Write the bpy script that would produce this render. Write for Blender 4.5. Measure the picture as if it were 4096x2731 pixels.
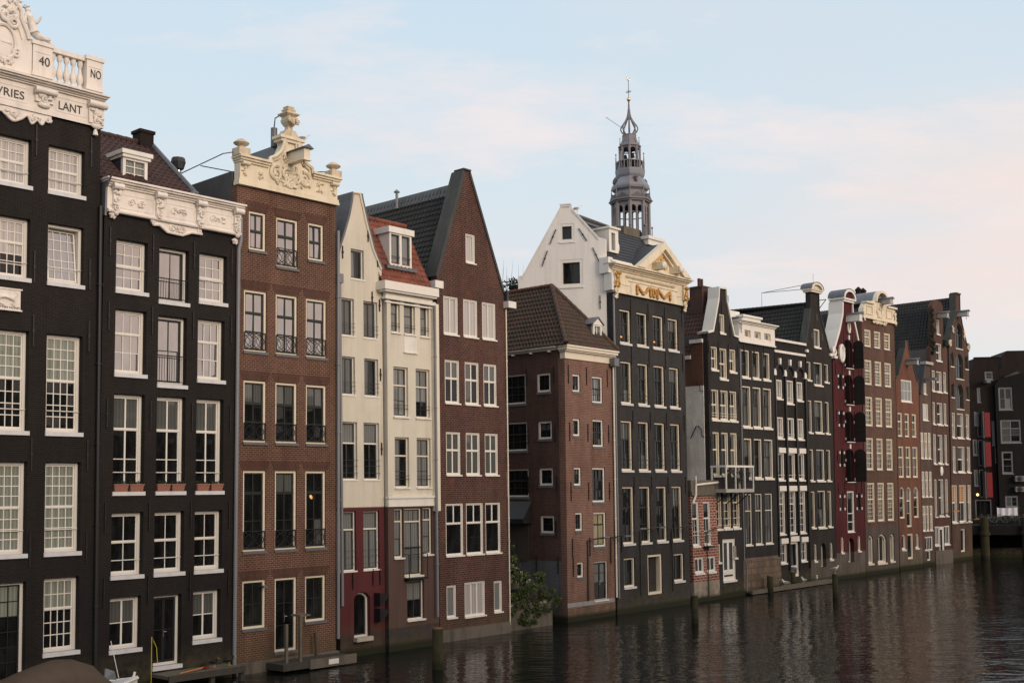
import bpy, bmesh, math, random
from mathutils import Vector, Matrix
from mathutils.geometry import tessellate_polygon, delaunay_2d_cdt
random.seed(7)
R_ = math.radians
scene = bpy.context.scene
for o_ in list(bpy.data.objects):
    bpy.data.objects.remove(o_, do_unlink=True)
COL = scene.collection
# ------------------------------------------------------------------ camera
CAM_H, CAM_PITCH, CAM_ROLL = 7.0, R_(4.1), 0.0117
cam_d = bpy.data.cameras.new("camera")
cam_d.sensor_width = 36.0
cam_d.lens = 4600.0 * 36.0 / 4096.0
cam_d.shift_y = 0.06476
cam_d.clip_start, cam_d.clip_end = 0.1, 20000.0
cam = bpy.data.objects.new("camera", cam_d)
cp, sp, cr, sr = math.cos(CAM_PITCH), math.sin(CAM_PITCH), math.cos(CAM_ROLL), math.sin(CAM_ROLL)
_r0, _f, _u0 = Vector((1, 0, 0)), Vector((0, cp, sp)), Vector((0, -sp, cp))
_r, _u = _r0 * cr - _u0 * sr, _u0 * cr + _r0 * sr
m_ = Matrix((_r, _u, -_f)).transposed().to_4x4()
m_.translation = Vector((0, 0, CAM_H))
cam.matrix_world = m_
COL.objects.link(cam)
scene.camera = cam
# ------------------------------------------------------------------ sky and sun (soft light just after sunset)
SUN_AZ, SUN_EL = R_(134), R_(17)          # azimuth measured from +Y towards +X
wd = bpy.data.worlds.new("World")
scene.world = wd
wd.use_nodes = True
wt = wd.node_tree
wt.nodes.clear()
def wn(t, **kw):
    n = wt.nodes.new(t)
    for k, v in kw.items():
        setattr(n, k, v)
    return n
def wl(a, b):
    wt.links.new(a, b)
sky = wn('ShaderNodeTexSky', sky_type='NISHITA')
sky.sun_disc = False
sky.sun_elevation = R_(9)
sky.sun_rotation = SUN_AZ
sky.air_density, sky.dust_density, sky.ozone_density = 1.0, 2.0, 1.5
tc = wn('ShaderNodeTexCoord')
sep = wn('ShaderNodeSeparateXYZ')
wl(tc.outputs['Generated'], sep.inputs[0])
def wmath(op, a, b=None, clamp=False):
    n = wn('ShaderNodeMath', operation=op)
    n.use_clamp = clamp
    for i, v in enumerate((a, b)):
        if v is None: continue
        if isinstance(v, (int, float)): n.inputs[i].default_value = v
        else: wl(v, n.inputs[i])
    return n.outputs[0]
# cloud sheet: direction projected on a flat layer so that clouds stretch towards the horizon
zc = wmath('MAXIMUM', wmath('ADD', sep.outputs[2], 0.22), 0.05)
px = wmath('DIVIDE', sep.outputs[0], zc)
py = wmath('DIVIDE', sep.outputs[1], zc)
comb = wn('ShaderNodeCombineXYZ')
wl(px, comb.inputs[0]); wl(py, comb.inputs[1])
def wnoise(scale, detail, rough, off):
    mp = wn('ShaderNodeMapping')
    mp.inputs['Location'].default_value = off
    mp.inputs['Rotation'].default_value = (0, 0, 0.25)
    mp.inputs['Scale'].default_value = (0.65, 1.2, 1)
    wl(comb.outputs[0], mp.inputs[0])
    n = wn('ShaderNodeTexNoise')
    n.inputs['Scale'].default_value = scale
    n.inputs['Detail'].default_value = detail
    n.inputs['Roughness'].default_value = rough
    wl(mp.outputs[0], n.inputs['Vector'])
    return n.outputs['Fac']
def wramp(src, stops):
    r = wn('ShaderNodeValToRGB')
    el = r.color_ramp.elements
    while len(el) < len(stops): el.new(0.5)
    for e, (p, c) in zip(el, stops):
        e.position = p; e.color = tuple(c) + ((1,) if len(c) == 3 else ())
    wl(src, r.inputs[0])
    return r.outputs[0]
def wmix(f, a, b):
    n = wn('ShaderNodeMix', data_type='RGBA')
    for s, v in ((0, f), (6, a), (7, b)):
        if isinstance(v, (int, float)): n.inputs[s].default_value = v
        elif isinstance(v, tuple): n.inputs[s].default_value = v
        else: wl(v, n.inputs[s])
    return n.outputs[2]
SKYGAIN = 9.3
def sc(c, g=SKYGAIN): return (c[0] * g, c[1] * g, c[2] * g, 1)
base = wmix(0.90, sky.outputs[0], wmix(wmath('MULTIPLY', wmath('ADD', sep.outputs[2], 0.0), 2.3, True), sc((.89, .925, .91)), sc((.66, .82, .95))))
veil = wramp(wnoise(1.0, 7, 0.58, (3.1, 1.7, 0)), [(0.36, (0, 0, 0)), (0.68, (1, 1, 1))])
c1 = wmix(wmath('MULTIPLY', veil, wmath('SUBTRACT', 0.74, wmath('MULTIPLY', sep.outputs[0], 0.55))), base, sc((.76, .76, .80)))
puff = wramp(wnoise(2.6, 9, 0.6, (7.3, 4.2, 2)), [(0.50, (0, 0, 0)), (0.66, (1, 1, 1))])
c2 = wmix(wmath('MULTIPLY', puff, 0.60), c1, sc((1.0, .85, .82)))
# pink band low over the right hand side
side = wmath('MULTIPLY', wmath('SUBTRACT', sep.outputs[0], 0.16), 4.5, True)
low = wmath('SUBTRACT', 1.0, wmath('MULTIPLY', wmath('ABSOLUTE', wmath('SUBTRACT', sep.outputs[2], 0.20)), 7.5), True)
pinkn = wramp(wnoise(1.6, 6, 0.58, (1.2, 9.1, 0)), [(0.30, (0.15,) * 3), (0.54, (1, 1, 1))])
c3 = wmix(wmath('MULTIPLY', wmath('MULTIPLY', wmath('MULTIPLY', side, low), pinkn), 0.78), c2, sc((1.03, .80, .71)))
# bright evening sky around the place where the sun went down (behind the camera)
sd = (math.sin(SUN_AZ), math.cos(SUN_AZ), 0.12)
dot = wn('ShaderNodeVectorMath', operation='DOT_PRODUCT')
wl(tc.outputs['Generated'], dot.inputs[0]); dot.inputs[1].default_value = sd
glow = wmath('POWER', wmath('MAXIMUM', dot.outputs['Value'], 0.0), 2.5)
c4 = wmix(wmath('MULTIPLY', glow, 0.75), c3, sc((1.5, 1.08, .90)))
bg = wn('ShaderNodeBackground')
bg.inputs['Strength'].default_value = 0.1
wl(c4, bg.inputs[0])
wo = wn('ShaderNodeOutputWorld')
wl(bg.outputs[0], wo.inputs[0])
sun_d = bpy.data.lights.new("sun", 'SUN')
sun_d.energy = 1.6
sun_d.angle = R_(24)
sun_d.color = (1.0, 0.83, 0.66)
sun = bpy.data.objects.new("sun", sun_d)
sdir = Vector((math.sin(SUN_AZ) * math.cos(SUN_EL), math.cos(SUN_AZ) * math.cos(SUN_EL), math.sin(SUN_EL)))
sun.rotation_euler = sdir.to_track_quat('Z', 'Y').to_euler()
sun.location = sdir * 300
COL.objects.link(sun)
scene.view_settings.view_transform = 'Standard'
scene.view_settings.look = 'None'
scene.view_settings.exposure = 0.08
scene.view_settings.gamma = 1.0
# ------------------------------------------------------------------ measured dimensions, in metres (elevation coordinates of every house)
HOUSES = {
'H1': {'o':(-18.674,36.142,0.0),'az':42.2,'k':-0.002,'w':5.988,'win':[(4.072,17.536,1.331,1.634,'a1'),(2.138,17.536,1.34,1.634,'a1'),(4.09,14.35,1.313,2.073,'a2'),(2.154,14.35,1.326,2.073,'a2'),(4.106,9.169,1.307,3.404,'a3'),(2.186,9.169,1.313,3.404,'a3'),(4.126,5.068,1.286,3.098,'a4'),(2.219,5.068,1.287,3.098,'a4'),(4.137,1.693,1.266,2.539,'a5'),(2.26,0.844,1.279,3.322,'adoor')],'friezeB':(5.988,20.132),'friezeT':(5.976,21.13),'corT':(6.037,21.248),'corB':(5.936,21.008),'balT':[(3.411,22.644),(4.109,22.623),(5.375,22.651),(5.986,22.66)],'balB':[(3.431,21.401),(4.106,21.521),(5.392,21.382),(5.972,21.409)],'cons':[(3.474,21.106),(4.221,20.444),(5.479,21.047),(6.072,20.171)],'text':[(3.578,21.825),(3.963,21.929),(5.488,21.885),(5.861,21.902),(4.26,20.434),(5.139,20.489),(2.254,20.416),(3.086,20.473)],'textT':[(3.572,22.151),(3.96,22.161),(5.484,22.182),(5.858,22.182),(4.256,20.705),(5.135,20.725),(2.249,20.696),(3.082,20.738)],'scroll':[(3.411,22.644),(3.259,22.62),(3.159,22.898),(3.021,23.202),(2.982,23.324),(3.011,23.812),(2.786,23.742),(2.524,23.812)],'statue':[(3.201,23.794),(3.034,23.589),(3.359,23.458),(3.441,23.173),(3.328,23.024),(3.559,22.977),(4.147,22.72),(3.627,23.578)],'oval':[(2.318,22.952),(2.695,22.533),(2.485,21.868),(2.182,22.347)],'drop':[(2.373,19.885),(2.746,19.635),(3.043,19.742),(3.266,19.909),(3.421,19.679),(3.61,19.837),(3.785,19.724),(3.954,20.033),(4.073,19.868),(4.128,20.093)],'relief':[(2.264,13.903),(3.153,13.901),(3.153,13.244)]},
'H2': {'o':(-14.628,40.606,-0.0),'az':41.6,'k':0.005,'w':5.653,'win':[(0.506,14.389,1.276,1.882,'b1'),(3.968,14.389,1.253,1.882,'b1'),(2.246,14.194,1.273,2.045,'bfr'),(0.517,11.361,1.257,2.355,'b2'),(3.937,11.361,1.215,2.355,'b2'),(2.239,11.069,1.229,2.586,'bfr2'),(0.523,7.105,1.235,3.541,'b3'),(2.237,7.105,1.221,3.541,'b3'),(3.92,7.105,1.221,3.541,'b3'),(0.508,4.124,1.261,2.267,'b4'),(2.21,4.124,1.249,2.267,'b4'),(3.903,4.124,1.237,2.267,'b4'),(0.5,1.519,1.233,1.862,'b5'),(3.875,1.519,1.224,1.862,'b5'),(2.219,0.745,1.173,2.585,'bdoor')],'friezeBL':(0.086,17.213),'friezeBR':(5.74,17.072),'corTL':(0.17,18.448),'corTR':(5.797,18.266),'corBR':(5.698,18.008),'cons':[(0.278,18.255),(0.448,17.205),(2.014,18.181),(2.19,17.18),(3.765,18.148),(3.923,17.219),(5.473,18.064),(5.637,17.152)],'cart':[(1.807,17.115),(1.945,16.933),(2.171,16.971),(2.494,16.755),(3.144,16.734),(3.52,16.899),(3.999,16.912),(3.996,17.124)],'fin':[(0.299,17.179),(0.302,17.0),(5.51,17.044),(5.513,16.849)],'roofE':(4.059,18.605),'roofR':(4.059,3.758,21.216),'boat':[(0.466,1.061),(-0.445,1.406),(-2.133,1.639),(-3.593,1.122),(-0.237,0.929),(-0.503,1.323),(-0.077,0.873),(-0.281,1.115),(0.536,0.582)],'chim':[(4.069,21.697),(4.677,21.485)],'dorm':[(0.324,19.487),(1.214,19.781),(2.346,19.771),(2.179,18.788)],'dormw':[(1.353,19.458),(2.019,18.799)],'flue':[(4.528,20.683),(5.216,20.417),(4.868,19.891)],'box':[(5.037,19.521),(7.156,20.14),(7.139,19.226)]},
'H3': {'o':(-10.882,45.073,0.0),'az':42.6,'k':0.001,'w':5.022,'win':[(0.574,16.744,0.837,1.604,'c1'),(3.521,16.744,0.832,1.604,'c1'),(1.905,16.25,1.106,2.067,'cfr'),(0.363,12.642,1.105,2.485,'c2'),(1.894,12.642,1.1,2.485,'c2'),(3.412,12.642,1.096,2.485,'c2'),(0.368,9.02,1.094,2.483,'c3'),(1.895,9.02,1.094,2.483,'c3'),(3.422,9.02,1.079,2.483,'c3'),(0.371,4.718,1.097,3.196,'c4'),(1.888,4.718,1.087,3.196,'c4'),(3.405,4.718,1.071,3.196,'c4'),(0.371,1.693,1.101,1.902,'c5'),(3.403,1.71,1.065,1.887,'c5'),(1.898,0.656,1.096,2.948,'cdoor')],'frieze':[(0.084,19.28),(5.04,19.268)],'gable':[(0.084,19.28),(0.102,20.258),(0.281,20.362),(1.487,20.308),(1.513,20.549),(1.888,20.763),(2.158,21.186),(2.266,21.578),(2.266,21.693),(3.41,21.571),(3.411,21.291),(3.669,20.805),(4.13,20.474),(5.249,20.31),(5.249,20.166),(5.07,19.273)],'cap':[(2.211,21.658),(2.155,21.921),(2.679,21.946),(3.156,21.656)],'vase':[(2.374,21.971),(2.37,23.01),(1.934,22.514),(2.9,22.671),(2.072,22.132),(2.734,22.214)],'urn':[(-0.159,21.067),(0.179,20.341),(0.509,21.057),(4.449,21.011),(4.803,20.32),(5.13,20.91)],'hoist':[(2.323,20.992),(2.435,20.509)],'hoistend':(2.756,20.424),'brace':[(-0.079,20.619),(-0.457,20.451),(-1.435,19.38)],'step':(1.706,0.891)},
'H4': {'o':(-7.379,49.262,0.0),'az':41.8,'k':-0.009,'w':2.553,'win':[(0.746,16.318,0.763,1.33,'d0'),(0.122,13.773,0.796,1.648,'d1'),(1.448,13.773,0.828,1.648,'d1'),(0.113,11.201,0.836,1.674,'d1'),(1.466,11.201,0.826,1.674,'d1'),(0.073,7.534,0.961,2.51,'d3'),(1.394,7.534,0.916,2.51,'d3'),(-0.026,3.628,0.953,2.562,'d4'),(1.327,3.628,0.942,2.562,'d4'),(0.756,0.752,0.934,1.966,'ddoor',{'arch':0.3})],'gable':[(-0.034,16.959),(0.184,17.611),(0.435,18.273),(0.721,19.092),(0.884,19.751),(0.938,20.125),(1.358,20.189),(1.4,19.991),(1.691,18.965),(2.06,17.845),(2.422,16.952)],'red':(0.006,6.353),'base':(-0.052,0.722),'shut':[(1.89,2.586),(1.937,1.381)]},
'H5': {'o':(-5.516,51.074,0.0),'az':41.8,'k':-0.005,'w':3.1,'win':[(0.235,14.143,0.576,1.722,'e1'),(1.043,14.131,0.712,1.69,'e1'),(2.064,14.111,0.572,1.72,'e1'),(1.048,13.319,0.773,0.748,'eblind'),(0.373,10.346,0.91,2.267,'e2'),(1.744,10.346,0.898,2.267,'e2'),(0.422,7.175,0.888,2.273,'e2'),(1.769,7.175,0.895,2.273,'e2'),(0.354,4.062,0.57,2.201,'e4s'),(0.953,3.226,1.122,3.049,'e4d'),(2.102,4.128,0.621,2.151,'e4s'),(1.1,1.261,1.061,1.768,'e5')],'beamT':(0.06,6.725),'beamB':(0.056,6.317),'gutB':(-0.036,15.914),'gutT':(-0.699,16.31),'gutR':(2.825,16.08),'mould':(-0.038,15.767),'base':(0.03,0.951),'pilu':(2.749,12.659),'roofE':(2.754,16.496),'roofR':(2.754,1.787,19.619),'dorm':[(-0.31,18.83),(0.646,19.138),(2.108,19.097),(2.104,18.839),(1.946,17.279)],'dormw':[(0.775,18.781),(1.946,17.33)],'ddback':[(1.54,19.473)]},
'H6': {'o':(-3.459,53.95,0.0),'az':41.8,'k':-0.003,'w':4.78,'win':[(0.419,14.449,0.997,1.844,'f1'),(1.77,14.449,1.004,1.844,'f1'),(3.094,14.449,1.0,1.844,'f1'),(0.47,11.163,0.995,2.074,'f2'),(1.833,11.163,0.994,2.074,'f2'),(3.146,11.163,0.965,2.074,'f2'),(0.51,7.754,0.984,2.054,'f2'),(1.853,7.754,0.99,2.054,'f2'),(3.184,7.754,0.962,2.054,'f2'),(0.439,3.956,1.193,2.466,'f4'),(1.81,3.956,1.2,2.466,'f4'),(3.164,3.956,1.1,2.466,'f4'),(0.449,1.077,0.651,1.509,'f5'),(3.707,1.077,0.599,1.509,'f5'),(1.654,1.02,1.435,1.637,'f5w'),(1.982,18.101,0.678,1.442,'f0')],'gable':[(-0.275,17.377),(1.826,22.385),(1.844,22.551),(2.329,22.676),(2.365,22.547)],'gableR':[(3.123,20.832),(4.653,17.009)],'eave':[(4.602,16.505),(4.596,16.2)],'eaveL':(-0.391,16.635),'base':(0.178,0.318),'ridgeend':(2.329,8.066,22.648),'vent':[(2.558,22.807),(2.593,22.467)]},
'H7': {'o':(2.822,61.467,0.0),'az':41.3,'k':0.003,'w':4.261,'win':[(0.663,12.289,0.699,0.967,'g1'),(0.659,9.89,0.64,0.943,'g1'),(0.678,7.221,0.657,0.98,'g1'),(0.748,4.788,0.647,0.982,'g1'),(0.852,2.291,0.579,0.818,'g1'),(2.4,11.773,0.982,1.482,'g2p'),(2.402,9.347,0.989,1.506,'g2'),(2.295,6.294,1.185,1.907,'g3'),(2.354,3.853,1.143,1.898,'g3c'),(2.336,0.944,1.229,2.112,'gdoor')],'corB':(-0.138,14.053),'corT':(-0.282,14.789),'corR':(4.492,14.734),'band0':(0.109,0.744),'band1':(0.113,0.972),'apex':(2.131,2.563,18.541),'dorm':[(2.258,16.246),(3.205,16.28),(3.67,16.67),(4.206,16.35),(4.043,15.178)],'bush':[(-4.774,4.448),(-4.586,3.197),(-3.595,2.485),(-2.519,2.747),(-2.052,1.939),(-1.256,1.77),(-2.758,1.438),(-3.374,0.395),(-4.605,1.851),(-3.606,1.777)],'quay':[(-4.455,1.125),(-1.234,0.969),(-1.249,0.184),(-4.511,0.08),(-4.324,1.601)],'steps':[(-4.298,3.389),(-3.033,3.321),(-3.869,4.187),(-2.761,4.194),(-3.96,3.699),(-3.804,2.925),(-2.35,2.81)]},
'H7s': {'o':(-2.437,66.087,0.0),'az':131.3,'k':0.0,'w':7.0,'win':[(2.57,11.768,1.692,1.651,'g6'),(2.628,9.169,1.709,1.597,'g6'),(2.671,6.632,1.727,1.549,'g6'),(5.07,12.303,0.964,1.05,'g7'),(5.11,9.743,0.975,0.995,'g7'),(5.144,7.237,0.972,0.958,'g7'),(5.191,4.672,0.968,0.949,'g7')],'eave0':(2.809,14.97),'eave1':(6.89,14.807),'grey':(5.957,3.181),'awn':[(2.867,6.428),(4.71,6.423),(4.621,5.783),(4.611,5.179)],'door0':(3.183,4.95),'door1':(4.342,3.13),'ridge0':(1.488,18.68)},
'H8': {'o':(5.76,64.972,0.0),'az':41.3,'k':-0.001,'w':7.505,'win':[(0.723,15.367,1.118,1.972,'m1'),(2.411,15.367,1.117,1.972,'m1'),(4.063,15.367,1.159,1.972,'m1'),(5.694,15.367,1.141,1.972,'m1'),(0.724,11.891,1.114,2.441,'m2'),(2.429,11.891,1.08,2.441,'m2'),(4.087,11.891,1.156,2.441,'m2'),(5.736,11.891,1.077,2.441,'m2'),(0.66,8.056,1.13,2.855,'m3'),(2.355,8.056,1.107,2.855,'m3'),(4.026,8.056,1.126,2.855,'m3'),(5.703,8.056,1.096,2.855,'m3'),(0.668,3.887,1.147,3.255,'m4'),(2.345,3.887,1.136,3.255,'m4'),(4.065,3.887,1.122,3.255,'m4'),(5.712,3.887,1.128,3.255,'m4'),(0.688,1.45,1.122,1.648,'m5'),(5.775,1.45,1.137,1.648,'m5'),(3.045,0.85,1.49,2.326,'m5d')],'friezeB':(0.446,18.206),'corB':(0.816,19.344),'cor':[(0.443,19.79),(7.963,19.859)],'ped':[(1.986,19.957),(4.698,21.628),(7.438,19.838)],'txt':[(2.186,18.849),(2.167,18.3),(5.655,18.821),(5.637,18.351)],'ridgeR':(7.505,2.496,22.64),'ridge':[(0.176,23.186),(7.505,22.64)],'dorm':[(-0.841,21.884),(0.836,22.257),(1.639,22.229),(1.809,20.797),(0.736,20.734)],'wallL':(-0.437,19.986),'chim':[(4.556,23.219),(6.349,22.997)]},
'H8s': {'o':(0.442,66.464,0.0),'az':104,'k':0.0,'w':5.208,'win':[(2.49,21.296,0.893,1.082,'w1'),(2.48,18.663,1.369,1.604,'w2')],'gable':[(0.0,19.464),(0.262,19.487),(2.623,23.46),(3.139,23.436),(4.798,21.459),(5.176,21.307)],'anc':[(2.312,22.07),(1.944,21.228),(3.649,22.044),(4.128,21.28),(1.79,20.853),(1.46,19.957),(4.452,20.865),(4.818,20.012),(4.828,18.072),(4.834,17.298)]},
'H9a': {'o':(12.508,73.042,0.0),'az':42.5,'k':0.005,'w':3.734,'win':[(1.446,17.047,0.668,1.255,'n0'),(0.348,14.579,0.804,1.513,'n1'),(2.538,14.579,0.84,1.513,'n1'),(1.34,14.041,0.954,2.025,'n1b'),(0.301,11.361,0.901,1.96,'n2'),(1.334,11.361,0.993,1.96,'n2'),(2.461,11.361,0.909,1.96,'n2'),(0.337,7.796,0.819,2.791,'n3'),(1.357,7.796,0.866,2.791,'n3'),(2.46,7.796,0.854,2.791,'n3'),(0.462,4.385,0.797,2.356,'n4'),(1.43,4.385,0.946,2.356,'n4'),(2.551,4.385,0.894,2.356,'n4'),(1.232,1.073,1.555,2.656,'n5d'),(0.602,2.285,0.417,1.175,'n5'),(2.624,2.482,0.331,0.781,'n5')],'gable':[(0.112,16.892),(0.665,17.027),(1.407,19.188),(1.468,19.95),(2.23,20.027),(2.262,19.286),(3.101,16.945),(3.679,16.895)],'chim':[(3.143,21.0),(5.129,20.452),(3.84,21.47),(4.355,21.154)],'ridge':(1.468,1.762,19.795),'balc':[(0.125,8.443),(3.351,8.415),(3.335,6.927),(0.113,6.949)],'sideA':(-0.066,13.543),'basez':(2.905,2.21)},
'H9s': {'o':(9.559,75.745,0.0),'az':132.5,'k':0.0,'w':4.0,'win':[],'steps':[(2.268,15.327),(3.051,15.287),(2.821,16.385),(3.802,16.302)],'white':(3.102,13.579),'anc':[(3.096,11.022),(2.62,10.195),(3.257,11.015),(3.655,10.317)]},
'AN': {'o':(11.053,71.065,0.0),'az':41.3,'k':-0.035,'w':2.973,'win':[(0.067,3.457,0.793,2.709,'an1'),(1.38,3.457,0.816,2.709,'an1'),(0.16,1.785,1.038,0.967,'an2'),(1.524,1.785,1.049,0.967,'an2')],'top':(0.032,7.498),'topb':(-0.024,6.768),'red':(-0.004,3.287),'pl':(0.22,1.198)},
'H9b': {'o':(14.978,76.024,0.0),'az':42.5,'k':0.011,'w':4.692,'win':[(0.416,14.369,1.011,1.866,'p1'),(1.801,14.369,0.982,1.866,'p1'),(3.156,14.369,0.973,1.866,'p1'),(0.413,11.042,1.117,2.754,'p2'),(1.772,11.042,1.091,2.754,'p2'),(3.111,11.042,1.142,2.754,'p2'),(0.495,7.618,1.028,2.673,'p2'),(1.796,7.618,1.031,2.673,'p2'),(3.131,7.618,1.173,2.673,'p2'),(0.499,3.195,0.86,3.399,'p4'),(1.773,3.195,0.926,3.399,'p4'),(3.067,3.195,0.995,3.399,'p4'),(0.709,17.072,0.787,0.509,'p0'),(1.971,17.072,0.851,0.509,'p0'),(3.265,17.072,0.884,0.509,'p0')],'cor':[(0.15,18.146),(4.958,18.034),(0.048,16.847),(4.607,16.687)],'stone':(-0.446,2.313),'rbox':[(4.695,18.765),(8.099,19.454),(8.087,19.17),(8.568,18.967)]},
'H10a': {'o':(18.365,80.09,0.0),'az':42.8,'k':0.005,'w':4.402,'win':[(0.179,13.187,0.823,1.368,'q1'),(3.029,13.187,0.892,1.368,'q1'),(1.468,12.899,1.086,1.69,'q1'),(0.16,10.398,0.88,1.516,'q2'),(1.515,10.398,1.048,1.516,'q2'),(3.026,10.398,0.889,1.516,'q2'),(0.164,7.49,0.854,1.926,'q3'),(1.492,7.49,1.045,1.926,'q3'),(3.023,7.49,0.862,1.926,'q3'),(0.119,3.732,0.851,3.021,'q4'),(1.441,3.732,1.04,3.021,'q4'),(2.942,3.732,0.92,3.021,'q4'),(0.184,1.721,0.873,1.39,'q5'),(3.028,1.721,0.858,1.39,'q5'),(1.485,0.708,1.243,2.496,'q5d')],'top':(-0.032,17.327),'b1':(-0.067,16.603),'keyT':(0.72,16.004),'keyB':(0.704,15.671),'impT':(0.072,15.193),'impB':(0.055,14.857)},
'H10b': {'o':(21.472,83.773,0.0),'az':42.8,'k':0.011,'w':3.955,'win':[(1.305,17.34,0.931,1.395,'r0'),(0.102,14.817,0.626,1.377,'r1'),(2.769,14.817,0.656,1.377,'r1'),(1.142,14.508,1.309,1.714,'r2'),(0.15,10.957,0.574,2.389,'r1'),(2.744,10.957,0.64,2.389,'r1'),(1.134,10.973,1.252,2.397,'r2'),(0.224,7.437,0.598,2.314,'r1'),(2.787,7.437,0.625,2.314,'r1'),(1.207,7.434,1.249,2.323,'r2'),(0.251,4.029,0.609,2.654,'r1'),(2.766,4.029,0.636,2.654,'r1'),(1.245,3.991,1.22,2.733,'r2'),(0.509,1.615,0.431,1.245,'r5',{'arch':0.45}),(2.897,1.615,0.489,1.245,'r5',{'arch':0.45}),(1.545,1.106,0.777,1.773,'r5d',{'arch':0.45})],'gable':[(0.033,17.413),(0.181,17.835),(0.868,20.057),(0.896,21.368),(2.178,21.488),(2.15,20.195),(3.574,17.228)],'cap':[(0.65,21.339),(0.664,21.627),(0.894,21.847),(1.55,22.005),(2.204,21.976),(2.521,21.723)],'ridge':(0.896,6.526,21.084),'neckb':(0.874,20.185),'base':(-0.0,1.661),'holes':[(1.818,19.614),(0.99,18.148),(2.585,18.177)]},
'H11': {'o':(24.283,87.124,0.0),'az':42.8,'k':0.023,'w':4.765,'win':[(2.056,16.181,1.246,2.221,'s1',{'arch':0.5}),(1.955,13.334,1.313,2.296,'s1',{'arch':0.5}),(1.893,10.438,1.351,2.342,'s1',{'arch':0.5}),(1.825,7.342,1.36,2.541,'s1',{'arch':0.5}),(0.866,14.403,0.586,1.331,'s2',{'arch':0.5}),(0.876,11.477,0.556,1.442,'s2',{'arch':0.5}),(0.878,8.439,0.513,1.459,'s2',{'arch':0.5}),(0.769,5.099,0.538,1.461,'s2',{'arch':0.5}),(3.537,5.085,0.606,1.482,'s2',{'arch':0.5}),(1.871,3.493,1.156,3.153,'s3'),(0.719,2.006,0.466,1.171,'s5',{'arch':0.5}),(3.488,2.006,0.488,1.171,'s5',{'arch':0.5}),(1.873,1.18,1.025,1.889,'s5d',{'arch':0.5})],'gable':[(-0.007,17.066),(0.288,17.55),(1.183,19.016),(1.832,20.348),(1.917,21.296),(3.395,21.394),(3.382,20.511),(4.294,18.29),(4.868,17.998)],'cap':[(1.785,21.482),(1.939,21.768),(2.451,22.098),(3.033,22.289),(3.605,22.133),(3.874,21.687)],'hoist':[(2.398,20.34),(2.491,19.879)],'hoistend':(2.277,19.726),'orn':[(2.318,19.828),(2.949,18.981),(0.994,17.906),(1.842,16.581)],'base':(0.691,1.995)},
'H12': {'o':(27.735,91.241,0.0),'az':44,'k':0.031,'w':5.747,'win':[(0.422,18.21,1.123,1.423,'t1'),(2.106,18.21,1.122,1.423,'t1'),(3.835,18.21,1.122,1.423,'t1'),(0.384,15.132,1.192,2.026,'t2'),(2.106,15.132,1.179,2.026,'t2'),(3.83,15.132,1.18,2.026,'t2'),(0.401,11.802,1.218,2.377,'t3'),(2.148,11.802,1.146,2.377,'t3'),(3.867,11.802,1.177,2.377,'t3'),(0.407,8.275,1.184,2.594,'t3'),(2.148,8.275,1.112,2.594,'t3'),(3.862,8.275,1.142,2.594,'t3'),(0.423,4.163,1.253,3.114,'t4'),(2.158,4.163,1.183,3.114,'t4'),(3.88,4.163,1.169,3.114,'t4'),(0.386,0.871,0.886,2.245,'t5',{'arch':0.3}),(4.157,0.871,0.818,2.245,'t5',{'arch':0.3}),(1.971,0.82,1.576,2.34,'t5d',{'arch':0.3})],'cor':[(-0.014,20.556),(0.08,21.119),(0.761,21.922),(2.748,21.895),(4.801,21.94),(6.484,21.867),(5.825,20.568)],'corB':(0.129,20.536),'hood':[(1.27,21.909),(1.589,22.541),(2.714,22.848),(3.775,22.971),(4.522,22.592)],'hoist':[(2.839,22.259),(2.899,21.912)],'hoistend':(2.966,21.797),'base':(0.171,3.727),'chim':[(8.831,23.744),(9.452,23.174),(10.414,22.749)]},
'H13': {'o':(32.189,96.565,0.0),'az':43,'k':0.027,'w':4.519,'win':[(0.971,14.155,2.167,1.904,'u0'),(0.2,11.139,0.893,2.039,'u1'),(1.56,11.139,0.911,2.039,'u1'),(2.966,11.139,0.931,2.039,'u1'),(0.192,7.689,1.023,2.648,'u2'),(1.581,7.689,1.011,2.648,'u2'),(2.949,7.689,1.066,2.648,'u2'),(0.199,4.268,0.987,2.636,'u3',{'arch':0.4}),(2.983,4.268,0.994,2.636,'u3',{'arch':0.4}),(1.531,3.515,0.973,3.381,'u3',{'arch':0.4}),(0.426,1.659,0.772,1.269,'u5',{'arch':0.5}),(3.091,1.659,0.717,1.269,'u5',{'arch':0.5}),(1.558,0.804,1.122,2.154,'u5d')],'gable':[(-0.045,16.066),(0.457,16.243),(1.933,18.768),(2.051,19.369),(2.563,19.413),(2.617,18.862),(4.093,16.142),(4.56,16.059)],'hoist':[(2.039,17.67),(2.105,17.344)],'hoistend':(2.312,17.275),'base':(-0.017,1.675)},
'H14': {'o':(35.542,100.582,0.0),'az':43,'k':0.032,'w':2.481,'win':[(0.939,15.061,0.631,1.009,'v0'),(0.643,12.731,1.169,1.493,'v1'),(0.09,9.353,0.603,2.332,'v2'),(0.835,9.353,0.645,2.332,'v2'),(1.625,9.353,0.58,2.332,'v2'),(0.114,5.982,0.601,2.27,'v2'),(0.857,5.982,0.607,2.27,'v2'),(1.644,5.982,0.578,2.27,'v2'),(0.124,3.032,0.67,2.216,'v2'),(0.901,3.032,0.535,2.216,'v2'),(1.614,3.032,0.612,2.216,'v2'),(0.442,1.303,1.62,1.249,'v5'),(0.878,0.444,0.658,0.907,'v5b')],'gable':[(-0.165,14.852),(0.934,17.704),(2.309,18.035),(2.636,17.982)]},
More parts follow.
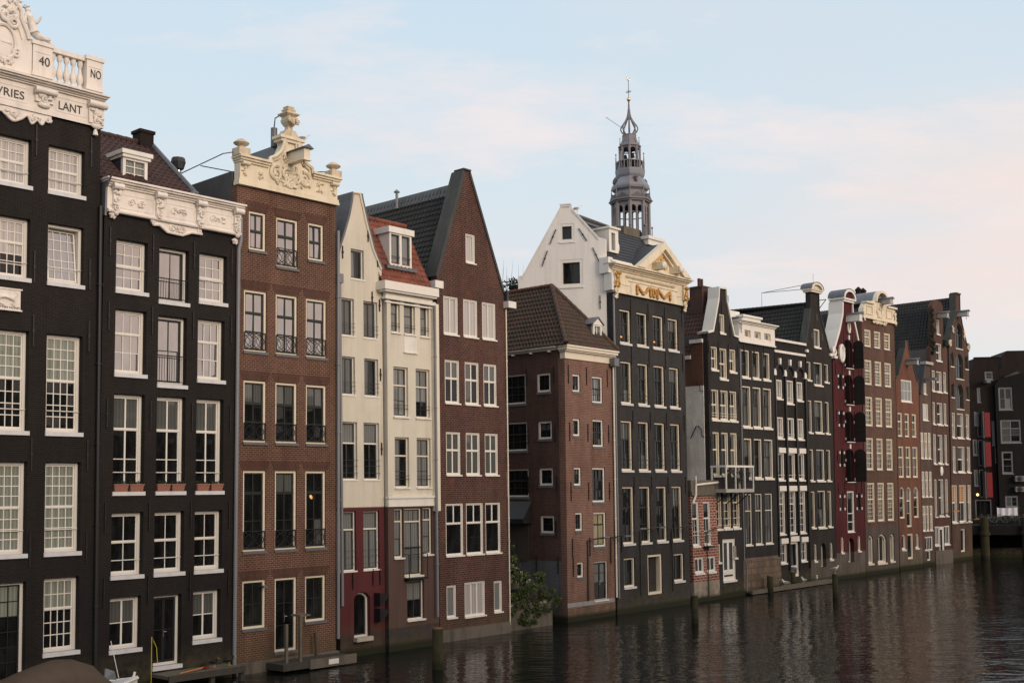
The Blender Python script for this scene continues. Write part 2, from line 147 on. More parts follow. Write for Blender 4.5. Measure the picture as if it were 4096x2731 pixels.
'H15': {'o':(37.358,102.739,0.0),'az':43,'k':0.038,'w':3.739,'win':[(1.456,20.779,0.703,1.386,'x0'),(1.216,18.321,1.233,1.623,'x1'),(0.163,15.491,0.743,1.903,'x2'),(2.722,15.491,0.693,1.903,'x2'),(1.181,15.457,1.229,1.907,'x1'),(0.191,12.499,0.593,2.004,'x2'),(2.668,12.499,0.633,2.004,'x2'),(1.152,12.476,1.264,2.011,'x1'),(0.184,8.934,0.646,2.676,'x2'),(2.634,8.934,0.611,2.676,'x2'),(1.163,8.946,1.089,2.629,'x1'),(0.188,4.218,0.588,3.342,'x2'),(2.571,4.218,0.647,3.342,'x2'),(1.11,4.221,1.122,3.338,'x1'),(0.064,1.658,1.009,1.701,'x5'),(2.134,1.658,1.191,1.701,'x5'),(1.051,0.901,1.06,2.426,'x5d')],'gable':[(0.211,19.426),(0.656,19.774),(0.79,22.289),(0.662,23.374),(1.147,23.703),(1.913,23.925),(2.769,23.886),(3.136,23.568),(2.96,20.447),(3.743,19.64)],'ridge':(1.913,3.797,23.561),'hoist':[(1.751,22.704),(1.73,22.307)],'hoistend':(1.59,22.142),'sign':[(1.919,8.697),(1.876,7.928),(1.579,8.311),(2.218,8.314)]},
'H16': {'o':(40.256,106.209,0.0),'az':43,'k':0.05,'w':4.689,'win':[(1.572,19.908,1.629,2.459,'y1',{'arch':0.5}),(1.533,17.008,1.768,2.424,'y1',{'arch':0.5}),(1.496,14.146,1.721,2.41,'y1',{'arch':0.5}),(0.27,18.092,0.794,1.358,'y0'),(3.733,18.069,0.728,1.331,'y0'),(0.332,15.179,0.693,1.345,'y0'),(3.79,15.136,0.726,1.352,'y0'),(0.376,11.406,0.79,2.351,'x2'),(1.565,11.406,1.575,2.351,'x2'),(3.652,11.406,0.868,2.351,'x2'),(0.424,8.192,0.729,2.43,'x2'),(1.61,8.192,1.652,2.43,'x2'),(3.732,8.192,0.866,2.43,'x2'),(0.036,3.542,1.273,3.469,'y4'),(1.706,3.542,1.749,3.469,'y4'),(3.719,3.542,0.862,3.469,'y4'),(1.937,0.793,1.161,2.137,'y5')],'gable':[(-0.462,19.869),(0.048,20.314),(1.337,22.46),(1.784,23.405),(1.863,25.056),(2.721,25.173),(2.705,23.586),(3.157,22.395),(4.292,20.351),(5.055,19.75)],'hoist':[(2.082,23.314),(2.164,22.912)],'hoistend':(1.474,22.788),'ridge':(1.863,5.738,25.268)},
'H17': {'o':(46.667,116.159,0.0),'az':95,'k':0.0,'w':2.353,'win':[(1.277,17.569,0.817,0.881,'z0'),(0.448,15.304,0.359,1.517,'z1'),(0.063,12.984,0.292,1.426,'z2'),(-0.176,9.977,0.458,1.638,'z2'),(-0.171,6.896,0.415,1.656,'z2'),(0.346,11.816,0.483,2.503,'z3'),(0.343,8.899,0.441,2.664,'z3'),(0.346,5.737,0.415,2.807,'z3'),(-0.17,3.601,1.615,1.932,'z5'),(1.752,10.938,0.291,2.495,'z2'),(1.954,9.222,0.29,1.545,'z2')],'red':[(0.893,14.249),(1.445,11.788),(0.859,11.282),(1.409,8.83),(0.871,8.238),(1.435,5.754)],'gable':[(-0.098,15.985),(0.302,19.815),(2.683,19.789),(4.332,17.351),(5.066,16.646)],'lamp':[(-0.005,6.027)]},
'H18': {'o':(48.725,115.479,0.0),'az':95,'k':0.0,'w':7.5,'win':[(0.262,14.468,1.365,2.296,'z6'),(0.318,11.148,2.005,2.339,'z7'),(0.331,8.07,1.096,2.254,'z8'),(0.501,4.715,1.257,1.157,'z6')],'top':(1.522,16.459),'ac':[(1.413,7.857),(2.336,7.293),(1.386,6.795),(2.293,6.276),(0.924,6.971),(1.361,6.583)],'banner':[(-0.801,4.748),(1.191,3.825)],'back':[(2.049,19.906),(2.408,20.3),(4.311,20.32)]},
}
MISC = {'pile0':(-3.046,46.012,0.0),'pile1':(9.392,60.406,0.0),'pile2':(20.339,73.502,0.0),'pile0z':(-3.056,46.012,1.594),'pile1z':(9.409,60.406,1.458),'pile2z':(20.333,73.502,1.496),'pile0w':0.436,'pile1w':0.355,'pile2w':0.353,'plat0':(14.969,76.285,0.0),'plat1':(23.01,85.285,0.0),'plat0z':(14.946,76.285,0.183),'plat1z':(23.018,85.285,0.26),'pp0':(14.958,77.226,0.0),'pp1':(16.605,77.648,0.0),'pp2':(19.104,81.72,-0.0),'pp3':(21.697,86.273,0.0),'pp4':(23.276,86.846,0.0),'pp0z':(14.981,77.226,0.898),'pp1z':(16.636,77.648,1.129),'pp2z':(19.224,81.72,1.069),'pp3z':(21.723,86.273,0.847),'pp4z':(23.307,86.846,1.011),'barge0':(-9.508,46.5,0.0),'barge1':(-8.178,45.984,0.0),'barge2':(-7.02,47.752,0.0),'bq0':(-14.112,44.438,0.0),'bq1':(-11.55,46.654,-0.0),'bq2':(-12.761,44.215,0.0),'br0':(43.224,109.882,0.0),'brp':(44.535,110.031,0.0),'brp2':(46.211,105.146,0.0),'brdeck':(44.665,110.031,3.175),'brdeckb':(44.627,110.031,2.249),'brR':(48.591,110.031,2.807),'brptop':(44.654,110.031,3.9),'garden':(-0.046,72.0,19.868),'gullA':(-8.758,48.0,21.837),'gullB':(3.968,67.0,23.35),'gull0':(17.888,79.5,0.296),'gull1':(19.568,81.5,0.309),'gull2':(20.784,83.0,0.297),'gull3':(20.336,73.5,1.63),'gull4':(19.32,82.0,1.048),'T_tip':(22.488,210.0,83.562),'T_ball':(22.521,210.0,79.448),'T_cage':(22.483,210.0,72.73),'T_lantT':(22.481,210.0,72.617),'T_lantB':(22.459,210.0,70.302),'T_bal':(22.424,210.0,67.288),'T_balB':(22.443,210.0,65.93),'T_bulbT':(22.445,210.0,64.867),'T_bulbM':(22.445,210.0,62.541),'T_bulbB':(22.43,210.0,61.752),'T_skB':(22.5,210.0,59.61),'T_arcB':(22.52,210.0,53.653),'Tpx':0.022}
# ------------------------------------------------------------------ materials
def mat(name):
    m = bpy.data.materials.new(name); m.use_nodes = True
    t = m.node_tree
    return m, t, t.nodes['Principled BSDF']
def N(t, ty, **kw):
    n = t.nodes.new(ty)
    for k, v in kw.items(): setattr(n, k, v)
    return n
def noise(t, vec, scale, detail=4, rough=.55):
    n = N(t, 'ShaderNodeTexNoise'); n.inputs['Scale'].default_value = scale
    n.inputs['Detail'].default_value = detail; n.inputs['Roughness'].default_value = rough
    if vec is not None: t.links.new(vec, n.inputs['Vector'])
    return n.outputs['Fac']
def ramp(t, src, a, b, ca=(0, 0, 0), cb=(1, 1, 1)):
    r = N(t, 'ShaderNodeValToRGB'); e = r.color_ramp.elements
    e[0].position, e[1].position = a, b
    e[0].color = tuple(ca) + (1,); e[1].color = tuple(cb) + (1,)
    t.links.new(src, r.inputs[0]); return r.outputs[0]
def mixc(t, f, a, b, mode='MIX'):
    n = N(t, 'ShaderNodeMix', data_type='RGBA', blend_type=mode)
    for s, v in ((0, f), (6, a), (7, b)):
        if isinstance(v, (int, float)): n.inputs[s].default_value = v
        elif isinstance(v, tuple): n.inputs[s].default_value = v[:3] + (1,)
        else: t.links.new(v, n.inputs[s])
    return n.outputs[2]
def coords(t):
    tc = N(t, 'ShaderNodeTexCoord'); s = N(t, 'ShaderNodeSeparateXYZ'); t.links.new(tc.outputs['Object'], s.inputs[0])
    return tc.outputs['Object'], s
def wallvec(t, s):
    # horizontal run of masonry, whichever way the wall faces, against height
    a = N(t, 'ShaderNodeMath', operation='ADD'); t.links.new(s.outputs[0], a.inputs[0]); t.links.new(s.outputs[1], a.inputs[1])
    c = N(t, 'ShaderNodeCombineXYZ'); t.links.new(a.outputs[0], c.inputs[0]); t.links.new(s.outputs[2], c.inputs[1])
    return c.outputs[0]
def stretched(t, vec, sx, sy, sz):
    m = N(t, 'ShaderNodeMapping'); m.inputs['Scale'].default_value = (sx, sy, sz); t.links.new(vec, m.inputs[0]); return m.outputs[0]
def bump(t, b, h, strength=.4, dist=.01):
    n = N(t, 'ShaderNodeBump'); n.inputs['Strength'].default_value = strength; n.inputs['Distance'].default_value = dist
    t.links.new(h, n.inputs['Height']); t.links.new(n.outputs[0], b.inputs['Normal'])
def above(t, s, z, soft=.02):
    m = N(t, 'ShaderNodeMapRange'); m.inputs[1].default_value = z - soft; m.inputs[2].default_value = z + soft
    t.links.new(s.outputs[2], m.inputs[0]); return m.outputs[0]
def scale3(c, k): return tuple(min(1, v * k) for v in c)
def brick(name, c1, c2, mortar, stain=.5, rough=.85, bw=.21, bh=.065, ms=.012, speck=.5, bands=(), moss=True, wear=None, spec=.2):
    m, t, b = mat(name); obv, s = coords(t); v = wallvec(t, s)
    br = N(t, 'ShaderNodeTexBrick'); t.links.new(v, br.inputs['Vector'])
    br.inputs['Color1'].default_value = c1 + (1,); br.inputs['Color2'].default_value = c2 + (1,); br.inputs['Mortar'].default_value = mortar + (1,)
    br.inputs['Scale'].default_value = 1; br.inputs['Mortar Size'].default_value = ms; br.inputs['Mortar Smooth'].default_value = .3
    br.inputs['Brick Width'].default_value = bw; br.inputs['Row Height'].default_value = bh; br.inputs['Bias'].default_value = -.1
    col = br.outputs['Color']
    for z, colr in bands:                 # paint or another brick starting below this height
        col = mixc(t, above(t, s, z), colr, col)
    n1 = noise(t, stretched(t, obv, 1, 1, .35), .9, 6, .6)
    sf = N(t, 'ShaderNodeMath', operation='MULTIPLY'); t.links.new(ramp(t, n1, .42, .78), sf.inputs[0]); sf.inputs[1].default_value = min(1, stain * 2)
    col = mixc(t, sf.outputs[0], col, mixc(t, 1.0, col, (.60, .57, .53), 'MULTIPLY'))
    n5 = noise(t, stretched(t, obv, 3.5, 3.5, .18), 1.0, 5, .6)
    st5 = N(t, 'ShaderNodeMath', operation='MULTIPLY'); t.links.new(ramp(t, n5, .52, .72), st5.inputs[0]); st5.inputs[1].default_value = min(1, .25 + stain)
    col = mixc(t, st5.outputs[0], col, mixc(t, 1.0, col, (.70, .67, .62), 'MULTIPLY'))
    n6 = noise(t, obv, .45, 5, .65)
    col = mixc(t, stain, col, mixc(t, 1.0, col, ramp(t, n6, .35, .65, (.78, .80, .82), (1.22, 1.18, 1.12)), 'MULTIPLY'))
    n2 = noise(t, obv, 9, 3)
    col = mixc(t, speck, col, mixc(t, 1.0, col, ramp(t, n2, .3, .7, (.7, .7, .7), (1.25, 1.22, 1.18)), 'MULTIPLY'))
    if wear:
        n4 = noise(t, obv, 1.7, 7, .65); col = mixc(t, ramp(t, n4, .60, .66), col, wear)
    if moss:
        n3 = noise(t, obv, 2.2, 5, .6); mz = N(t, 'ShaderNodeMapRange'); mz.inputs[1].default_value = 1.5; mz.inputs[2].default_value = .0
        t.links.new(s.outputs[2], mz.inputs[0])
        mm = N(t, 'ShaderNodeMath', operation='MULTIPLY'); t.links.new(ramp(t, n3, .35, .6), mm.inputs[0]); t.links.new(mz.outputs[0], mm.inputs[1])
        col = mixc(t, mm.outputs[0], col, (.075, .068, .035))
        wl_ = N(t, 'ShaderNodeMapRange'); wl_.inputs[1].default_value = .42; wl_.inputs[2].default_value = .22; t.links.new(s.outputs[2], wl_.inputs[0])
        col = mixc(t, wl_.outputs[0], col, (.022, .024, .012))
    t.links.new(col, b.inputs['Base Color']); b.inputs['Roughness'].default_value = rough; b.inputs['Specular IOR Level'].default_value = spec
    bump(t, b, br.outputs['Fac'], -.35, .008)
    return m
def paint(name, c, rough=.5, dirt=.25, dc=None, scale=2.5, spec=.4, metal=0, streak=True):
    m, t, b = mat(name); obv, s = coords(t)
    n = noise(t, stretched(t, obv, 1, 1, .3) if streak else obv, scale, 6, .6)
    d = dc or scale3(c, .55)
    f = ramp(t, n, .48, .78)
    g = N(t, 'ShaderNodeMath', operation='MULTIPLY'); t.links.new(f, g.inputs[0]); g.inputs[1].default_value = min(1, dirt * 2)
    col = mixc(t, g.outputs[0], c, d)
    t.links.new(col, b.inputs['Base Color']); b.inputs['Roughness'].default_value = rough
    b.inputs['Specular IOR Level'].default_value = spec; b.inputs['Metallic'].default_value = metal
    return m
def tiles(name, c1, c2, moss=(.05, .05, .03)):
    m, t, b = mat(name); obv, s = coords(t)
    v = N(t, 'ShaderNodeTexVoronoi'); v.inputs['Scale'].default_value = 4.2; t.links.new(obv, v.inputs['Vector'])
    sx = N(t, 'ShaderNodeSeparateColor'); t.links.new(v.outputs['Color'], sx.inputs[0])
    col = mixc(t, sx.outputs[0], c1, c2)
    n = noise(t, obv, 1.1, 6, .65)
    col = mixc(t, ramp(t, n, .45, .7), col, moss)
    t.links.new(col, b.inputs['Base Color']); b.inputs['Roughness'].default_value = .75
    return m
def glass(name, c, rough=.02, ior=1.75, var=.6):
    m, t, b = mat(name); obv, s = coords(t)
    n = noise(t, stretched(t, obv, 2.2, 1, .7), 1.6, 3)
    col = mixc(t, ramp(t, n, .35, .7), scale3(c, 1 - var * .7), scale3(c, 1 + var))
    t.links.new(col, b.inputs['Base Color']); b.inputs['Roughness'].default_value = rough
    b.inputs['IOR'].default_value = ior; b.inputs['Specular IOR Level'].default_value = .5
    n2 = noise(t, obv, .9, 2); bump(t, b, n2, .06, .05)
    return m
def curtain(name, c, ior=1.5):
    m, t, b = mat(name); obv, s = coords(t)
    w = N(t, 'ShaderNodeTexWave', wave_type='BANDS', bands_direction='X'); w.inputs['Scale'].default_value = 2.3; w.inputs['Distortion'].default_value = 2.0; w.inputs['Detail'].default_value = 2
    t.links.new(stretched(t, obv, 1, 1, .1), w.inputs['Vector'])
    col = mixc(t, w.outputs['Fac'], scale3(c, .72), c)
    t.links.new(col, b.inputs['Base Color']); b.inputs['Roughness'].default_value = .03; b.inputs['IOR'].default_value = ior
    return m
def emit(name, c, e):
    m, t, b = mat(name); b.inputs['Base Color'].default_value = c + (1,); b.inputs['Emission Color'].default_value = c + (1,); b.inputs['Emission Strength'].default_value = e
    return m
def lit_blind():
    m, t, b = mat('lit_blind'); obv, s = coords(t)
    w = N(t, 'ShaderNodeTexWave', wave_type='BANDS', bands_direction='Z'); w.inputs['Scale'].default_value = 1.4; w.inputs['Distortion'].default_value = 3; t.links.new(obv, w.inputs['Vector'])
    col = mixc(t, w.outputs['Fac'], (.14, .05, .012), (.80, .34, .07)); t.links.new(col, b.inputs['Emission Color']); b.inputs['Emission Strength'].default_value = .42; b.inputs['Base Color'].default_value = (.1, .06, .03, 1); return m
MT = {}
MT['white'] = paint('white_paint', (.74, .715, .65), .4, .10)
MT['white2'] = paint('weathered_white_paint', (.74, .72, .66), .5, .22, (.42, .40, .36))
MT['cream'] = paint('cream_paint', (.74, .66, .51), .45, .06)
MT['bone'] = paint('bone_white_paint', (.72, .66, .54), .45, .1)
MT['stucco_white'] = paint('white_carved_stone_paint', (.76, .71, .65), .6, .25, (.40, .36, .32))
MT['stucco_cream'] = paint('cream_carved_stone_paint', (.74, .66, .50), .6, .28, (.38, .32, .24))
MT['stone_grey'] = paint('weathered_stone', (.42, .38, .31), .85, .45, (.13, .12, .09), 4)
MT['beam_grey'] = paint('greyed_beam_paint', (.40, .38, .35), .7, .35, (.22, .21, .19), 4)
MT['sill_pale'] = paint('pale_grey_sill_paint', (.60, .61, .62), .5, .15)
MT['sill_dark'] = paint('bluestone_sill', (.12, .12, .125), .6, .2)
MT['black'] = paint('black_metal_paint', (.012, .012, .013), .45, .1)
MT['green'] = paint('dark_green_sash_paint', (.016, .021, .018), .4, .1)
MT['greygreen'] = paint('grey_sash_paint', (.045, .05, .05), .4, .1)
MT['zinc'] = paint('zinc_sheet', (.17, .18, .195), .5, .3, (.09, .10, .11), 3, .5, .3)
MT['lead'] = paint('lead_sheet', (.13, .138, .15), .55, .35, (.06, .065, .075), 5, .5, .3)
MT['pipe'] = paint('grey_pipe_paint', (.19, .20, .215), .5, .2)
MT['slate'] = paint('dark_slate', (.030, .032, .037), .6, .3, (.06, .062, .06), 3)
MT['slate_light'] = paint('worn_ridge_slate', (.10, .105, .105), .7, .4, (.035, .035, .035), 4)
MT['gold'] = paint('gilding', (.52, .28, .07), .35, .3, (.33, .16, .04), 6, .5, .35)
MT['ball_gold'] = paint('polished_gilding', (.85, .62, .25), .25, .1, None, 3, .5, .9)
MT['letter'] = paint('dark_lettering_paint', (.045, .045, .045), .6, .1)
MT['glass'] = glass('window_glass', (.010, .011, .011), .02, 1.42)
MT['glass_b'] = glass('coated_window_glass', (.10, .09, .085), .015, 3.4, .5)
MT['glass_old'] = glass('old_window_glass', (.016, .017, .016), .03, 1.5)
MT['cur_pale'] = curtain('pale_curtain_behind_glass', (.46, .44, .42), 1.9)
MT['cur_green'] = curtain('greenish_blind_behind_glass', (.25, .28, .235), 1.5)
MT['cur_grey'] = curtain('grey_net_behind_glass', (.20, .21, .20), 1.6)
MT['cur_dim'] = curtain('dim_net_behind_glass', (.10, .105, .10), 1.6)
MT['cur_red'] = curtain('red_curtain_behind_glass', (.10, .012, .012), 1.5)
MT['cur_sand'] = curtain('sand_curtain_behind_glass', (.36, .32, .20), 1.5)
MT['lit'] = lit_blind()
MT['lamp'] = emit('lamp_glow', (1.0, .60, .22), 3)
MT['tile_red'] = tiles('red_roof_tile', (.17, .052, .030), (.115, .038, .026), (.045, .028, .02))
MT['tile_orange'] = tiles('orange_roof_tile', (.25, .072, .038), (.18, .055, .032), (.09, .035, .025))
MT['tile_brown'] = tiles('brown_roof_tile', (.088, .045, .029), (.052, .033, .022), (.040, .036, .019))
MT['tile_dkred'] = tiles('dark_red_roof_tile', (.075, .030, .024), (.05, .024, .020), (.028, .021, .018))
MT['tile_black'] = tiles('black_roof_tile', (.016, .017, .018), (.024, .025, .025), (.030, .032, .026))
MT['terracotta'] = paint('terracotta', (.30, .115, .078), .8, .35, (.24, .14, .11), 6)
MT['wood_old'] = paint('weathered_timber', (.13, .115, .085), .85, .4, (.05, .045, .03), 5)
MT['wood_dark'] = paint('dark_wet_timber', (.05, .045, .035), .7, .4, (.02, .02, .015), 5)
MT['red_paint'] = paint('dark_red_shutter_paint', (.20, .008, .010), .55, .1)
MT['tarp'] = paint('brown_tarpaulin', (.085, .060, .040), .8, .35, (.05, .038, .028), 3)
MT['concrete'] = paint('stained_concrete', (.13, .112, .09), .85, .6, (.045, .042, .03), 2.2)
MT['banner'] = paint('white_banner_cloth', (.62, .62, .66), .8, .1)
MT['yellow'] = paint('yellow_tape', (.55, .45, .03), .5, .2)
MT['feather'] = paint('white_feathers', (.78, .77, .74), .8, .05)
MT['feather_grey'] = paint('grey_wing_feathers', (.26, .27, .29), .8, .1)
MT['beak'] = paint('yellow_beak', (.6, .35, .05), .5, .05)
MT['ac'] = paint('dull_white_casing', (.15, .16, .17), .5, .2)
MT['steel'] = paint('stainless_flue', (.55, .54, .52), .25, .1, None, 3, .5, .9)
# masonry of each house
MT['H1'] = brick('black_painted_brick', (.0085, .0070, .0068), (.014, .0115, .0105), (.026, .022, .020), bh=.07, rough=.75, wear=None)
MT['H2'] = brick('black_painted_brick_worn', (.0095, .0078, .0075), (.015, .0125, .0115), (.028, .024, .022), bh=.07, rough=.75)
MT['H3'] = brick('brown_brick', (.122, .050, .037), (.080, .036, .028), (.22, .165, .122), ms=.012, bh=.085, wear=None)
MT['H3lintel'] = brick('brown_brick_on_edge', (.095, .042, .032), (.080, .037, .029), (.105, .068, .052), bw=.065, bh=.21, moss=False)
H4P = lambda z, red: brick('cream_render_over_red_brick' if red else 'cream_render', (.66, .58, .40), (.655, .575, .395), (.65, .57, .39), bands=((z, (.10, .026, .028)),) if red else ())
MT['H5'] = brick('cream_render_over_plum_brick', (.64, .605, .51), (.635, .60, .505), (.61, .575, .48), bh=.45, bw=.9, ms=.006, speck=.08, stain=.16, bands=((6.35, (.10, .064, .054)), (1.0, (.05, .04, .042))))
MT['H4'] = brick('cream_render_over_red_brick', (.63, .595, .50), (.625, .59, .495), (.61, .575, .48), speck=.08, stain=.22, bands=((6.35, (.095, .026, .028)), (.95, (.055, .03, .032))))
MT['H6'] = brick('dark_brown_brick', (.088, .029, .023), (.036, .018, .016), (.18, .135, .112), ms=.012, bh=.10, wear=(.13, .05, .038))
MT['H7'] = brick('orange_brown_brick', (.19, .085, .066), (.125, .060, .049), (.29, .23, .185), ms=.012, bh=.09, wear=(.17, .115, .088))
MT['H7s'] = brick('shaded_brown_brick', (.098, .052, .043), (.066, .038, .033), (.11, .085, .072), ms=.009, bh=.075, bands=((3.2, (.12, .13, .145)),))  # side wall's shade put into a darker copy of the brick colour
MT['H8'] = brick('charcoal_painted_brick', (.038, .037, .038), (.052, .050, .050), (.030, .029, .030), bh=.08, rough=.7)
MT['H8s'] = brick('white_painted_brick', (.80, .78, .74), (.795, .775, .735), (.77, .75, .71), moss=False, speck=.12, stain=.12)
MT['H9a'] = brick('dark_grey_painted_brick', (.036, .033, .032), (.046, .042, .040), (.027, .026, .025), bh=.08)
MT['H9s'] = brick('brown_brick_over_white_render', (.17, .075, .050), (.12, .055, .040), (.12, .08, .06), bands=((13.55, (.78, .76, .72)),), moss=False)
MT['AN'] = brick('patched_red_brick', (.20, .075, .05), (.30, .075, .058), (.5, .43, .37), bw=.42, bh=.17, ms=.02, bands=((1.25, (.36, .32, .27)),), wear=(.34, .30, .26))
MT['H9b'] = brick('charcoal_brick_over_stone', (.031, .030, .030), (.040, .037, .037), (.026, .025, .025), bands=((2.35, (.17, .13, .10)),), wear=None)
MT['H10a'] = brick('black_brick', (.024, .022, .022), (.031, .028, .027), (.020, .018, .018))
MT['H10b'] = brick('dark_grey_brick_over_stone', (.036, .032, .030), (.045, .039, .036), (.026, .024, .023), bands=((1.7, (.12, .105, .095)),))
MT['H11'] = brick('crimson_brick_over_stone', (.095, .021, .024), (.078, .019, .022), (.068, .018, .02), bands=((2.0, (.13, .11, .10)),))
MT['H12'] = brick('russet_brick_over_stone', (.135, .065, .049), (.098, .052, .041), (.12, .088, .07), bands=((3.75, (.105, .085, .078)),))
MT['H13'] = brick('orange_brick_over_render', (.19, .070, .046), (.145, .056, .039), (.15, .095, .07), bands=((1.7, (.15, .125, .10)),))
MT['H14'] = brick('grey_brown_brick', (.115, .068, .056), (.085, .053, .046), (.12, .10, .085))
MT['H15'] = brick('brown_brick_far', (.105, .050, .037), (.075, .039, .031), (.085, .062, .05))
MT['H16'] = brick('brown_grey_brick_far', (.105, .060, .047), (.08, .048, .039), (.088, .067, .056))
MT['H17'] = brick('shade_toned_brick', (.024, .016, .014), (.018, .013, .012), (.018, .015, .014))  # dark brick, darkened further to paint in the shade at the canal's end
MT['H18'] = brick('shade_toned_dark_brick', (.012, .011, .0115), (.010, .0095, .010), (.010, .0095, .0095))  # likewise, the end building's shade is put into its brick colour
MT['leaf'] = paint('green_leaves', (.046, .070, .018), .6, .2, (.03, .05, .015), 3)
MT['leaf_light'] = paint('light_green_leaves', (.095, .128, .030), .6, .2, (.06, .09, .02), 3)
MT['leaf_dark'] = paint('dark_leaves', (.022, .032, .018), .7, .2)
MT['rear'] = paint('dark_render', (.085, .085, .085), .8, .3)
MT['stone_pale'] = paint('pale_weathered_stone', (.62, .52, .38), .8, .4, (.17, .13, .09), 5)
MT['stone_band'] = paint('grey_stone_band', (.27, .26, .255), .8, .3)
MT['coping_dark'] = paint('dark_lead_coping', (.045, .047, .045), .7, .4, (.09, .085, .06), 2)
MT['lamp_dim'] = emit('warm_lamp_in_room', (1.0, .50, .15), .28)
MT['gold_dull'] = paint('ochre_gilded_relief', (.62, .42, .16), .5, .3, (.6, .5, .32), 5)
MT['lead_rust'] = paint('rusty_lead', (.195, .19, .205), .55, .35, (.16, .125, .118), 1.2)
MT['lead_dark'] = paint('dark_lead', (.10, .095, .10), .6, .3)
MT['lead_bulb'] = paint('lead_bulb_sheet', (.20, .22, .26), .5, .4, (.20, .165, .155), .8)
MT['red_faded'] = paint('faded_red_hatch', (.22, .07, .06), .7, .2)
MT['rubble'] = brick('rubble_stone', (.20, .14, .105), (.12, .095, .078), (.09, .08, .07), bw=.75, bh=.42, ms=.03, wear=(.10, .075, .05))
MT['planks'] = brick('black_shutter_planks', (.022, .020, .018), (.030, .026, .024), (.012, .011, .011), bw=3, bh=.14, ms=.008, moss=False)
MT['pile_wood'] = brick('mossy_post_timber', (.055, .050, .026), (.040, .042, .018), (.03, .03, .018), bw=.07, bh=3, ms=.008)
MT['rust_top'] = paint('rusty_post_top', (.16, .06, .03), .8, .3)
MT['orange_paint'] = paint('orange_paint', (.55, .20, .04), .5, .1)
MT['duck'] = paint('dark_feathers', (.03, .027, .025), .7, .2)
MT['screen'] = paint('clouded_plastic_screen', (.17, .19, .21), .25, .3)
MT['bed'] = paint('dark_mud', (.02, .018, .012), .9, .2)
def water_mat():
    m, t, b = mat('canal_water')
    obv, s = coords(t)
    n1 = noise(t, stretched(t, obv, .75, 1.5, 1), 1.35, 3, .5)
    n2 = noise(t, stretched(t, obv, .7, 1.3, 1), .45, 2, .5)
    n3 = noise(t, stretched(t, obv, .8, 1.5, 1), 5.0, 2, .5)
    ad = N(t, 'ShaderNodeMath', operation='MULTIPLY_ADD'); t.links.new(n1, ad.inputs[0]); ad.inputs[1].default_value = .60; t.links.new(n2, ad.inputs[2])
    a2 = N(t, 'ShaderNodeMath', operation='MULTIPLY_ADD'); t.links.new(n3, a2.inputs[0]); a2.inputs[1].default_value = .13; t.links.new(ad.outputs[0], a2.inputs[2])
    pm = ramp(t, noise(t, obv, .055, 3, .55), .36, .62, (.45,) * 3, (1.35,) * 3)
    a3 = N(t, 'ShaderNodeMath', operation='MULTIPLY'); t.links.new(a2.outputs[0], a3.inputs[0]); t.links.new(pm, a3.inputs[1])
    bump(t, b, a3.outputs[0], .60, .13)
    b.inputs['Base Color'].default_value = (.006, .008, .008, 1); b.inputs['Roughness'].default_value = .04; b.inputs['IOR'].default_value = 1.33
    return m
MT['water'] = water_mat()
# ------------------------------------------------------------------ mesh building
def rect(u, z, w, h, arch=0, n=9):
    """loop in the elevation plane, counter-clockwise, with an optional arched head (rise = arch * width)"""
    if not arch: return [(u, z), (u + w, z), (u + w, z + h), (u, z + h)]
    r = arch * w; R = (w * w / 4 + r * r) / (2 * r); cz = z + h - R; a = math.asin(min(1, w / 2 / R))
    return [(u, z), (u + w, z)] + [(u + w / 2 + R * math.sin(a - 2 * a * i / n), cz + R * math.cos(a - 2 * a * i / n)) for i in range(n + 1)]
def inset(u, z, w, h, d, arch=0, n=9):
    return rect(u + d, z + d, w - 2 * d, h - 2 * d, arch, n)
def inside(p, loop):
    r = False
    for (x0, y0), (x1, y1) in zip(loop, loop[1:] + loop[:1]):
        if (y0 > p[1]) != (y1 > p[1]) and p[0] < (x1 - x0) * (p[1] - y0) / (y1 - y0) + x0: r = not r
    return r
def smooth(pts, n=5):
    out = []
    for i in range(len(pts) - 1):
        p = [Vector(pts[max(i - 1, 0)]), Vector(pts[i]), Vector(pts[i + 1]), Vector(pts[min(i + 2, len(pts) - 1)])]
        for k in range(n):
            t = k / n; out.append(tuple(.5 * (2 * p[1] + (p[2] - p[0]) * t + (2 * p[0] - 5 * p[1] + 4 * p[2] - p[3]) * t * t + (3 * p[1] - p[0] - 3 * p[2] + p[3]) * t ** 3)))
    return out + [tuple(pts[-1])]
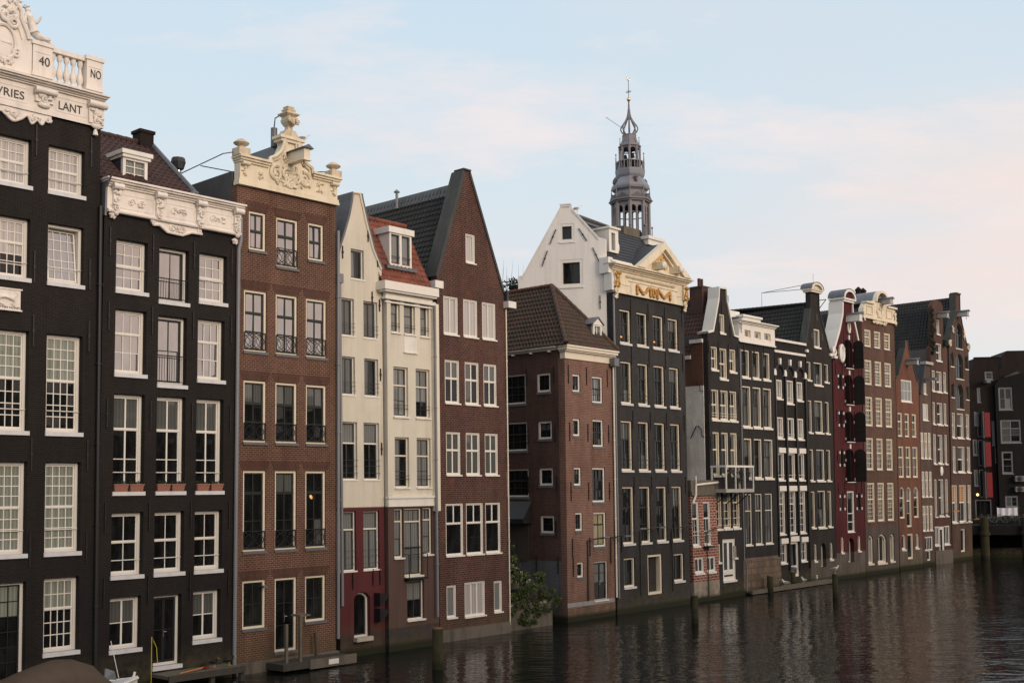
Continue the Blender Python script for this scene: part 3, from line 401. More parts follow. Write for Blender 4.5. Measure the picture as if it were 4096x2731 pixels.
class MB:
    def __init__(s): s.v = []; s.f = []; s.m = []; s.mi = 0
    def add(s, vs, fs):
        o = len(s.v); s.v += [tuple(p) for p in vs]
        for f in fs: s.f.append([i + o for i in f]); s.m.append(s.mi)
        return s
    def box(s, x0, x1, y0, y1, z0, z1):
        return s.add([(x0, y0, z0), (x1, y0, z0), (x1, y1, z0), (x0, y1, z0), (x0, y0, z1), (x1, y0, z1), (x1, y1, z1), (x0, y1, z1)],
                     [(0, 1, 5, 4), (1, 2, 6, 5), (2, 3, 7, 6), (3, 0, 4, 7), (4, 5, 6, 7), (3, 2, 1, 0)])
    def prism(s, loop, y0, y1, holes=(), back=True):
        """outline in x,z extruded from y0 (front, facing -y) to y1; holes open in the front face only"""
        loops = [list(loop)] + [list(h) for h in holes]
        pts = [p for l in loops for p in l]
        ed = []; o_ = 0
        for l in loops:
            ed += [(o_ + i, o_ + (i + 1) % len(l)) for i in range(len(l))]; o_ += len(l)
        if holes:
            vv, _e, tris = delaunay_2d_cdt([Vector((x, z)) for x, z in pts], ed, [], 0, 1e-5)[:3]
            pts = [(v[0], v[1]) for v in vv]
        else: tris = tessellate_polygon([[Vector((x, z, 0)) for x, z in loops[0]]])
        fr = []
        for tr in tris:
            q = [pts[i] for i in tr]; a_ = (q[1][0] - q[0][0]) * (q[2][1] - q[0][1]) - (q[2][0] - q[0][0]) * (q[1][1] - q[0][1])
            if abs(a_) < 1e-9: continue
            if holes:
                c = (sum(p[0] for p in q) / 3, sum(p[1] for p in q) / 3)
                if not inside(c, loops[0]) or any(inside(c, h) for h in loops[1:]): continue
            fr.append(tuple(tr) if a_ > 0 else tuple(tr)[::-1])
        s.add([(x, y0, z) for x, z in pts], fr)
        area = sum(loop[i][0] * loop[(i + 1) % len(loop)][1] - loop[(i + 1) % len(loop)][0] * loop[i][1] for i in range(len(loop)))
        L = list(loop) if area > 0 else list(loop)[::-1]
        n = len(L)
        s.add([(x, y0, z) for x, z in L] + [(x, y1, z) for x, z in L], [(i, i + n, (i + 1) % n + n, (i + 1) % n) for i in range(n)])
        if back:
            t2 = tessellate_polygon([[Vector((x, z, 0)) for x, z in L]])
            s.add([(x, y1, z) for x, z in L], [t[::-1] if ((L[t[1]][0] - L[t[0]][0]) * (L[t[2]][1] - L[t[0]][1]) - (L[t[2]][0] - L[t[0]][0]) * (L[t[1]][1] - L[t[0]][1])) > 0 else t for t in t2])
        return s
    def reveal(s, loop, y0, y1):
        n = len(loop)
        return s.add([(x, y0, z) for x, z in loop] + [(x, y1, z) for x, z in loop], [(i, (i + 1) % n, (i + 1) % n + n, i + n) for i in range(n)])
    def ring(s, lo, li, y0, y1):
        n = len(lo)
        s.add([(x, y0, z) for x, z in lo] + [(x, y0, z) for x, z in li] + [(x, y1, z) for x, z in lo] + [(x, y1, z) for x, z in li],
              [(i, (i + 1) % n, (i + 1) % n + n, i + n) for i in range(n)] +
              [(i + n, (i + 1) % n + n, (i + 1) % n + 3 * n, i + 3 * n) for i in range(n)] +
              [(i, i + 2 * n, (i + 1) % n + 2 * n, (i + 1) % n) for i in range(n)])
        return s
    def tube(s, pts, r, n=6, cap=True):
        pts = [Vector(p) for p in pts]; rs = r if isinstance(r, (list, tuple)) else [r] * len(pts)
        vs = []; prev = None
        for i, p in enumerate(pts):
            d = (pts[min(i + 1, len(pts) - 1)] - pts[max(i - 1, 0)])
            d = d.normalized() if d.length > 1e-9 else Vector((0, 0, 1))
            if prev is None:
                a = Vector((0, 0, 1)) if abs(d.z) < .9 else Vector((1, 0, 0)); x = d.cross(a).normalized()
            else: x = (prev - d * prev.dot(d)).normalized()
            prev = x; y = d.cross(x)
            for k in range(n):
                an = 2 * math.pi * k / n; vs.append(p + (x * math.cos(an) + y * math.sin(an)) * rs[i])
        fs = [(i * n + k, i * n + (k + 1) % n, (i + 1) * n + (k + 1) % n, (i + 1) * n + k) for i in range(len(pts) - 1) for k in range(n)]
        if cap: fs += [tuple(range(n))[::-1], tuple(range((len(pts) - 1) * n, len(pts) * n))]
        return s.add(vs, fs)
    def lathe(s, cx, cy, prof, n=12, rot=0, z0=0, sq=1.0):
        vs = [(cx + r * math.cos(2 * math.pi * k / n + rot), cy + r * sq * math.sin(2 * math.pi * k / n + rot), z0 + z) for r, z in prof for k in range(n)]
        fs = [(i * n + k, i * n + (k + 1) % n, (i + 1) * n + (k + 1) % n, (i + 1) * n + k) for i in range(len(prof) - 1) for k in range(n)]
        fs += [tuple(range(n))[::-1], tuple(range((len(prof) - 1) * n, len(prof) * n))]
        return s.add(vs, fs)
    def ell(s, c, r, n=8, m=5, rot=0):
        vs = []; ca, sa = math.cos(rot), math.sin(rot)
        for i in range(m + 1):
            th = math.pi * i / m
            for k in range(n):
                ph = 2 * math.pi * k / n
                x, y, z = r[0] * math.sin(th) * math.cos(ph), r[1] * math.sin(th) * math.sin(ph), r[2] * math.cos(th)
                vs.append((c[0] + x * ca - z * sa, c[1] + y, c[2] + x * sa + z * ca))
        fs = [(i * n + k, (i + 1) * n + k, (i + 1) * n + (k + 1) % n, i * n + (k + 1) % n) for i in range(m) for k in range(n)]
        return s.add(vs, fs)
    def quad(s, *p): return s.add(p, [tuple(range(len(p)))])
    def mesh(s, name, mats, k=0, smooth=False):
        me = bpy.data.meshes.new(name)
        me.from_pydata([(x + k * z, y, z) for x, y, z in s.v], [], s.f)
        for m in (mats if isinstance(mats, (list, tuple)) else [mats]): me.materials.append(MT[m] if isinstance(m, str) else m)
        me.polygons.foreach_set('material_index', s.m)
        if smooth:
            me.polygons.foreach_set('use_smooth', [True] * len(me.polygons)); me.set_sharp_from_angle(angle=.7)
        me.update(); return me
def link(name, me, parent=None, mtx=None):
    o = bpy.data.objects.new(name, me); COL.objects.link(o)
    if parent: o.parent = parent
    if mtx is not None: o.matrix_basis = mtx
    return o
def tag(o, label=None, cat=None, group=None, kind=None):
    for k, v in (('label', label), ('category', cat), ('group', group), ('kind', kind)):
        if v: o[k] = v
    return o
def thing(name, label, cat, loc=(0, 0, 0), rz=0, group=None):
    o = bpy.data.objects.new(name, None); COL.objects.link(o); o.empty_display_size = .3
    o.location = loc; o.rotation_euler = (0, 0, rz)
    return tag(o, label, cat, group)
class House:
    def __init__(s, key, name, label, cat='house'):
        s.d = HOUSES[key]; s.key = key; s.w = s.d['w']; s.k = s.d['k']; s.az = s.d['az']
        s.root = thing(name, label, cat, s.d['o'], R_(90 - s.az)); s.M = Matrix.Identity(4)
    def sub(s, key):
        """another face of the same house, given in its own elevation frame"""
        h = House.__new__(House); h.d = HOUSES[key]; h.key = key; h.w = h.d['w']; h.k = h.d['k']; h.az = h.d['az']; h.root = s.root
        a = Matrix.Translation(s.d['o']) @ Matrix.Rotation(R_(90 - s.az), 4, 'Z'); b = Matrix.Translation(h.d['o']) @ Matrix.Rotation(R_(90 - h.az), 4, 'Z')
        h.M = a.inverted() @ b; return h
    def part(s, name, mb, mats, smooth=False, parent=None, at=(0, 0, 0), label=None):
        me = mb if isinstance(mb, bpy.types.Mesh) else mb.mesh(name, mats, s.k, smooth)
        u, y, z = at
        o = link(name, me, parent or s.root, (s.M if not parent else Matrix.Identity(4)) @ Matrix.Translation((u + s.k * z, y, z)))
        if label: o['label'] = label
        return o
    def wall(s, outline, depth=8, m=None, rd=.45, name='wall', wins=None, y0=0):
        holes = []
        for wdw in (s.d['win'] if wins is None else wins):
            u, z, w, h, st = wdw[:5]; ar = wdw[5].get('arch', 0) if len(wdw) > 5 else 0
            if STY[st]['kind'] == 'panel': continue
            holes.append(rect(u + .008, z + .008, w - .016, h - .016, ar))
        b = MB(); b.prism(outline, y0, depth, holes)
        for hl in holes: b.reveal(hl, y0, y0 + rd)
        return s.part(name, b, m or s.key)
    def windows(s):
        for wdw in s.d['win']:
            window(s, *wdw[:5], arch=(wdw[5].get('arch', 0) if len(wdw) > 5 else 0))
# ------------------------------------------------------------------ windows
STY = {}
def sty(names, f='white', fw=.09, s=None, sw=.05, segs=((1, 2, 1),), rec=.1, fd=.06, sill='white', bars=(), cur=0, cm='cur_dim', rail=None, kind='window', mun=.03, g='glass', sd=.06, sh=.12, lit=0, tr=None):
    for n in names.split(): STY[n] = dict(f=f, fw=fw, s=s, sw=sw, segs=segs, rec=rec, fd=fd, sill=sill, bars=bars, cur=cur, cm=cm, rail=rail, kind=kind, mun=mun, g=g, sd=sd, sh=sh, lit=lit, tr=tr)
B_ = dict(rec=.24, sill='sill_pale', fw=.11, sh=.13)
sty('a1', segs=((.5, 4, 2), (.5, 4, 2)), bars=(.30,), cur=1, cm='cur_pale', **B_)
sty('a2', segs=((.4, 4, 2), (.6, 4, 3)), bars=(.27,), cur=.6, cm='cur_pale', **B_)
sty('a2t', segs=((1, 1, 1),), fd=.34, bars=(.27,), **dict(B_, rec=.20))
sty('a3', segs=((.47, 4, 4), (.53, 4, 4)), bars=(.22,), cur=.5, cm='cur_green', **B_)
sty('a4', segs=((.5, 4, 4), (.5, 4, 4)), bars=(.25,), cur=1, cm='cur_green', **B_)
sty('a5', segs=((.42, 4, 2), (.58, 4, 3)), cur=.42, cm='cur_green', **B_)
sty('adoor', segs=((1, 3, 6),), s='black', kind='door', cur=.3, cm='cur_green', **B_)
sty('b1', segs=((.5, 3, 2), (.5, 3, 2)), bars=(.46,), g='glass_b', **B_)
sty('bfr', segs=((1, 2, 1),), s='black', rail='bars', g='glass_b', sw=.07, **B_)
sty('b2', segs=((.36, 3, 1), (.64, 3, 2)), g='glass_b', **B_)
sty('bfr2', segs=((1, 2, 2),), s='black', rail='bars', g='glass_b', sw=.07, **B_)
sty('b3', segs=((.35, 2, 1), (.65, 2, 2)), bars=(.20,), mun=.06, g='glass', **B_)
sty('b4', segs=((.47, 2, 1), (.53, 2, 1)), bars=(.24,), **B_)
sty('b5', segs=((1, 2, 2),), mun=.07, **B_)
sty('bdoor', segs=((1, 2, 2),), s='black', kind='door', sw=.09, mun=.12, **B_)
C_ = dict(f='cream', s='green', fw=.10, rec=.07, fd=.07, sill='sill_dark', sh=.10, sw=.06, mun=.05)
sty('c1', segs=((.5, 2, 1), (.5, 2, 1)), g='glass_b', **C_)
sty('cfr', segs=((.36, 2, 1), (.64, 2, 2)), g='glass_b', rail='fancy', **C_)
sty('c2', segs=((.36, 2, 1), (.64, 2, 2)), g='glass_b', rail='fancy', **C_)
sty('c3', segs=((.36, 2, 1), (.64, 2, 2)), rail='fancy', cur=.36, cm='cur_dim', **C_)
sty('c4', segs=((.27, 2, 1), (.73, 2, 2)), rail='fancy', **C_)
sty('c5', segs=((1, 2, 2),), g='glass_old', **C_)
sty('cdoor', segs=((1, 2, 3),), kind='door', **C_)
D_ = dict(tr=1, f='white', s='greygreen', fw=.06, rec=.12, fd=.06, sill='white', sd=.03, sh=.05, sw=.05)
sty('d0', segs=((1, 2, 1),), cur=1, cm='cur_grey', mun=.06, **D_)
sty('d1', segs=((1, 2, 1),), rail='wires', mun=.06, cur=1, cm='cur_dim', **D_)
sty('d3', segs=((.36, 1, 1), (.64, 2, 1)), rail='wires', mun=.06, cur=.4, cm='cur_grey', **D_)
sty('d4', segs=((.30, 1, 1), (.70, 2, 1)), rail='wires', mun=.06, cur=1, cm='cur_grey', **D_)
sty('ddoor', segs=((1, 1, 1),), f='white2', fw=.10, s='greygreen', rec=.20, kind='door', sill=None)
E_ = dict(tr=1, f='bone', s='greygreen', fw=.075, rec=.12, fd=.05, sill='white2', sd=.08, sh=.06, sw=.045)
sty('e1', segs=((1, 1, 2),), cur=1, cm='cur_grey', rail='onebar', **E_)
sty('eblind', kind='panel')
sty('e2', segs=((.36, 2, 1), (.64, 2, 2)), rail='onebar', cur=1, cm='cur_grey', **E_)
sty('e4s', segs=((.25, 2, 1), (.75, 1, 2)), cur=1, cm='cur_grey', **E_)
sty('e4d', segs=((.19, 3, 1), (.81, 2, 2)), cur=1, cm='cur_grey', kind='door', rail='bars', **E_)
sty('e5', segs=((1, 2, 2),), cur=.6, cm='cur_grey', **E_)
F_ = dict(f='white', fw=.06, sw=.05, rec=.03, fd=.06, sill='white2', sd=.07, sh=.06)
sty('f0', segs=((1, 1, 1),), cur=1, cm='cur_pale', **F_)
sty('f1', segs=((1, 2, 1),), cur=1, cm='cur_pale', mun=.06, **F_)
sty('f2', segs=((.42, 2, 1), (.58, 2, 1)), mun=.07, cur=1, cm='cur_dim', **F_)
sty('f4', segs=((.38, 2, 1), (.62, 1, 1)), mun=.07, cur=.2, cm='cur_grey', **F_)
sty('f5', segs=((1, 1, 1),), cur=1, cm='cur_grey', **F_)
sty('f5w', segs=((1, 3, 1),), cur=1, cm='cur_pale', mun=.07, **F_)
G_ = dict(f='white', s='green', fw=.10, sw=.04, rec=.07, fd=.07, sill='sill_dark', sd=.04, sh=.12)
sty('g1', segs=((1, 2, 3),), **G_)
sty('g2', segs=((.46, 4, 2), (.54, 4, 2)), **G_)
sty('g2p', segs=((.46, 4, 1), (.54, 4, 2)), g='glass_b', **G_)
sty('g3', segs=((.36, 3, 1), (.64, 3, 2)), **G_)
sty('g3c', segs=((.34, 2, 1), (.66, 2, 1)), cur=.66, cm='cur_sand', **G_)
sty('gdoor', segs=((.58, 2, 2), (.42, 2, 1)), mun=.12, cur=1, cm='cur_dim', kind='door', f='white', s='green', fw=.06, sw=.09, rec=.06, fd=.06, sill='white2', sh=.06)
sty('g6', f='white2', fw=.09, sw=.04, s='black', rec=.05, fd=.06, sill='sill_dark', sd=.04, segs=((.42, 3, 1), (.58, 3, 2)))
sty('g7', f='white2', fw=.12, sw=.04, s='black', rec=.05, fd=.06, sill='sill_dark', sd=.04, segs=((1, 2, 2),))
M_ = dict(f='cream', s='green', fw=.10, sw=.05, rec=.10, fd=.12, sill='sill_pale', sd=.06, sh=.11, mun=.035)
sty('m1', segs=((.40, 2, 1), (.60, 2, 2)), rail='hooks', **M_)
sty('m2', segs=((.36, 2, 1), (.64, 2, 2)), rail='hooks', **M_)
sty('m3', segs=((.37, 3, 1), (.63, 2, 2)), rail='hooks', cur=.0, **M_)
sty('m4', segs=((.37, 3, 1), (.63, 2, 2)), **M_)
sty('m5', segs=((1, 3, 2),), **M_)
sty('m5d', f='cream', s='green', fw=.14, sw=.05, rec=.06, fd=.40, sill=None, segs=((1, 1, 2),), kind='door')
sty('w1', f='white', s='greygreen', fw=.16, sw=.05, rec=.02, fd=.12, sill='white', sd=.04, sh=.07, segs=((1, 1, 1),))
sty('w2', f='white', s='black', fw=.18, sw=.06, rec=.02, fd=.14, sill='white', sd=.05, sh=.08, segs=((1, 2, 1),), mun=.12)
NN = dict(f='bone', fw=.09, sw=.05, rec=.06, fd=.14, sill='white', sd=.07, sh=.11)
sty('n0', segs=((1, 1, 1),), cur=1, cm='cur_grey', **NN)
sty('n1', segs=((.5, 2, 1), (.5, 2, 1)), **NN)
sty('n1b', segs=((.5, 2, 1), (.5, 2, 1)), **NN)
sty('n2', segs=((.5, 2, 1), (.5, 2, 1)), bars=(.14, .22), **NN)
sty('n3', segs=((.4, 1, 1), (.6, 1, 1)), **NN)
sty('n4', segs=((.28, 1, 1), (.72, 2, 3)), bars=(.1, .28), **NN)
sty('n5', segs=((1, 1, 1),), **NN)
sty('n5d', f='white', fw=.08, s='white', sw=.16, mun=.22, rec=.05, fd=.05, sill='white', segs=((.82, 2, 1), (.18, 1, 1)), kind='door')
sty('an1', f='white2', fw=.07, sw=.05, rec=.03, fd=.08, sill='white2', segs=((.38, 1, 1), (.62, 2, 2)), bars=(.24, .32))
sty('an2', f='white2', fw=.08, sw=.05, rec=.03, fd=.06, sill='white2', segs=((1, 2, 1),), mun=.08)
PP = dict(f='bone', s='green', fw=.10, sw=.05, rec=.05, fd=.20, sill='white', sd=.07, sh=.12)
sty('p0', f='cream', s='cream', fw=.07, sw=.03, rec=.02, fd=.06, sill=None, segs=((1, 1, 1),), g='glass_b')
sty('p1', segs=((.5, 2, 1), (.5, 2, 1)), **PP)
sty('p2', segs=((.45, 2, 1), (.55, 2, 1)), cur=1, cm='cur_dim', **PP)
sty('p4', segs=((.33, 2, 1), (.67, 2, 2)), cur=1, cm='cur_dim', tr=1, f='bone', s='green', fw=.08, sw=.06, rec=.05, fd=.08, sill='white', sd=.03, sh=.08)
QQ = dict(f='white', fw=.11, sw=.05, rec=.04, fd=.14, sill='white', sd=.06, sh=.09)
sty('q1 q2', segs=((1, 2, 1),), mun=.06, cur=1, cm='cur_grey', bars=(.12, .22), **QQ)
sty('q3', segs=((1, 1, 1),), bars=(.18,), **QQ)
sty('q4', segs=((.3, 2, 2), (.7, 2, 4)), f='white', fw=.09, sw=.04, rec=.04, fd=.12, sill='white', sd=.05, sh=.09)
sty('q5', segs=((1, 2, 2),), f='white', fw=.09, sw=.04, rec=.04, fd=.1, sill='white', sd=.05, sh=.09)
sty('q5d', f='white', s='white', fw=.08, sw=.12, mun=.1, rec=.05, fd=.06, sill=None, segs=((.75, 1, 1), (.25, 1, 1)), kind='door')
RR = dict(f='bone', s='green', sw=.04, rec=.05, fd=.16, sill='white', sd=.08, sh=.10)
sty('r0', segs=((1, 1, 1),), cur=1, cm='cur_grey', fw=.12, **RR)
sty('r1', segs=((.5, 1, 1), (.5, 1, 2)), fw=.08, **RR)
sty('r2', segs=((.5, 2, 1), (.5, 2, 2)), fw=.09, **RR)
sty('r5', f='bone', fw=.09, s='green', rec=.05, fd=.16, sill='white2', segs=((1, 1, 1),))
sty('r5d', f='bone', fw=.10, s='green', rec=.30, fd=.10, sill=None, segs=((1, 1, 1),), kind='door')
sty('s1', f='black', fw=.05, s='black', rec=.30, fd=.10, sill='white2', sd=.10, sh=.05, segs=((1, 2, 1),), kind='hatch')
sty('s2', f='black', fw=.06, s='black', rec=.02, fd=.05, sill=None, segs=((1, 2, 1),), kind='hatch')
sty('s3', f='white', fw=.10, sw=.03, rec=.03, fd=.08, sill='white', sd=.03, sh=.05, segs=((.55, 1, 1), (.22, 1, 1), (.23, 1, 1)))
sty('s5', f='bone', fw=.10, rec=.05, fd=.16, sill='white2', segs=((1, 1, 1),))
sty('s5d', f='bone', fw=.10, rec=.35, fd=.10, sill=None, segs=((1, 1, 1),), kind='door')
T_ = dict(f='cream', fw=.11, sw=.05, rec=.04, fd=.09, sill='sill_dark', sd=.05, sh=.07, mun=.03, cur=1, cm='cur_dim')
sty('t1', segs=((.42, 3, 2), (.58, 3, 3)), **T_); sty('t2', segs=((.42, 3, 3), (.58, 3, 4)), **T_)
sty('t3', segs=((.46, 3, 3), (.54, 3, 3)), **T_); sty('t4', segs=((.42, 3, 4), (.58, 3, 5)), **T_)
sty('t5', f='bone', fw=.14, rec=.10, fd=.22, sill='bone', sd=.05, segs=((1, 1, 1),)); sty('t5d', f='bone', fw=.14, rec=.10, fd=.18, sill='bone', sd=.05, segs=((1, 2, 1),), mun=.08)
U_ = dict(f='cream', fw=.09, sw=.05, rec=.04, fd=.09, sill='sill_dark', sd=.04, sh=.06)
sty('u0', segs=((1, 3, 2),), mun=.05, cur=1, cm='cur_grey', f='white', fw=.09, rec=.04, fd=.05, sill='white', sd=.04, sh=.06)
sty('u1', segs=((.35, 1, 1), (.65, 2, 2)), **U_); sty('u2', segs=((.35, 2, 1), (.65, 2, 2)), **U_); sty('u3', segs=((.34, 1, 1), (.66, 1, 2)), **U_)
sty('u5', f='white2', fw=.10, rec=.05, fd=.10, sill='white2', segs=((1, 1, 1),)); sty('u5d', f='cream', fw=.12, rec=.06, fd=.08, sill=None, segs=((1, 1, 1),), kind='door')
sty('v0 v1', f='bone', fw=.08, rec=.03, fd=.05, sill='white2', sd=.05, sh=.05, segs=((1, 1, 1),), cur=1, cm='cur_pale', s='bone')
sty('v2', f='bone', fw=.08, rec=.03, fd=.05, sill='white2', sd=.05, sh=.05, segs=((.34, 1, 1), (.66, 1, 2)), cur=1, cm='cur_pale', s='bone')
sty('v5', f='white2', fw=.08, rec=.03, fd=.05, sill=None, segs=((1, 4, 1),), mun=.06); sty('v5b', f='white2', fw=.08, rec=.03, fd=.05, sill=None, segs=((1, 1, 1),), kind='door')
X_ = dict(f='white', fw=.09, sw=.05, rec=.05, fd=.18, sill='white', sd=.08, sh=.10)
sty('x0 x1', segs=((.5, 1, 1), (.5, 1, 1)), **X_); sty('x2', segs=((.5, 1, 1), (.5, 1, 1)), **X_)
sty('x5', f='white', fw=.08, rec=.03, fd=.05, sill='white', sh=.10, segs=((1, 3, 1),), mun=.07); sty('x5d', f='white', s='white', fw=.12, sw=.16, rec=.03, fd=.05, sill='white', segs=((1, 1, 1),), kind='door')
sty('y0', f='greygreen', fw=.07, rec=.06, fd=.06, sill='white', sd=.06, sh=.08, segs=((1, 2, 2),)); sty('y1', f='greygreen', fw=.12, s='greygreen', rec=.10, fd=.08, sill='white', sd=.06, sh=.07, segs=((.45, 2, 1), (.55, 2, 1)), kind='hatch')
sty('y4', segs=((.47, 2, 1), (.53, 2, 1)), lit=.47, **X_); sty('y5', f='white2', fw=.08, rec=.10, fd=.10, sill=None, segs=((1, 1, 1),), kind='door')
Z_ = dict(f='ac', fw=.13, sw=.05, rec=.04, fd=.06, sill='ac', sd=.05, sh=.06)
sty('z0 z1 z2', segs=((1, 1, 2),), **Z_); sty('z3', f='ac', fw=.07, s='black', rec=.05, fd=.10, sill=None, segs=((1, 2, 1),), kind='hatch')
sty('z5', f='ac', fw=.12, s='black', rec=.04, fd=.2, sill=None, segs=((1, 3, 1),), kind='door'); sty('z6', segs=((1, 2, 2),), mun=.12, **Z_)
sty('z7', segs=((.36, 2, 1), (.64, 2, 2)), mun=.10, **Z_); sty('z8', segs=((.34, 1, 1), (.66, 1, 2)), **Z_)
KN = {'window': 'window', 'door': 'door', 'hatch': 'loading_door', 'panel': 'blind_panel'}
WC = {}
def window(H, u, z, w, h, st, arch=0):
    S = STY[st]; k = H.k
    if S['kind'] == 'panel':
        b = MB(); b.box(0, w, -.02, .05, 0, h); b.box(-.05, w + .05, -.08, .0, -.06, -.001)
        H.part('blind_panel', b, 'white2', at=(u, 0, z)); return
    key = (st, round(w, 2), round(h, 2), arch, round(k, 3), random.randint(0, 4))
    if key not in WC:
        fw, rec, fd = S['fw'], S['rec'], S['fd']
        fr = MB(); sm = fr if S['s'] is None else MB(); pn = MB()
        fr.ring(rect(0, 0, w, h, arch), inset(0, 0, w, h, fw, arch * .95), rec, rec + fd + .05)
        yp = rec + fd
        x0, x1, zt, zb = fw, w - fw, h - fw, fw
        H0 = zt - zb; top = zt
        for i, (fr_, nc, nr) in enumerate(S['segs']):
            bot = top - H0 * fr_
            sw = S['sw']; last = i == len(S['segs']) - 1
            if arch and i == 0:
                ar2 = arch * .95
                lo = rect(x0, bot, x1 - x0, top - bot, ar2); li = rect(x0 + sw, bot + sw, x1 - x0 - 2 * sw, top - bot - 2 * sw, ar2 * .9)
                sm.ring(lo, li, yp - .02, yp + .04)
            else:
                sm.box(x0, x0 + sw, yp - .02, yp + .04, bot, top); sm.box(x1 - sw, x1, yp - .02, yp + .04, bot, top)
                sm.box(x0 + sw, x1 - sw, yp - .02, yp + .04, top - sw, top); sm.box(x0 + sw, x1 - sw, yp - .02, yp + .04, bot, bot + sw)
            if not last: (fr if (S['tr'] or S['s'] is None) else sm).box(x0 - .002, x1 + .002, yp - .035, yp + .045, bot - .03, bot + .035)
            ix0, ix1, iz0, iz1 = x0 + sw, x1 - sw, bot + sw, top - sw
            mu = S['mun']; head = arch * w * .9 if (arch and i == 0) else 0
            for c in range(1, nc):
                xc = ix0 + (ix1 - ix0) * c / nc; sm.box(xc - mu / 2, xc + mu / 2, yp - .012, yp + .03, iz0, iz1 - (head * .25 if nc == 2 else head * .7))
            for r in range(1, nr):
                zc = iz0 + (iz1 - iz0) * r / nr; sm.box(ix0, ix1, yp - .010, yp + .028, zc - .016, zc + .016)
            for c in range(nc):
                for r in range(nr):
                    a0, a1 = ix0 + (ix1 - ix0) * c / nc, ix0 + (ix1 - ix0) * (c + 1) / nc
                    b0, b1 = iz0 + (iz1 - iz0) * r / nr, iz0 + (iz1 - iz0) * (r + 1) / nr
                    frac = (h - (b0 + b1) / 2) / h
                    pn.mi = 2 if frac < S['lit'] else (1 if (S['cur'] and frac < S['cur']) else 0)
                    if not S['cur'] and not S['lit'] and key[5] == 1 and c == 0 and S['kind'] == 'window' and S['g'] == 'glass': pn.mi = 1
                    if not S['cur'] and not S['lit'] and S['kind'] == 'window' and S['g'] == 'glass' and ((key[5] == 3 and frac < .34) or (key[5] == 2 and frac > .62 and nc > 1 and c == nc - 1)): pn.mi = 1
                    if S['cur'] == 1 and S['cm'] in ('cur_dim', 'cur_grey') and ((key[5] == 2 and frac > .66) or (key[5] == 3 and c == nc - 1 and nc > 1)): pn.mi = 0
                    tx, tz = random.gauss(0, .006), random.gauss(0, .009)
                    yy = yp + .015
                    pn.quad((a0, yy - tx, b0), (a1, yy + tx, b0), (a1, yy + tx + tz, b1), (a0, yy - tx + tz, b1))
            top = bot
        for fz in S['bars']: fr.tube([(-.0, rec - .03, h * fz), (w, rec - .03, h * fz)], .018, 5)
        mats = {'f': S['f']}
        WC[key] = dict(frame=fr.mesh('window_frame', S['f'], k), sash=None if S['s'] is None else sm.mesh('window_sash', S['s'], k),
                       pane=pn.mesh('window_pane', [S['g'], S['cm'], 'lit'], k))
        if S['sill']:
            b = MB(); b.box(-.02, w + .04, -S['sd'], min(rec, .1) + .02, -S['sh'], .012); WC[key]['sill'] = b.mesh('window_sill', S['sill'], k)
        if S['rail']:
            b = MB(); rl = S['rail']; y = rec - .05 if rl in ('bars', 'fancy') else -.02
            y = min(y, .02)
            if rl == 'bars':
                hh = h * .42; b.tube([(0.02, y, hh), (w - .02, y, hh)], .022, 5); b.tube([(0.02, y, .12), (w - .02, y, .12)], .016, 5)
                for i in range(1, 12): x = w * i / 12; b.tube([(x, y, .12), (x, y, hh)], .007, 4)
            elif rl == 'fancy':
                hh = .78; b.tube([(0.06, y, hh), (w - .06, y, hh)], .018, 5); b.tube([(.06, y, .10), (w - .06, y, .10)], .016, 5)
                for i in (0, 1):
                    ca = w * (.27 + .46 * i); rr = w * .2
                    for sgn in (-1, 1):
                        b.tube([(ca + sgn * (rr - 1.9 * rr * math.sin(math.pi * j / 10)), y, .10 + (hh - .1) * j / 10) for j in range(11)], .015, 5)
                for x in (.06, w / 2, w - .06): b.tube([(x, y, .1), (x, y, hh)], .016, 5)
            elif rl == 'wires':
                for fz in (.12, .24, .34): b.tube([(-.02, -.03, h * fz), (w + .03, -.03, h * fz)], .008, 4)
            elif rl == 'onebar':
                b.tube([(.02, -.02, h * .17), (w - .02, -.02, h * .17)], .014, 4); b.tube([(.02, -.02, h * .24), (w - .02, -.02, h * .24)], .010, 4)
            elif rl == 'hooks':
                for fz in (.12, .22): b.tube([(.05, y, h * fz), (w - .12, y, h * fz), (w - .08, y - .03, h * fz + .05)], .012, 4)
            WC[key]['rail'] = b.mesh('window_railing', 'black' if rl != 'wires' else 'greygreen', k)
    c = WC[key]
    wo = H.part(KN[S['kind']], c['frame'], None, at=(u, 0, z))
    for nm, kk in (('sash', 'sash'), ('pane', 'pane'), ('sill', 'sill'), ('railing', 'rail')):
        if c.get(kk): link(nm, c[kk], wo)
    if st in ('bdoor', 'cdoor', 'gdoor'):
        b = MB(); yy = S['rec'] + S['fd'] - .05; b.box(w / 2 - .02, w / 2 + .02, yy, yy + .03, h * .40, h * .50); b.tube([(w / 2, yy - .03, h * .47), (w / 2 + .10, yy - .03, h * .47)], .014, 5); link('handle', b.mesh('handle', 'steel', k), wo)
    return wo
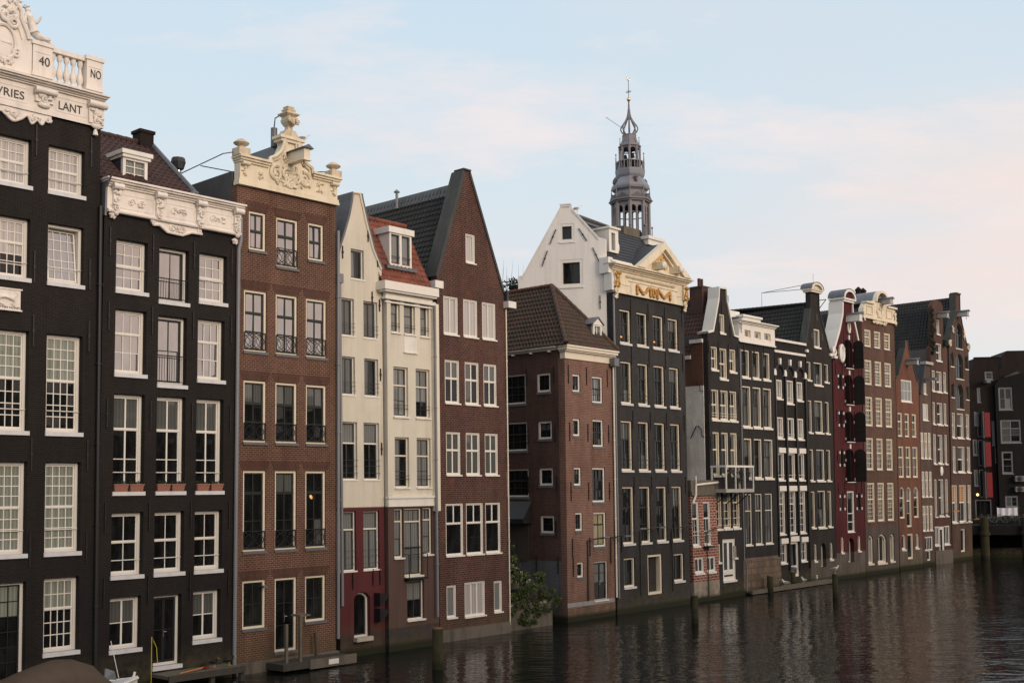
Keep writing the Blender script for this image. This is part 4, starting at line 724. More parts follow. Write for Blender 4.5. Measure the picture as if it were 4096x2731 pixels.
# ------------------------------------------------------------------ shared details
def cornice(H, x0, x1, zb, zt, out=.35, m='stucco_white', name='cornice', steps=5, ret=.12, y=0):
    b = MB(); dz = (zt - zb) / steps
    for i in range(steps):
        t = ((i + 1) / steps) ** 1.4
        b.box(x0 - ret * t, x1 + ret * t, y - out * t - .02 * (i % 2), y + .3 + .001 * i, zb + dz * i, zb + dz * (i + 1))
    return H.part(name, b, m)
def anchors(H, pts, hgt=.9, m='black', tilt=0):
    for (u, z) in pts:
        b = MB(); b.box(-.022, .022, -.05, .0, -hgt / 2, hgt / 2); b.box(-.04, .04, -.06, .0, -.05, .05)
        H.part('wall_anchor', b, m, at=(u, 0, z))
def spiral(b, cx, cz, r, a0, turns, y, th=.05, flip=1):
    n = int(14 * turns) + 6; pts = []; rs = []
    for i in range(n):
        t = i / (n - 1); rr = r * (1 - .88 * t); a = a0 + flip * turns * 2 * math.pi * t
        pts.append((cx + rr * math.cos(a), y, cz + rr * math.sin(a))); rs.append(th * (1 - .5 * t))
    b.tube(pts, rs, 6)
def leaves(b, cx, cz, w, h, n, y, s=.1, seed=0):
    rg = random.Random(seed)
    for i in range(n):
        a = rg.uniform(0, 6.28); q = s * rg.uniform(.6, 1.3)
        b.ell((cx + rg.uniform(-w, w), y + rg.uniform(-.02, .02), cz + rg.uniform(-h, h)), (q, .06, q * .45), 7, 4, a)
def console(H, u0, u1, zb, zt, m='stucco_white', y=0, tip=True, seed=0):
    b = MB(); w = u1 - u0
    b.box(u0, u1, y - .12, y + .05, zb + .1, zt - .02)
    for k in range(5):
        x = u0 - .03 + (w + .06) * k / 4
        b.lathe(0, 0, [(0, 0)], 3) if False else None
    b.tube([(u0 - .05, y - .19, zt - .12), (u0 + w * .5, y - .21, zt - .12), (u1 + .05, y - .19, zt - .12)], [.13, .11, .13], 10)
    leaves(b, (u0 + u1) / 2, (zb + zt) / 2, w * .35, (zt - zb) * .3, 12, y - .15, .11, seed)
    spiral(b, (u0 + u1) / 2, zb + .18, .12, 1.5, 1.3, y - .16, .04)
    if tip: b.ell(((u0 + u1) / 2, y - .1, zb + .02), (w * .35, .09, .12), 8, 5)
    H.part('console', b, m, True)
def text(H, s, u0, u1, zb, zt, y, m='letter', name='lettering', ext=.012):
    c = bpy.data.curves.new('t', 'FONT'); c.body = s; c.extrude = .01; c.size = 1; c.resolution_u = 3
    o = bpy.data.objects.new('t', c); COL.objects.link(o)
    bpy.context.view_layer.update()
    me = bpy.data.meshes.new_from_object(o.evaluated_get(bpy.context.evaluated_depsgraph_get()))
    bpy.data.objects.remove(o); xs = [v.co.x for v in me.vertices]; ys = [v.co.y for v in me.vertices]
    sx = (u1 - u0) / (max(xs) - min(xs)); sy = (zt - zb) / (max(ys) - min(ys)); mx, my = min(xs), min(ys)
    for v in me.vertices: v.co = Vector((u0 + (v.co.x - mx) * sx, y - (v.co.z) * ext / .01, zb + (v.co.y - my) * sy))
    me.materials.clear(); me.materials.append(MT[m]); me.name = 'lettering'
    o = link(name, me, H.root, H.M.copy()); return o
def tiled(H, A, B, C, D, m, name='roof', tw=.24, cl=.32, thick=.1, step=.035, wave=.03):
    """pantiles on the quad A-B (eave) - C-D (ridge); corners are 3-D points in house coordinates, may be a triangle (C == D)"""
    A, B, C, D = [Vector(p) for p in (A, B, C, D)]
    nrm = (B - A).cross(D - A if (D - A).length > 1e-6 else C - A).normalized()
    eu = (B - A).normalized(); ev = nrm.cross(eu)
    pts = [((p - A).dot(eu), (p - A).dot(ev)) for p in (A, B, C, D)]
    smin, smax = min(p[0] for p in pts), max(p[0] for p in pts); tmax = max(p[1] for p in pts)
    nrow = max(2, int(round(tmax / cl))); b = MB(); P = lambda s, t, q: A + eu * s + ev * t + nrm * q
    def span(t):
        xs = []
        for i in range(4):
            (s0, t0), (s1, t1) = pts[i], pts[(i + 1) % 4]
            if abs(t1 - t0) > 1e-9 and min(t0, t1) - 1e-6 <= t <= max(t0, t1) + 1e-6: xs.append(s0 + (s1 - s0) * (t - t0) / (t1 - t0))
        return (min(xs), max(xs)) if xs else None
    for r in range(nrow):
        t0, t1 = tmax * r / nrow, tmax * (r + 1) / nrow
        sa, sb = span(t0 + 1e-4), span(t1 - 1e-4)
        if not sa or not sb: continue
        n = max(2, int((sa[1] - sa[0]) / (tw / 5))); vs = []
        for row, (t, sp_, q) in enumerate(((t0 - .02, sa, -.01), (t0 - .02, sa, step), (t1, sb, 0.0))):
            for i in range(n + 1):
                s_ = sp_[0] + (sp_[1] - sp_[0]) * i / n
                ph = (s_ - smin) / tw * 2 * math.pi
                hgt = wave * (math.cos(ph) + .35 * math.cos(2 * ph)) if row else 0
                vs.append(P(s_, t, q + hgt))
        b.add(vs, [(row * (n + 1) + i, row * (n + 1) + i + 1, (row + 1) * (n + 1) + i + 1, (row + 1) * (n + 1) + i) for row in (0, 1) for i in range(n)])
    o = len(b.v); q = -.06
    b.add([P(*pts[0], q), P(*pts[1], q), P(*pts[2], q), P(*pts[3], q)], [(0, 1, 2, 3)])
    return H.part(name, b, m)
def ridge_tiles(H, P0, P1, m, r=.12, name='ridge_tiles'):
    P0, P1 = Vector(P0), Vector(P1); n = max(3, int((P1 - P0).length / .36)); b = MB()
    for i in range(n):
        a, c = P0.lerp(P1, i / n), P0.lerp(P1, (i + 1.06) / n); b.tube([a, c], [r, r * .85], 8)
    H.part(name, b, m, True)
def pipe(H, pts, r=.06, m='pipe', name='drainpipe'):
    b = MB(); b.tube(pts, r, 8)
    for i in range(1, 6):
        p = Vector(pts[0]).lerp(Vector(pts[-1]), i / 6)
        if len(pts) == 2: b.tube([p - Vector((0, 0, .03)), p + Vector((0, 0, .03))], r * 1.4, 8)
    H.part(name, b, m, True)
def hoist(H, u0, u1, zt, zb, L, m='white2', roof='lead', hook=True):
    b = MB(); b.box(u0, u1, -L, .05, zb, zt); b.box(u0 - .04, u1 + .04, -L - .05, -L + .10, zb - .05, zb - .001)
    o = H.part('hoist_beam', b, m)
    r = MB(); x = (u0 + u1) / 2; q = (u1 - u0) * .75
    r.prism([(u0 - .12, zt + .002), (u1 + .12, zt + .002), (x, zt + .16)], -L - .12, .06)
    H.part('beam_roof', r, roof, parent=o)
    if hook:
        k = MB(); k.tube([(x, -L * .82, zb), (x, -L * .82, zb - .14), (x + .09, -L * .82, zb - .24), (x + .01, -L * .82, zb - .30), (x - .07, -L * .82, zb - .24)], .018, 5); H.part('hook', k, 'black', parent=o)
def prism_yz(b, loop, x0, x1):
    """outline in y,z extruded along x"""
    n = len(loop); tr = tessellate_polygon([[Vector((y, z, 0)) for y, z in loop]])
    b.add([(x0, y, z) for y, z in loop] + [(x1, y, z) for y, z in loop],
          [t for t in tr] + [tuple(i + n for i in t[::-1]) for t in tr] + [(i, (i + 1) % n, (i + 1) % n + n, i + n) for i in range(n)])
    return b
def urn(b, cx, cz, h, r, y=-.05):
    b.box(cx - r, cx + r, y - r, y + r, cz, cz + h * .42)
    b.lathe(cx, y, [(r * .45, h * .42), (r * .45, h * .55), (r * 1.15, h * .68), (r * 1.25, h * .75), (r * 1.0, h * .82), (r * .6, h * .93), (r * .2, h)], 10, 0, cz)
# ================================================================== the row of canal houses, near to far
def box_outline(w, zt, x0=0, zb=-1.0): return [(x0 + .005, zb), (w - .005, zb), (w - .005, zt), (x0 + .005, zt)]
# ---- 1: tall black house with the white crown
H = House('H1', 'canal_house', 'tall black house at the left edge under a white carved crown lettered LANT')
for i_, w_ in enumerate(H.d['win']):
    if w_[4] == 'a2' and w_[0] > 4: H.d['win'][i_] = w_[:4] + ('a2t',)
H.wall(box_outline(H.w, 20.14, -1.2), 8, rd=.6); H.windows()
for w_ in H.d['win']:
    if w_[4] == 'a2t':                       # this sash hangs open, its head tilted into the room
        u, z, w, h = w_[0] + .13, w_[1] + .13, w_[2] - .26, w_[3] - .28; ti = math.tan(R_(6.5)); b = MB(); p = MB()
        b.ring(rect(0, 0, w, h), inset(0, 0, w, h, .055), -.02, .03)
        for c in range(1, 4): b.box(w * c / 4 - .013, w * c / 4 + .013, -.012, .02, .05, h - .05)
        for r in range(1, 5): b.box(.05, w - .05, -.010, .018, h * r / 5 - .014, h * r / 5 + .014)
        p.quad((.04, .012, .04), (w - .04, .012, .04), (w - .04, .012, h - .04), (.04, .012, h - .04))
        for q in (b, p): q.v = [(x, y + zz * ti, zz) for x, y, zz in q.v]
        so = H.part('open_sash', b, 'white', at=(u, .27, z)); link('pane', p.mesh('pane', 'glass_b'), so)
ZF, ZC = 20.13, 21.0; W = H.w
b = MB(); b.box(-1.2, W + .01, -.09, .3, ZF, ZC); b.box(-1.2, W + .04, -.13, .28, ZF + .0, ZF + .12); b.box(-1.2, W + .03, -.11, .27, ZF + .13, ZF + .20)
for x0, x1 in ((-.9, 3.25), (4.3, 5.4)):
    b.box(x0, x1, -.105, 0, 20.86, 20.885); b.box(x0, x1, -.105, 0, 20.36, 20.385)
H.part('frieze', b, 'stucco_white')
cornice(H, -1.2, W + .02, ZC, 21.27, .42)
for i, (u0, u1) in enumerate(((3.5, 4.15), (5.45, 6.02))): console(H, u0, u1, 20.12 if i else 20.42, 21.02, y=-.06, seed=i)
b = MB(); b.lathe(5.72, -.12, [(.02, 0), (.10, .03), (.07, .18), (.04, .24), (.06, .30), (.02, .34)], 8, 0, 19.78); H.part('tassel', b, 'stucco_white', True)
text(H, 'VRIES', 2.12, 3.10, 20.46, 20.74, -.10); text(H, 'LANT', 4.32, 5.18, 20.45, 20.74, -.10)
b = MB(); b.box(-1.2, W, -.04, .45, 21.271, 21.42)
for u0, u1 in ((3.42, 4.11), (5.38, 5.98)):
    b.box(u0, u1, -.10, .42, 21.421, 22.52); b.box(u0 - .05, u1 + .05, -.15, .47, 22.521, 22.66); b.box(u0 - .03, u1 + .03, -.13, .45, 21.43, 21.56)
    b.box(u0 + .08, u1 - .08, -.115, -.08, 22.26, 22.28)
b.box(4.112, 5.378, -.02, .34, 22.46, 22.62)
H.part('parapet', b, 'stucco_white')
text(H, '40', 3.58, 3.97, 21.83, 22.15, -.11); text(H, 'NO', 5.48, 5.87, 21.88, 22.19, -.11)
for i in range(5):
    b = MB(); x = 4.24 + i * .252
    b.lathe(x, .16, [(.10, 0), (.10, .10), (.06, .14), (.12, .28), (.125, .38), (.06, .62), (.05, .78), (.09, .84), (.10, .92), (.10, 1.04)], 10, 0, 21.42); H.part('baluster', b, 'stucco_white', True)
UC = 2.40
right = [(3.40, 21.42), (3.40, 22.62), (3.26, 22.62), (3.19, 22.85), (3.07, 23.10), (2.99, 23.30), (2.98, 23.55), (2.78, 23.80), (2.72, 24.1), (2.95, 24.3), (2.75, 24.5)]
b = MB(); b.prism(right + [(2 * UC - x, z) for x, z in right[::-1]], -.06, .35)
cur = [(x + .02, -.10, z) for x, z in right[2:8]]; b.tube(cur, .075, 6); b.tube([(x - .22, -.08, z - .05) for x, z in right[2:7]], .03, 5)
ov = [(UC + .42 * math.cos(a * .2618), -.10, 22.30 + .60 * math.sin(a * .2618)) for a in range(25)]; b.tube(ov, .06, 6)
b.ell((UC, -.06, 22.3), (.38, .05, .55), 14, 8)
spiral(b, 2.72, 23.05, .22, 2.2, 1.6, -.14, .07); spiral(b, 2.45, 23.2, .2, .4, 1.5, -.14, .065, -1); spiral(b, 2.85, 22.0, .16, 1, 1.4, -.12, .05)
leaves(b, 2.6, 23.35, .22, .22, 16, -.13, .13, 5); leaves(b, 2.45, 21.75, .3, .12, 14, -.11, .1, 6); leaves(b, 2.75, 24.0, .2, .2, 10, -.12, .13, 8)
b.box(2.3, 2.68, -.13, -.05, 22.28, 22.34)
H.part('crown', b, 'stucco_white', True)
# carved figure of a mermaid leaning on the crown
def skinned(name, chains, m, parent, mtx=None, sub=2, label=None):
    me = bpy.data.meshes.new(name); vs, es, rs, root = [], [], [], 0; idx = {}
    for ch in chains:
        prev = None
        for key, p, r in ch:
            if key not in idx: idx[key] = len(vs); vs.append(p); rs.append(r)
            if prev is not None and prev != idx[key]: es.append((prev, idx[key]))
            prev = idx[key]
    me.from_pydata(vs, es, []); o = link(name, me, parent, mtx)
    sk = o.modifiers.new('skin', 'SKIN')
    for i, v in enumerate(me.skin_vertices[0].data):
        r = rs[i]; v.radius = r if isinstance(r, tuple) else (r, r); v.use_root = (i == 0)
    sb = o.modifiers.new('subsurf', 'SUBSURF'); sb.levels = sb.render_levels = sub
    me.materials.append(MT[m]); sk.use_smooth_shade = True
    if label: o['label'] = label
    return o
st_ = skinned('statue', [
    [('hip', (3.42, -.02, 23.06), (0.162, 0.162)), ('waist', (3.33, -.02, 23.22), (0.128, 0.135)), ('chest', (3.24, -.03, 23.42), (0.162, 0.135)), ('neckb', (3.20, -.03, 23.52), (0.095, 0.095)), ('neck', (3.19, -.03, 23.57), (0.061, 0.061)), ('head', (3.19, -.04, 23.66), (0.101, 0.115)), ('crown', (3.185, -.04, 23.73), (0.074, 0.081))],
    [('neckb', (3.20, -.03, 23.52), (0.095, 0.095)), ('shr', (3.33, -.04, 23.48), (0.074, 0.074)), ('elr', (3.47, -.10, 23.24), (0.057, 0.057)), ('wrr', (3.58, -.14, 23.42), (0.041, 0.041)), ('har', (3.61, -.14, 23.50), (0.054, 0.038)), ('fir', (3.64, -.14, 23.56), (0.034, 0.024))],
    [('neckb', (3.20, -.03, 23.52), (0.095, 0.095)), ('shl', (3.11, -.06, 23.46), (0.068, 0.068)), ('ell', (3.06, -.12, 23.26), (0.054, 0.054)), ('hal', (3.12, -.16, 23.12), (0.041, 0.041))],
    [('hip', (3.42, -.02, 23.06), (0.162, 0.162)), ('t1', (3.44, -.04, 22.92), (0.169, 0.162)), ('t2', (3.55, -.06, 22.80), (0.149, 0.149)), ('t3', (3.70, -.05, 22.82), (0.135, 0.135)), ('t4', (3.82, -.03, 22.84), (0.101, 0.101)), ('t5', (3.97, -.02, 22.77), (0.068, 0.068)), ('t6', (4.14, -.02, 22.70), (0.095, 0.027))]],
    'stucco_white', H.root, label='carved mermaid raising one hand')
b = MB(); leaves(b, 3.17, 23.75, .07, .06, 16, -.04, .06, 3); H.part('carved_hair', b, 'stucco_white', True, parent=st_)
b = MB(); leaves(b, 3.75, 22.80, .25, .05, 18, -.10, .08, 4); H.part('carved_fins', b, 'stucco_white', True, parent=st_)
# carved apron hanging below the frieze
b = MB(); dr = [(x, z) for x, z in H.d['drop']]
low_ = smooth([(.2, 19.95), (.9, 19.75), (1.6, 19.95), (2.0, 19.75)] + dr[:-1] + [(4.12, 19.95)], 6); b.prism([(.2, 20.132)] + low_ + [(4.13, 20.132)], -.07, .0); b.tube([(x, -.09, z + .04) for x, z in low_], .035, 5)
spiral(b, 2.55, 19.92, .16, 0, 1.5, -.09, .05); spiral(b, 3.5, 19.93, .13, 2, 1.4, -.09, .045); spiral(b, 4.0, 19.95, .1, 1, 1.3, -.09, .04); leaves(b, 2.8, 19.9, .25, .1, 12, -.08, .09, 2); leaves(b, 3.6, 19.92, .15, .06, 8, -.08, .07, 3)
H.part('apron', b, 'stucco_white', True)
# tablet with the carved dog
b = MB(); b.box(1.55, 3.15, -.06, .02, 13.24, 13.9); b.box(1.5, 3.2, -.09, .02, 13.901, 13.95); b.box(1.5, 3.2, -.09, .02, 13.19, 13.239)
H.part('tablet', b, 'stucco_white')
skinned('carved_dog', [[('r', (2.82, -.07, 13.60), (.10, .05)), ('b', (2.60, -.07, 13.64), (.085, .05)), ('c', (2.36, -.07, 13.64), (.11, .055)), ('n', (2.22, -.07, 13.72), (.06, .04)), ('h', (2.10, -.07, 13.72), (.06, .04)), ('m', (1.98, -.07, 13.68), (.03, .03))],
    [('r', 0, 0), ('k', (2.92, -.07, 13.50), (.05, .03)), ('ho', (2.80, -.07, 13.42), (.03, .03)), ('f', (2.94, -.07, 13.37), (.022, .022))],
    [('c', 0, 0), ('e', (2.36, -.08, 13.48), (.045, .03)), ('w', (2.46, -.08, 13.40), (.028, .028)), ('g', (2.58, -.08, 13.38), (.02, .02))],
    [('r', 0, 0), ('ta', (2.95, -.07, 13.68), (.025, .025)), ('tb', (3.04, -.07, 13.78), (.02, .02)), ('tc', (2.97, -.07, 13.82), (.015, .015))]], 'stucco_white', H.root, sub=1)
text(H, 'WITTEN HOND', 2.25, 3.10, 13.265, 13.335, -.062)
anchors(H, [(u, z) for z in (19.2, 14.8, 12.6, 8.4, 5.2) for u in (3.62, 5.62)], 1.1)
pipe(H, [(W - .02, -.10, 17.3), (W - .02, -.10, .3)], .07, 'black')
# ---- 2: lower black house with three bays
H = House('H2', 'canal_house', 'low black house with three windows per floor under a long white carved cornice')
H.wall(box_outline(H.w, 17.15, .02), 8, rd=.5); H.windows(); W = H.w
b = MB(); b.box(.06, W + .08, -.12, .3, 17.14, 18.03)
for u0, u1 in ((.55, 1.9), (2.3, 3.65), (4.05, 5.35)):
    for z in (17.36, 17.86): b.box(u0, u1, -.135, -.1, z, z + .02)
    for u in (u0, u1 - .02): b.box(u, u + .02, -.135, -.1, 17.38, 17.86)
    c = (u0 + u1) / 2
    spiral(b, c - .22, 17.62, .16, 0, 1.4, -.13, .03); spiral(b, c + .22, 17.62, .16, 3.1, 1.4, -.13, .03, -1); leaves(b, c, 17.62, .3, .1, 10, -.13, .07, int(c * 10))
b.tube([(.06, -.16, 17.20), (W + .08, -.16, 17.20)], .07, 8)
H.part('frieze', b, 'stucco_white', True)
cornice(H, .06, W + .1, 18.03, 18.38, .38)
b = MB(); prism_yz(b, [(-.45, 18.38), (.3, 18.38), (.3, 17.0), (-.1, 17.0), (-.14, 18.02)], -.02, .055); H.part('cornice_end', b, 'zinc')
for i, (u0, u1) in enumerate(((.25, .52), (1.98, 2.26), (3.72, 4.0), (5.42, 5.70))): console(H, u0, u1, 17.12, 18.2, y=-.1, seed=10 + i, tip=i in (0, 3))
b = MB(); ct = H.d['cart']; b.prism([(1.81, 17.135)] + [(x, z) for x, z in ct[:7]] + [(4.0, 17.135)], -.10, 0); b.tube([(x, -.12, z + .03) for x, z in ct[:7]], .05, 6)
spiral(b, 2.7, 16.95, .12, 1, 1.4, -.12, .04); spiral(b, 3.15, 16.95, .12, 2, 1.4, -.12, .04, -1); leaves(b, 2.95, 16.93, .3, .08, 14, -.12, .08, 4); spiral(b, 1.95, 17.03, .1, 1, 1.3, -.12, .04); spiral(b, 3.9, 17.02, .1, 2, 1.3, -.12, .04)
H.part('cartouche', b, 'stucco_white', True)
for u, z in ((.30, 17.06), (5.52, 16.92)):
    b = MB(); leaves(b, u, z, .07, .08, 10, -.1, .09, 9); b.ell((u, -.1, z), (.09, .08, .11), 8, 5); H.part('finial', b, 'stucco_white', True)
uR, yR, zR = H.d['roofR']; ye, ze = .45, 18.55
tiled(H, (-.1, ye, ze), (uR, ye, ze), (uR, yR, zR), (-.1, yR, zR), 'tile_dkred'); tiled(H, (uR, 2 * yR - ye, ze), (-.1, 2 * yR - ye, ze), (-.1, yR, zR), (uR, yR, zR), 'tile_dkred')
ridge_tiles(H, (-.1, yR, zR + .05), (uR, yR, zR + .05), 'tile_dkred')
b = MB(); prism_yz(b, [(ye - .2, ze - .3), (2 * yR - ye, ze - .3), (yR, zR + .05)], uR - .22, uR + .02); H.part('roof_end_wall', b, 'H2')
b = MB(); b.tube([(uR, ye - .1, ze + .02), (uR, yR, zR + .12)], .10, 6); b.ell((uR, ye + .1, ze + .1), (.2, .2, .14), 8, 5); H.part('verge_flashing', b, 'lead')
b = MB(); b.box(uR - .62, uR - .02, yR - .25, yR + .35, zR - 1.2, zR + .42); b.box(uR - .67, uR + .03, yR - .3, yR + .4, zR + .421, zR + .55); H.part('chimney', b, 'H17')
DX0, DX1, DZ0, DZ1 = 1.22, 2.24, 18.62, 19.72
b = MB(); b.ring([(DX0, DZ0), (DX1, DZ0), (DX1, DZ1), (DX0, DZ1)], [(DX0 + .12, DZ0 + .14), (DX1 - .12, DZ0 + .14), (DX1 - .12, DZ1 - .2), (DX0 + .12, DZ1 - .2)], .9, 1.05); b.box(DX0 - .12, DX1 + .14, .74, 2.3, DZ1 + .001, DZ1 + .16); b.box(DX0 - .06, DX1 + .08, .80, 2.2, DZ1 - .12, DZ1)
for r in range(1, 3): b.box(DX0 + .12, DX1 - .12, .96, 1.0, DZ0 + .14 + .26 * r, DZ0 + .17 + .26 * r)
b.box((DX0 + DX1) / 2 - .02, (DX0 + DX1) / 2 + .02, .955, 1.01, DZ0 + .14, DZ1 - .2)
do = H.part('dormer', b, 'white2')
b = MB(); prism_yz(b, [(.92, DZ0), (2.3, DZ1), (.92, DZ1)], DX0 + .002, DX0 + .06); prism_yz(b, [(.92, DZ0), (2.3, DZ1), (.92, DZ1)], DX1 - .06, DX1 - .002); H.part('dormer_cheek', b, 'slate', parent=do)
b = MB(); b.quad((DX0 + .1, 1.01, DZ0 + .1), (DX1 - .1, 1.01, DZ0 + .1), (DX1 - .1, 1.01, DZ1 - .15), (DX0 + .1, 1.01, DZ1 - .15)); H.part('dormer_pane', b, 'cur_grey', parent=do)
b = MB(); b.tube([(4.87, 3, 18.6), (4.87, 3, 20.3)], .13, 12); fl = H.part('flue', b, 'steel', True)
b = MB(); b.lathe(4.87, 3, [(.14, 0), (.22, .06), (.30, .34), (.26, .52), (.05, .56)], 8, .2, 20.22); H.part('flue_cowl', b, 'slate', parent=fl)
anchors(H, [(u, z) for z in (16.1, 13.4, 9.9, 6.2, 3.55) for u in (.25, 1.98, 3.72, 5.42)], 1.05)
pipe(H, [(W + .12, -.12, 17.9), (W + .12, -.12, 17.0), (W + .04, -.10, 16.6), (W + .02, -.10, .2)], .075)
# terracotta window boxes on the third-row sills of this house
n_ = 0
names = ['left of the pair under the left window', 'right of the pair under the left window', 'left of the pair under the middle window', 'right of the pair under the middle window', 'left of the pair under the right window', 'right of the pair under the right window']
for wdw in [w_ for w_ in H.d['win'] if w_[4] == 'b3']:
    for j in (0, 1):
        L = wdw[2] * .44; u = wdw[0] + .03 + j * wdw[2] * .5; z = wdw[1] + .02
        t = thing('flower_box', 'terracotta flower box on the black house sill, ' + names[n_], 'flower box', group='terracotta boxes on window sills'); n_ += 1
        t.parent = None; t.matrix_world = H.root.matrix_basis @ Matrix.Translation((u + H.k * z, .02, z)); 
        b = MB(); b.add([(.03, -.09, 0), (L - .03, -.09, 0), (L - .03, .09, 0), (.03, .09, 0), (0, -.12, .22), (L, -.12, .22), (L, .12, .22), (0, .12, .22)], [(0, 1, 5, 4), (1, 2, 6, 5), (2, 3, 7, 6), (3, 0, 4, 7), (3, 2, 1, 0), (4, 5, 6, 7)]); b.box(-.015, L + .015, -.135, .135, .221, .265)
        link('box', b.mesh('box', 'terracotta'), t)
        b = MB(); rg = random.Random(n_)
        for q in range(70):
            c = Vector((rg.uniform(.03, L - .03), rg.uniform(-.1, .1), .27 + rg.uniform(0, .09))); a = Vector((rg.uniform(-1, 1), rg.uniform(-1, 1), rg.uniform(.1, 1))).normalized() * .05; e = a.cross(Vector((rg.uniform(-1, 1), rg.uniform(-1, 1), rg.uniform(-1, 1)))).normalized() * .022
            b.quad(c - a, c + e, c + a, c - e)
        link('plants', b.mesh('plants', 'leaf_dark'), t)
# ---- 3: brown brick house with the cream clock-shaped gable
H = House('H3', 'canal_house', 'brown brick house crowned by a cream curved gable with three urns'); W = H.w
H.wall(box_outline(W, 19.27), .35, rd=.4); H.windows()
b = MB(); b.box(.01, W - .01, .351, 8, -1, 19.9); H.part('rear_body', b, 'rear')
for wdw in H.d['win']:
    u, z, w, h = wdw[:4]; b = MB(); b.prism([(u - .06, z + h + .01), (u + w + .06, z + h + .01), (u + w + .2, z + h + .36), (u - .2, z + h + .36)], -.006, .0); H.part('lintel', b, 'H3lintel')
w_ = [q for q in H.d['win'] if q[4] == 'c4'][2]; b = MB(); b.ell((w_[0] + w_[2] * .38, .150, w_[1] + w_[3] * .66), (.07, .012, .10), 8, 5, .6); H.part('window_lamp', b, 'lamp_dim', True)
g = [(x, z) for x, z in H.d['gable']]
cx = W / 2; half = [(W - x, z) for x, z in g[:9]]
gl = [(0.05, 19.28), (.05, 20.36), (1.42, 20.36), (1.45, 20.6), (1.72, 20.72), (1.98, 20.98), (2.12, 21.28), (2.17, 21.62)]
out = gl + [(W - x, z) for x, z in gl[::-1]]
b = MB(); b.prism(out[::-1], -.14, .25)
b.box(-.02, W + .02, -.19, .2, 19.281, 19.40); b.box(-.0, W, -.17, .2, 19.40, 19.52)
for x0, x1 in ((-.06, 1.46), (W - 1.46, W + .06)):
    b.box(x0, x1, -.38, .3, 20.37, 20.46); b.box(x0 + .04, x1 - .04, -.30, .28, 20.28, 20.369); b.box(x0 + .08, x1 - .08, -.22, .27, 20.20, 20.279)
for sg in (1, -1):
    b.tube([((x if sg > 0 else W - x), -.22, z + .02) for x, z in gl[2:]], .085, 6); b.tube([((x + .12 if sg > 0 else W - x - .12), -.19, z - .06) for x, z in gl[2:]], .05, 6)
b.box(cx - .62, cx + .62, -.32, .3, 21.58, 21.70); b.box(cx - .54, cx + .54, -.25, .28, 21.46, 21.579)
for i in range(34): b.box(1.3 + i * .073, 1.335 + i * .073, -.185, -.15, 19.30, 19.46)
for c, f in ((cx - .72, 1), (cx + .72, -1)):
    spiral(b, c, 20.05, .33, 1.2 if f > 0 else 1.9, 1.7, -.17, .09, f); leaves(b, c, 19.85, .25, .18, 12, -.17, .12, int(c * 9))
for c in (1.0, W - 1.0): leaves(b, c, 19.88, .14, .2, 12, -.16, .1, int(c * 7))
spiral(b, cx - .2, 20.1, .26, .5, 1.6, -.18, .075); spiral(b, cx + .25, 20.0, .26, 2.5, 1.6, -.18, .075, -1); spiral(b, cx, 19.72, .2, 1.5, 1.5, -.17, .07); leaves(b, cx, 20.05, .35, .42, 40, -.18, .13, 77); leaves(b, cx - .28, 20.7, .1, .3, 12, -.18, .12, 78)
for u0 in (.12, W - .4): leaves(b, u0 + .14, 19.9, .1, .2, 10, -.17, .1, 31); b.tube([(u0 - .04, -.26, 20.15), (u0 + .32, -.26, 20.15)], .09, 10)
H.part('gable', b, 'stucco_cream', True)
b = MB(); b.prism([(cx - .56, 21.701), (cx + .56, 21.701), (cx + .36, 21.80), (cx + .22, 22.0), (cx - .22, 22.0), (cx - .36, 21.80)], -.2, .25)
b.lathe(cx, .0, [(0.224, 0), (0.172, .05), (0.155, .16), (0.224, .22), (0.310, .34), (0.344, .44), (0.310, .50), (0.292, .58), (0.430, .66), (0.464, .68), (0.464, .73), (0.310, .76), (0.258, .82), (0.310, .86), (0.310, .90), (0.189, .92), (0.241, .98), (0.241, 1.02), (0.103, 1.05)], 4, math.pi / 4, 22.0)
leaves(b, cx, 22.4, .3, .1, 12, -.34, .1, 6)
H.part('vase', b, 'stone_pale')
for u in (.17, W - .2):
    b = MB(); urn(b, u, 20.461, .70, .26); H.part('urn', b, 'stone_pale', True)
hoist(H, cx - .18, cx + .12, 21.0, 20.55, 1.3, 'cream')
b = MB(); b.prism([(cx - .85, 20.3), (cx + .85, 20.3), (cx + .35, 21.0), (cx + .22, 21.5), (cx - .22, 21.5), (cx - .35, 21.0)], .26, 3.2); b.tube([(cx - .3, .6, 21.4), (cx - .3, .6, 22.2)], .14, 10); H.part('roof_cladding', b, 'lead')
b = MB(); b.tube([(cx - .3, .6, 22.2), (cx - .32, .5, 22.6), (cx - .1, .1, 22.8)], .025, 5); b.tube([(.1, .05, 20.66), (-.45, .3, 20.50), (-1.5, 2.6, 19.7)], .022, 5); b.tube([(-.1, .3, 19.85), (-.9, 1.2, 20.1)], .022, 5); b.tube([(W - .3, .1, 20.75), (W - .9, .7, 20.75)], .022, 5); H.part('gable_stay', b, 'black')
pipe(H, [(W + .03, -.10, 18.2), (W + .03, -.10, .9)], .07)
b = MB(); b.box(1.25, 1.42, -.18, 0, 3.28, 3.36); H.part('wall_lamp', b, 'zinc')
b = MB(); b.box(-.02, W, -.22, 0, -1, .42); H.part('plinth', b, 'concrete')
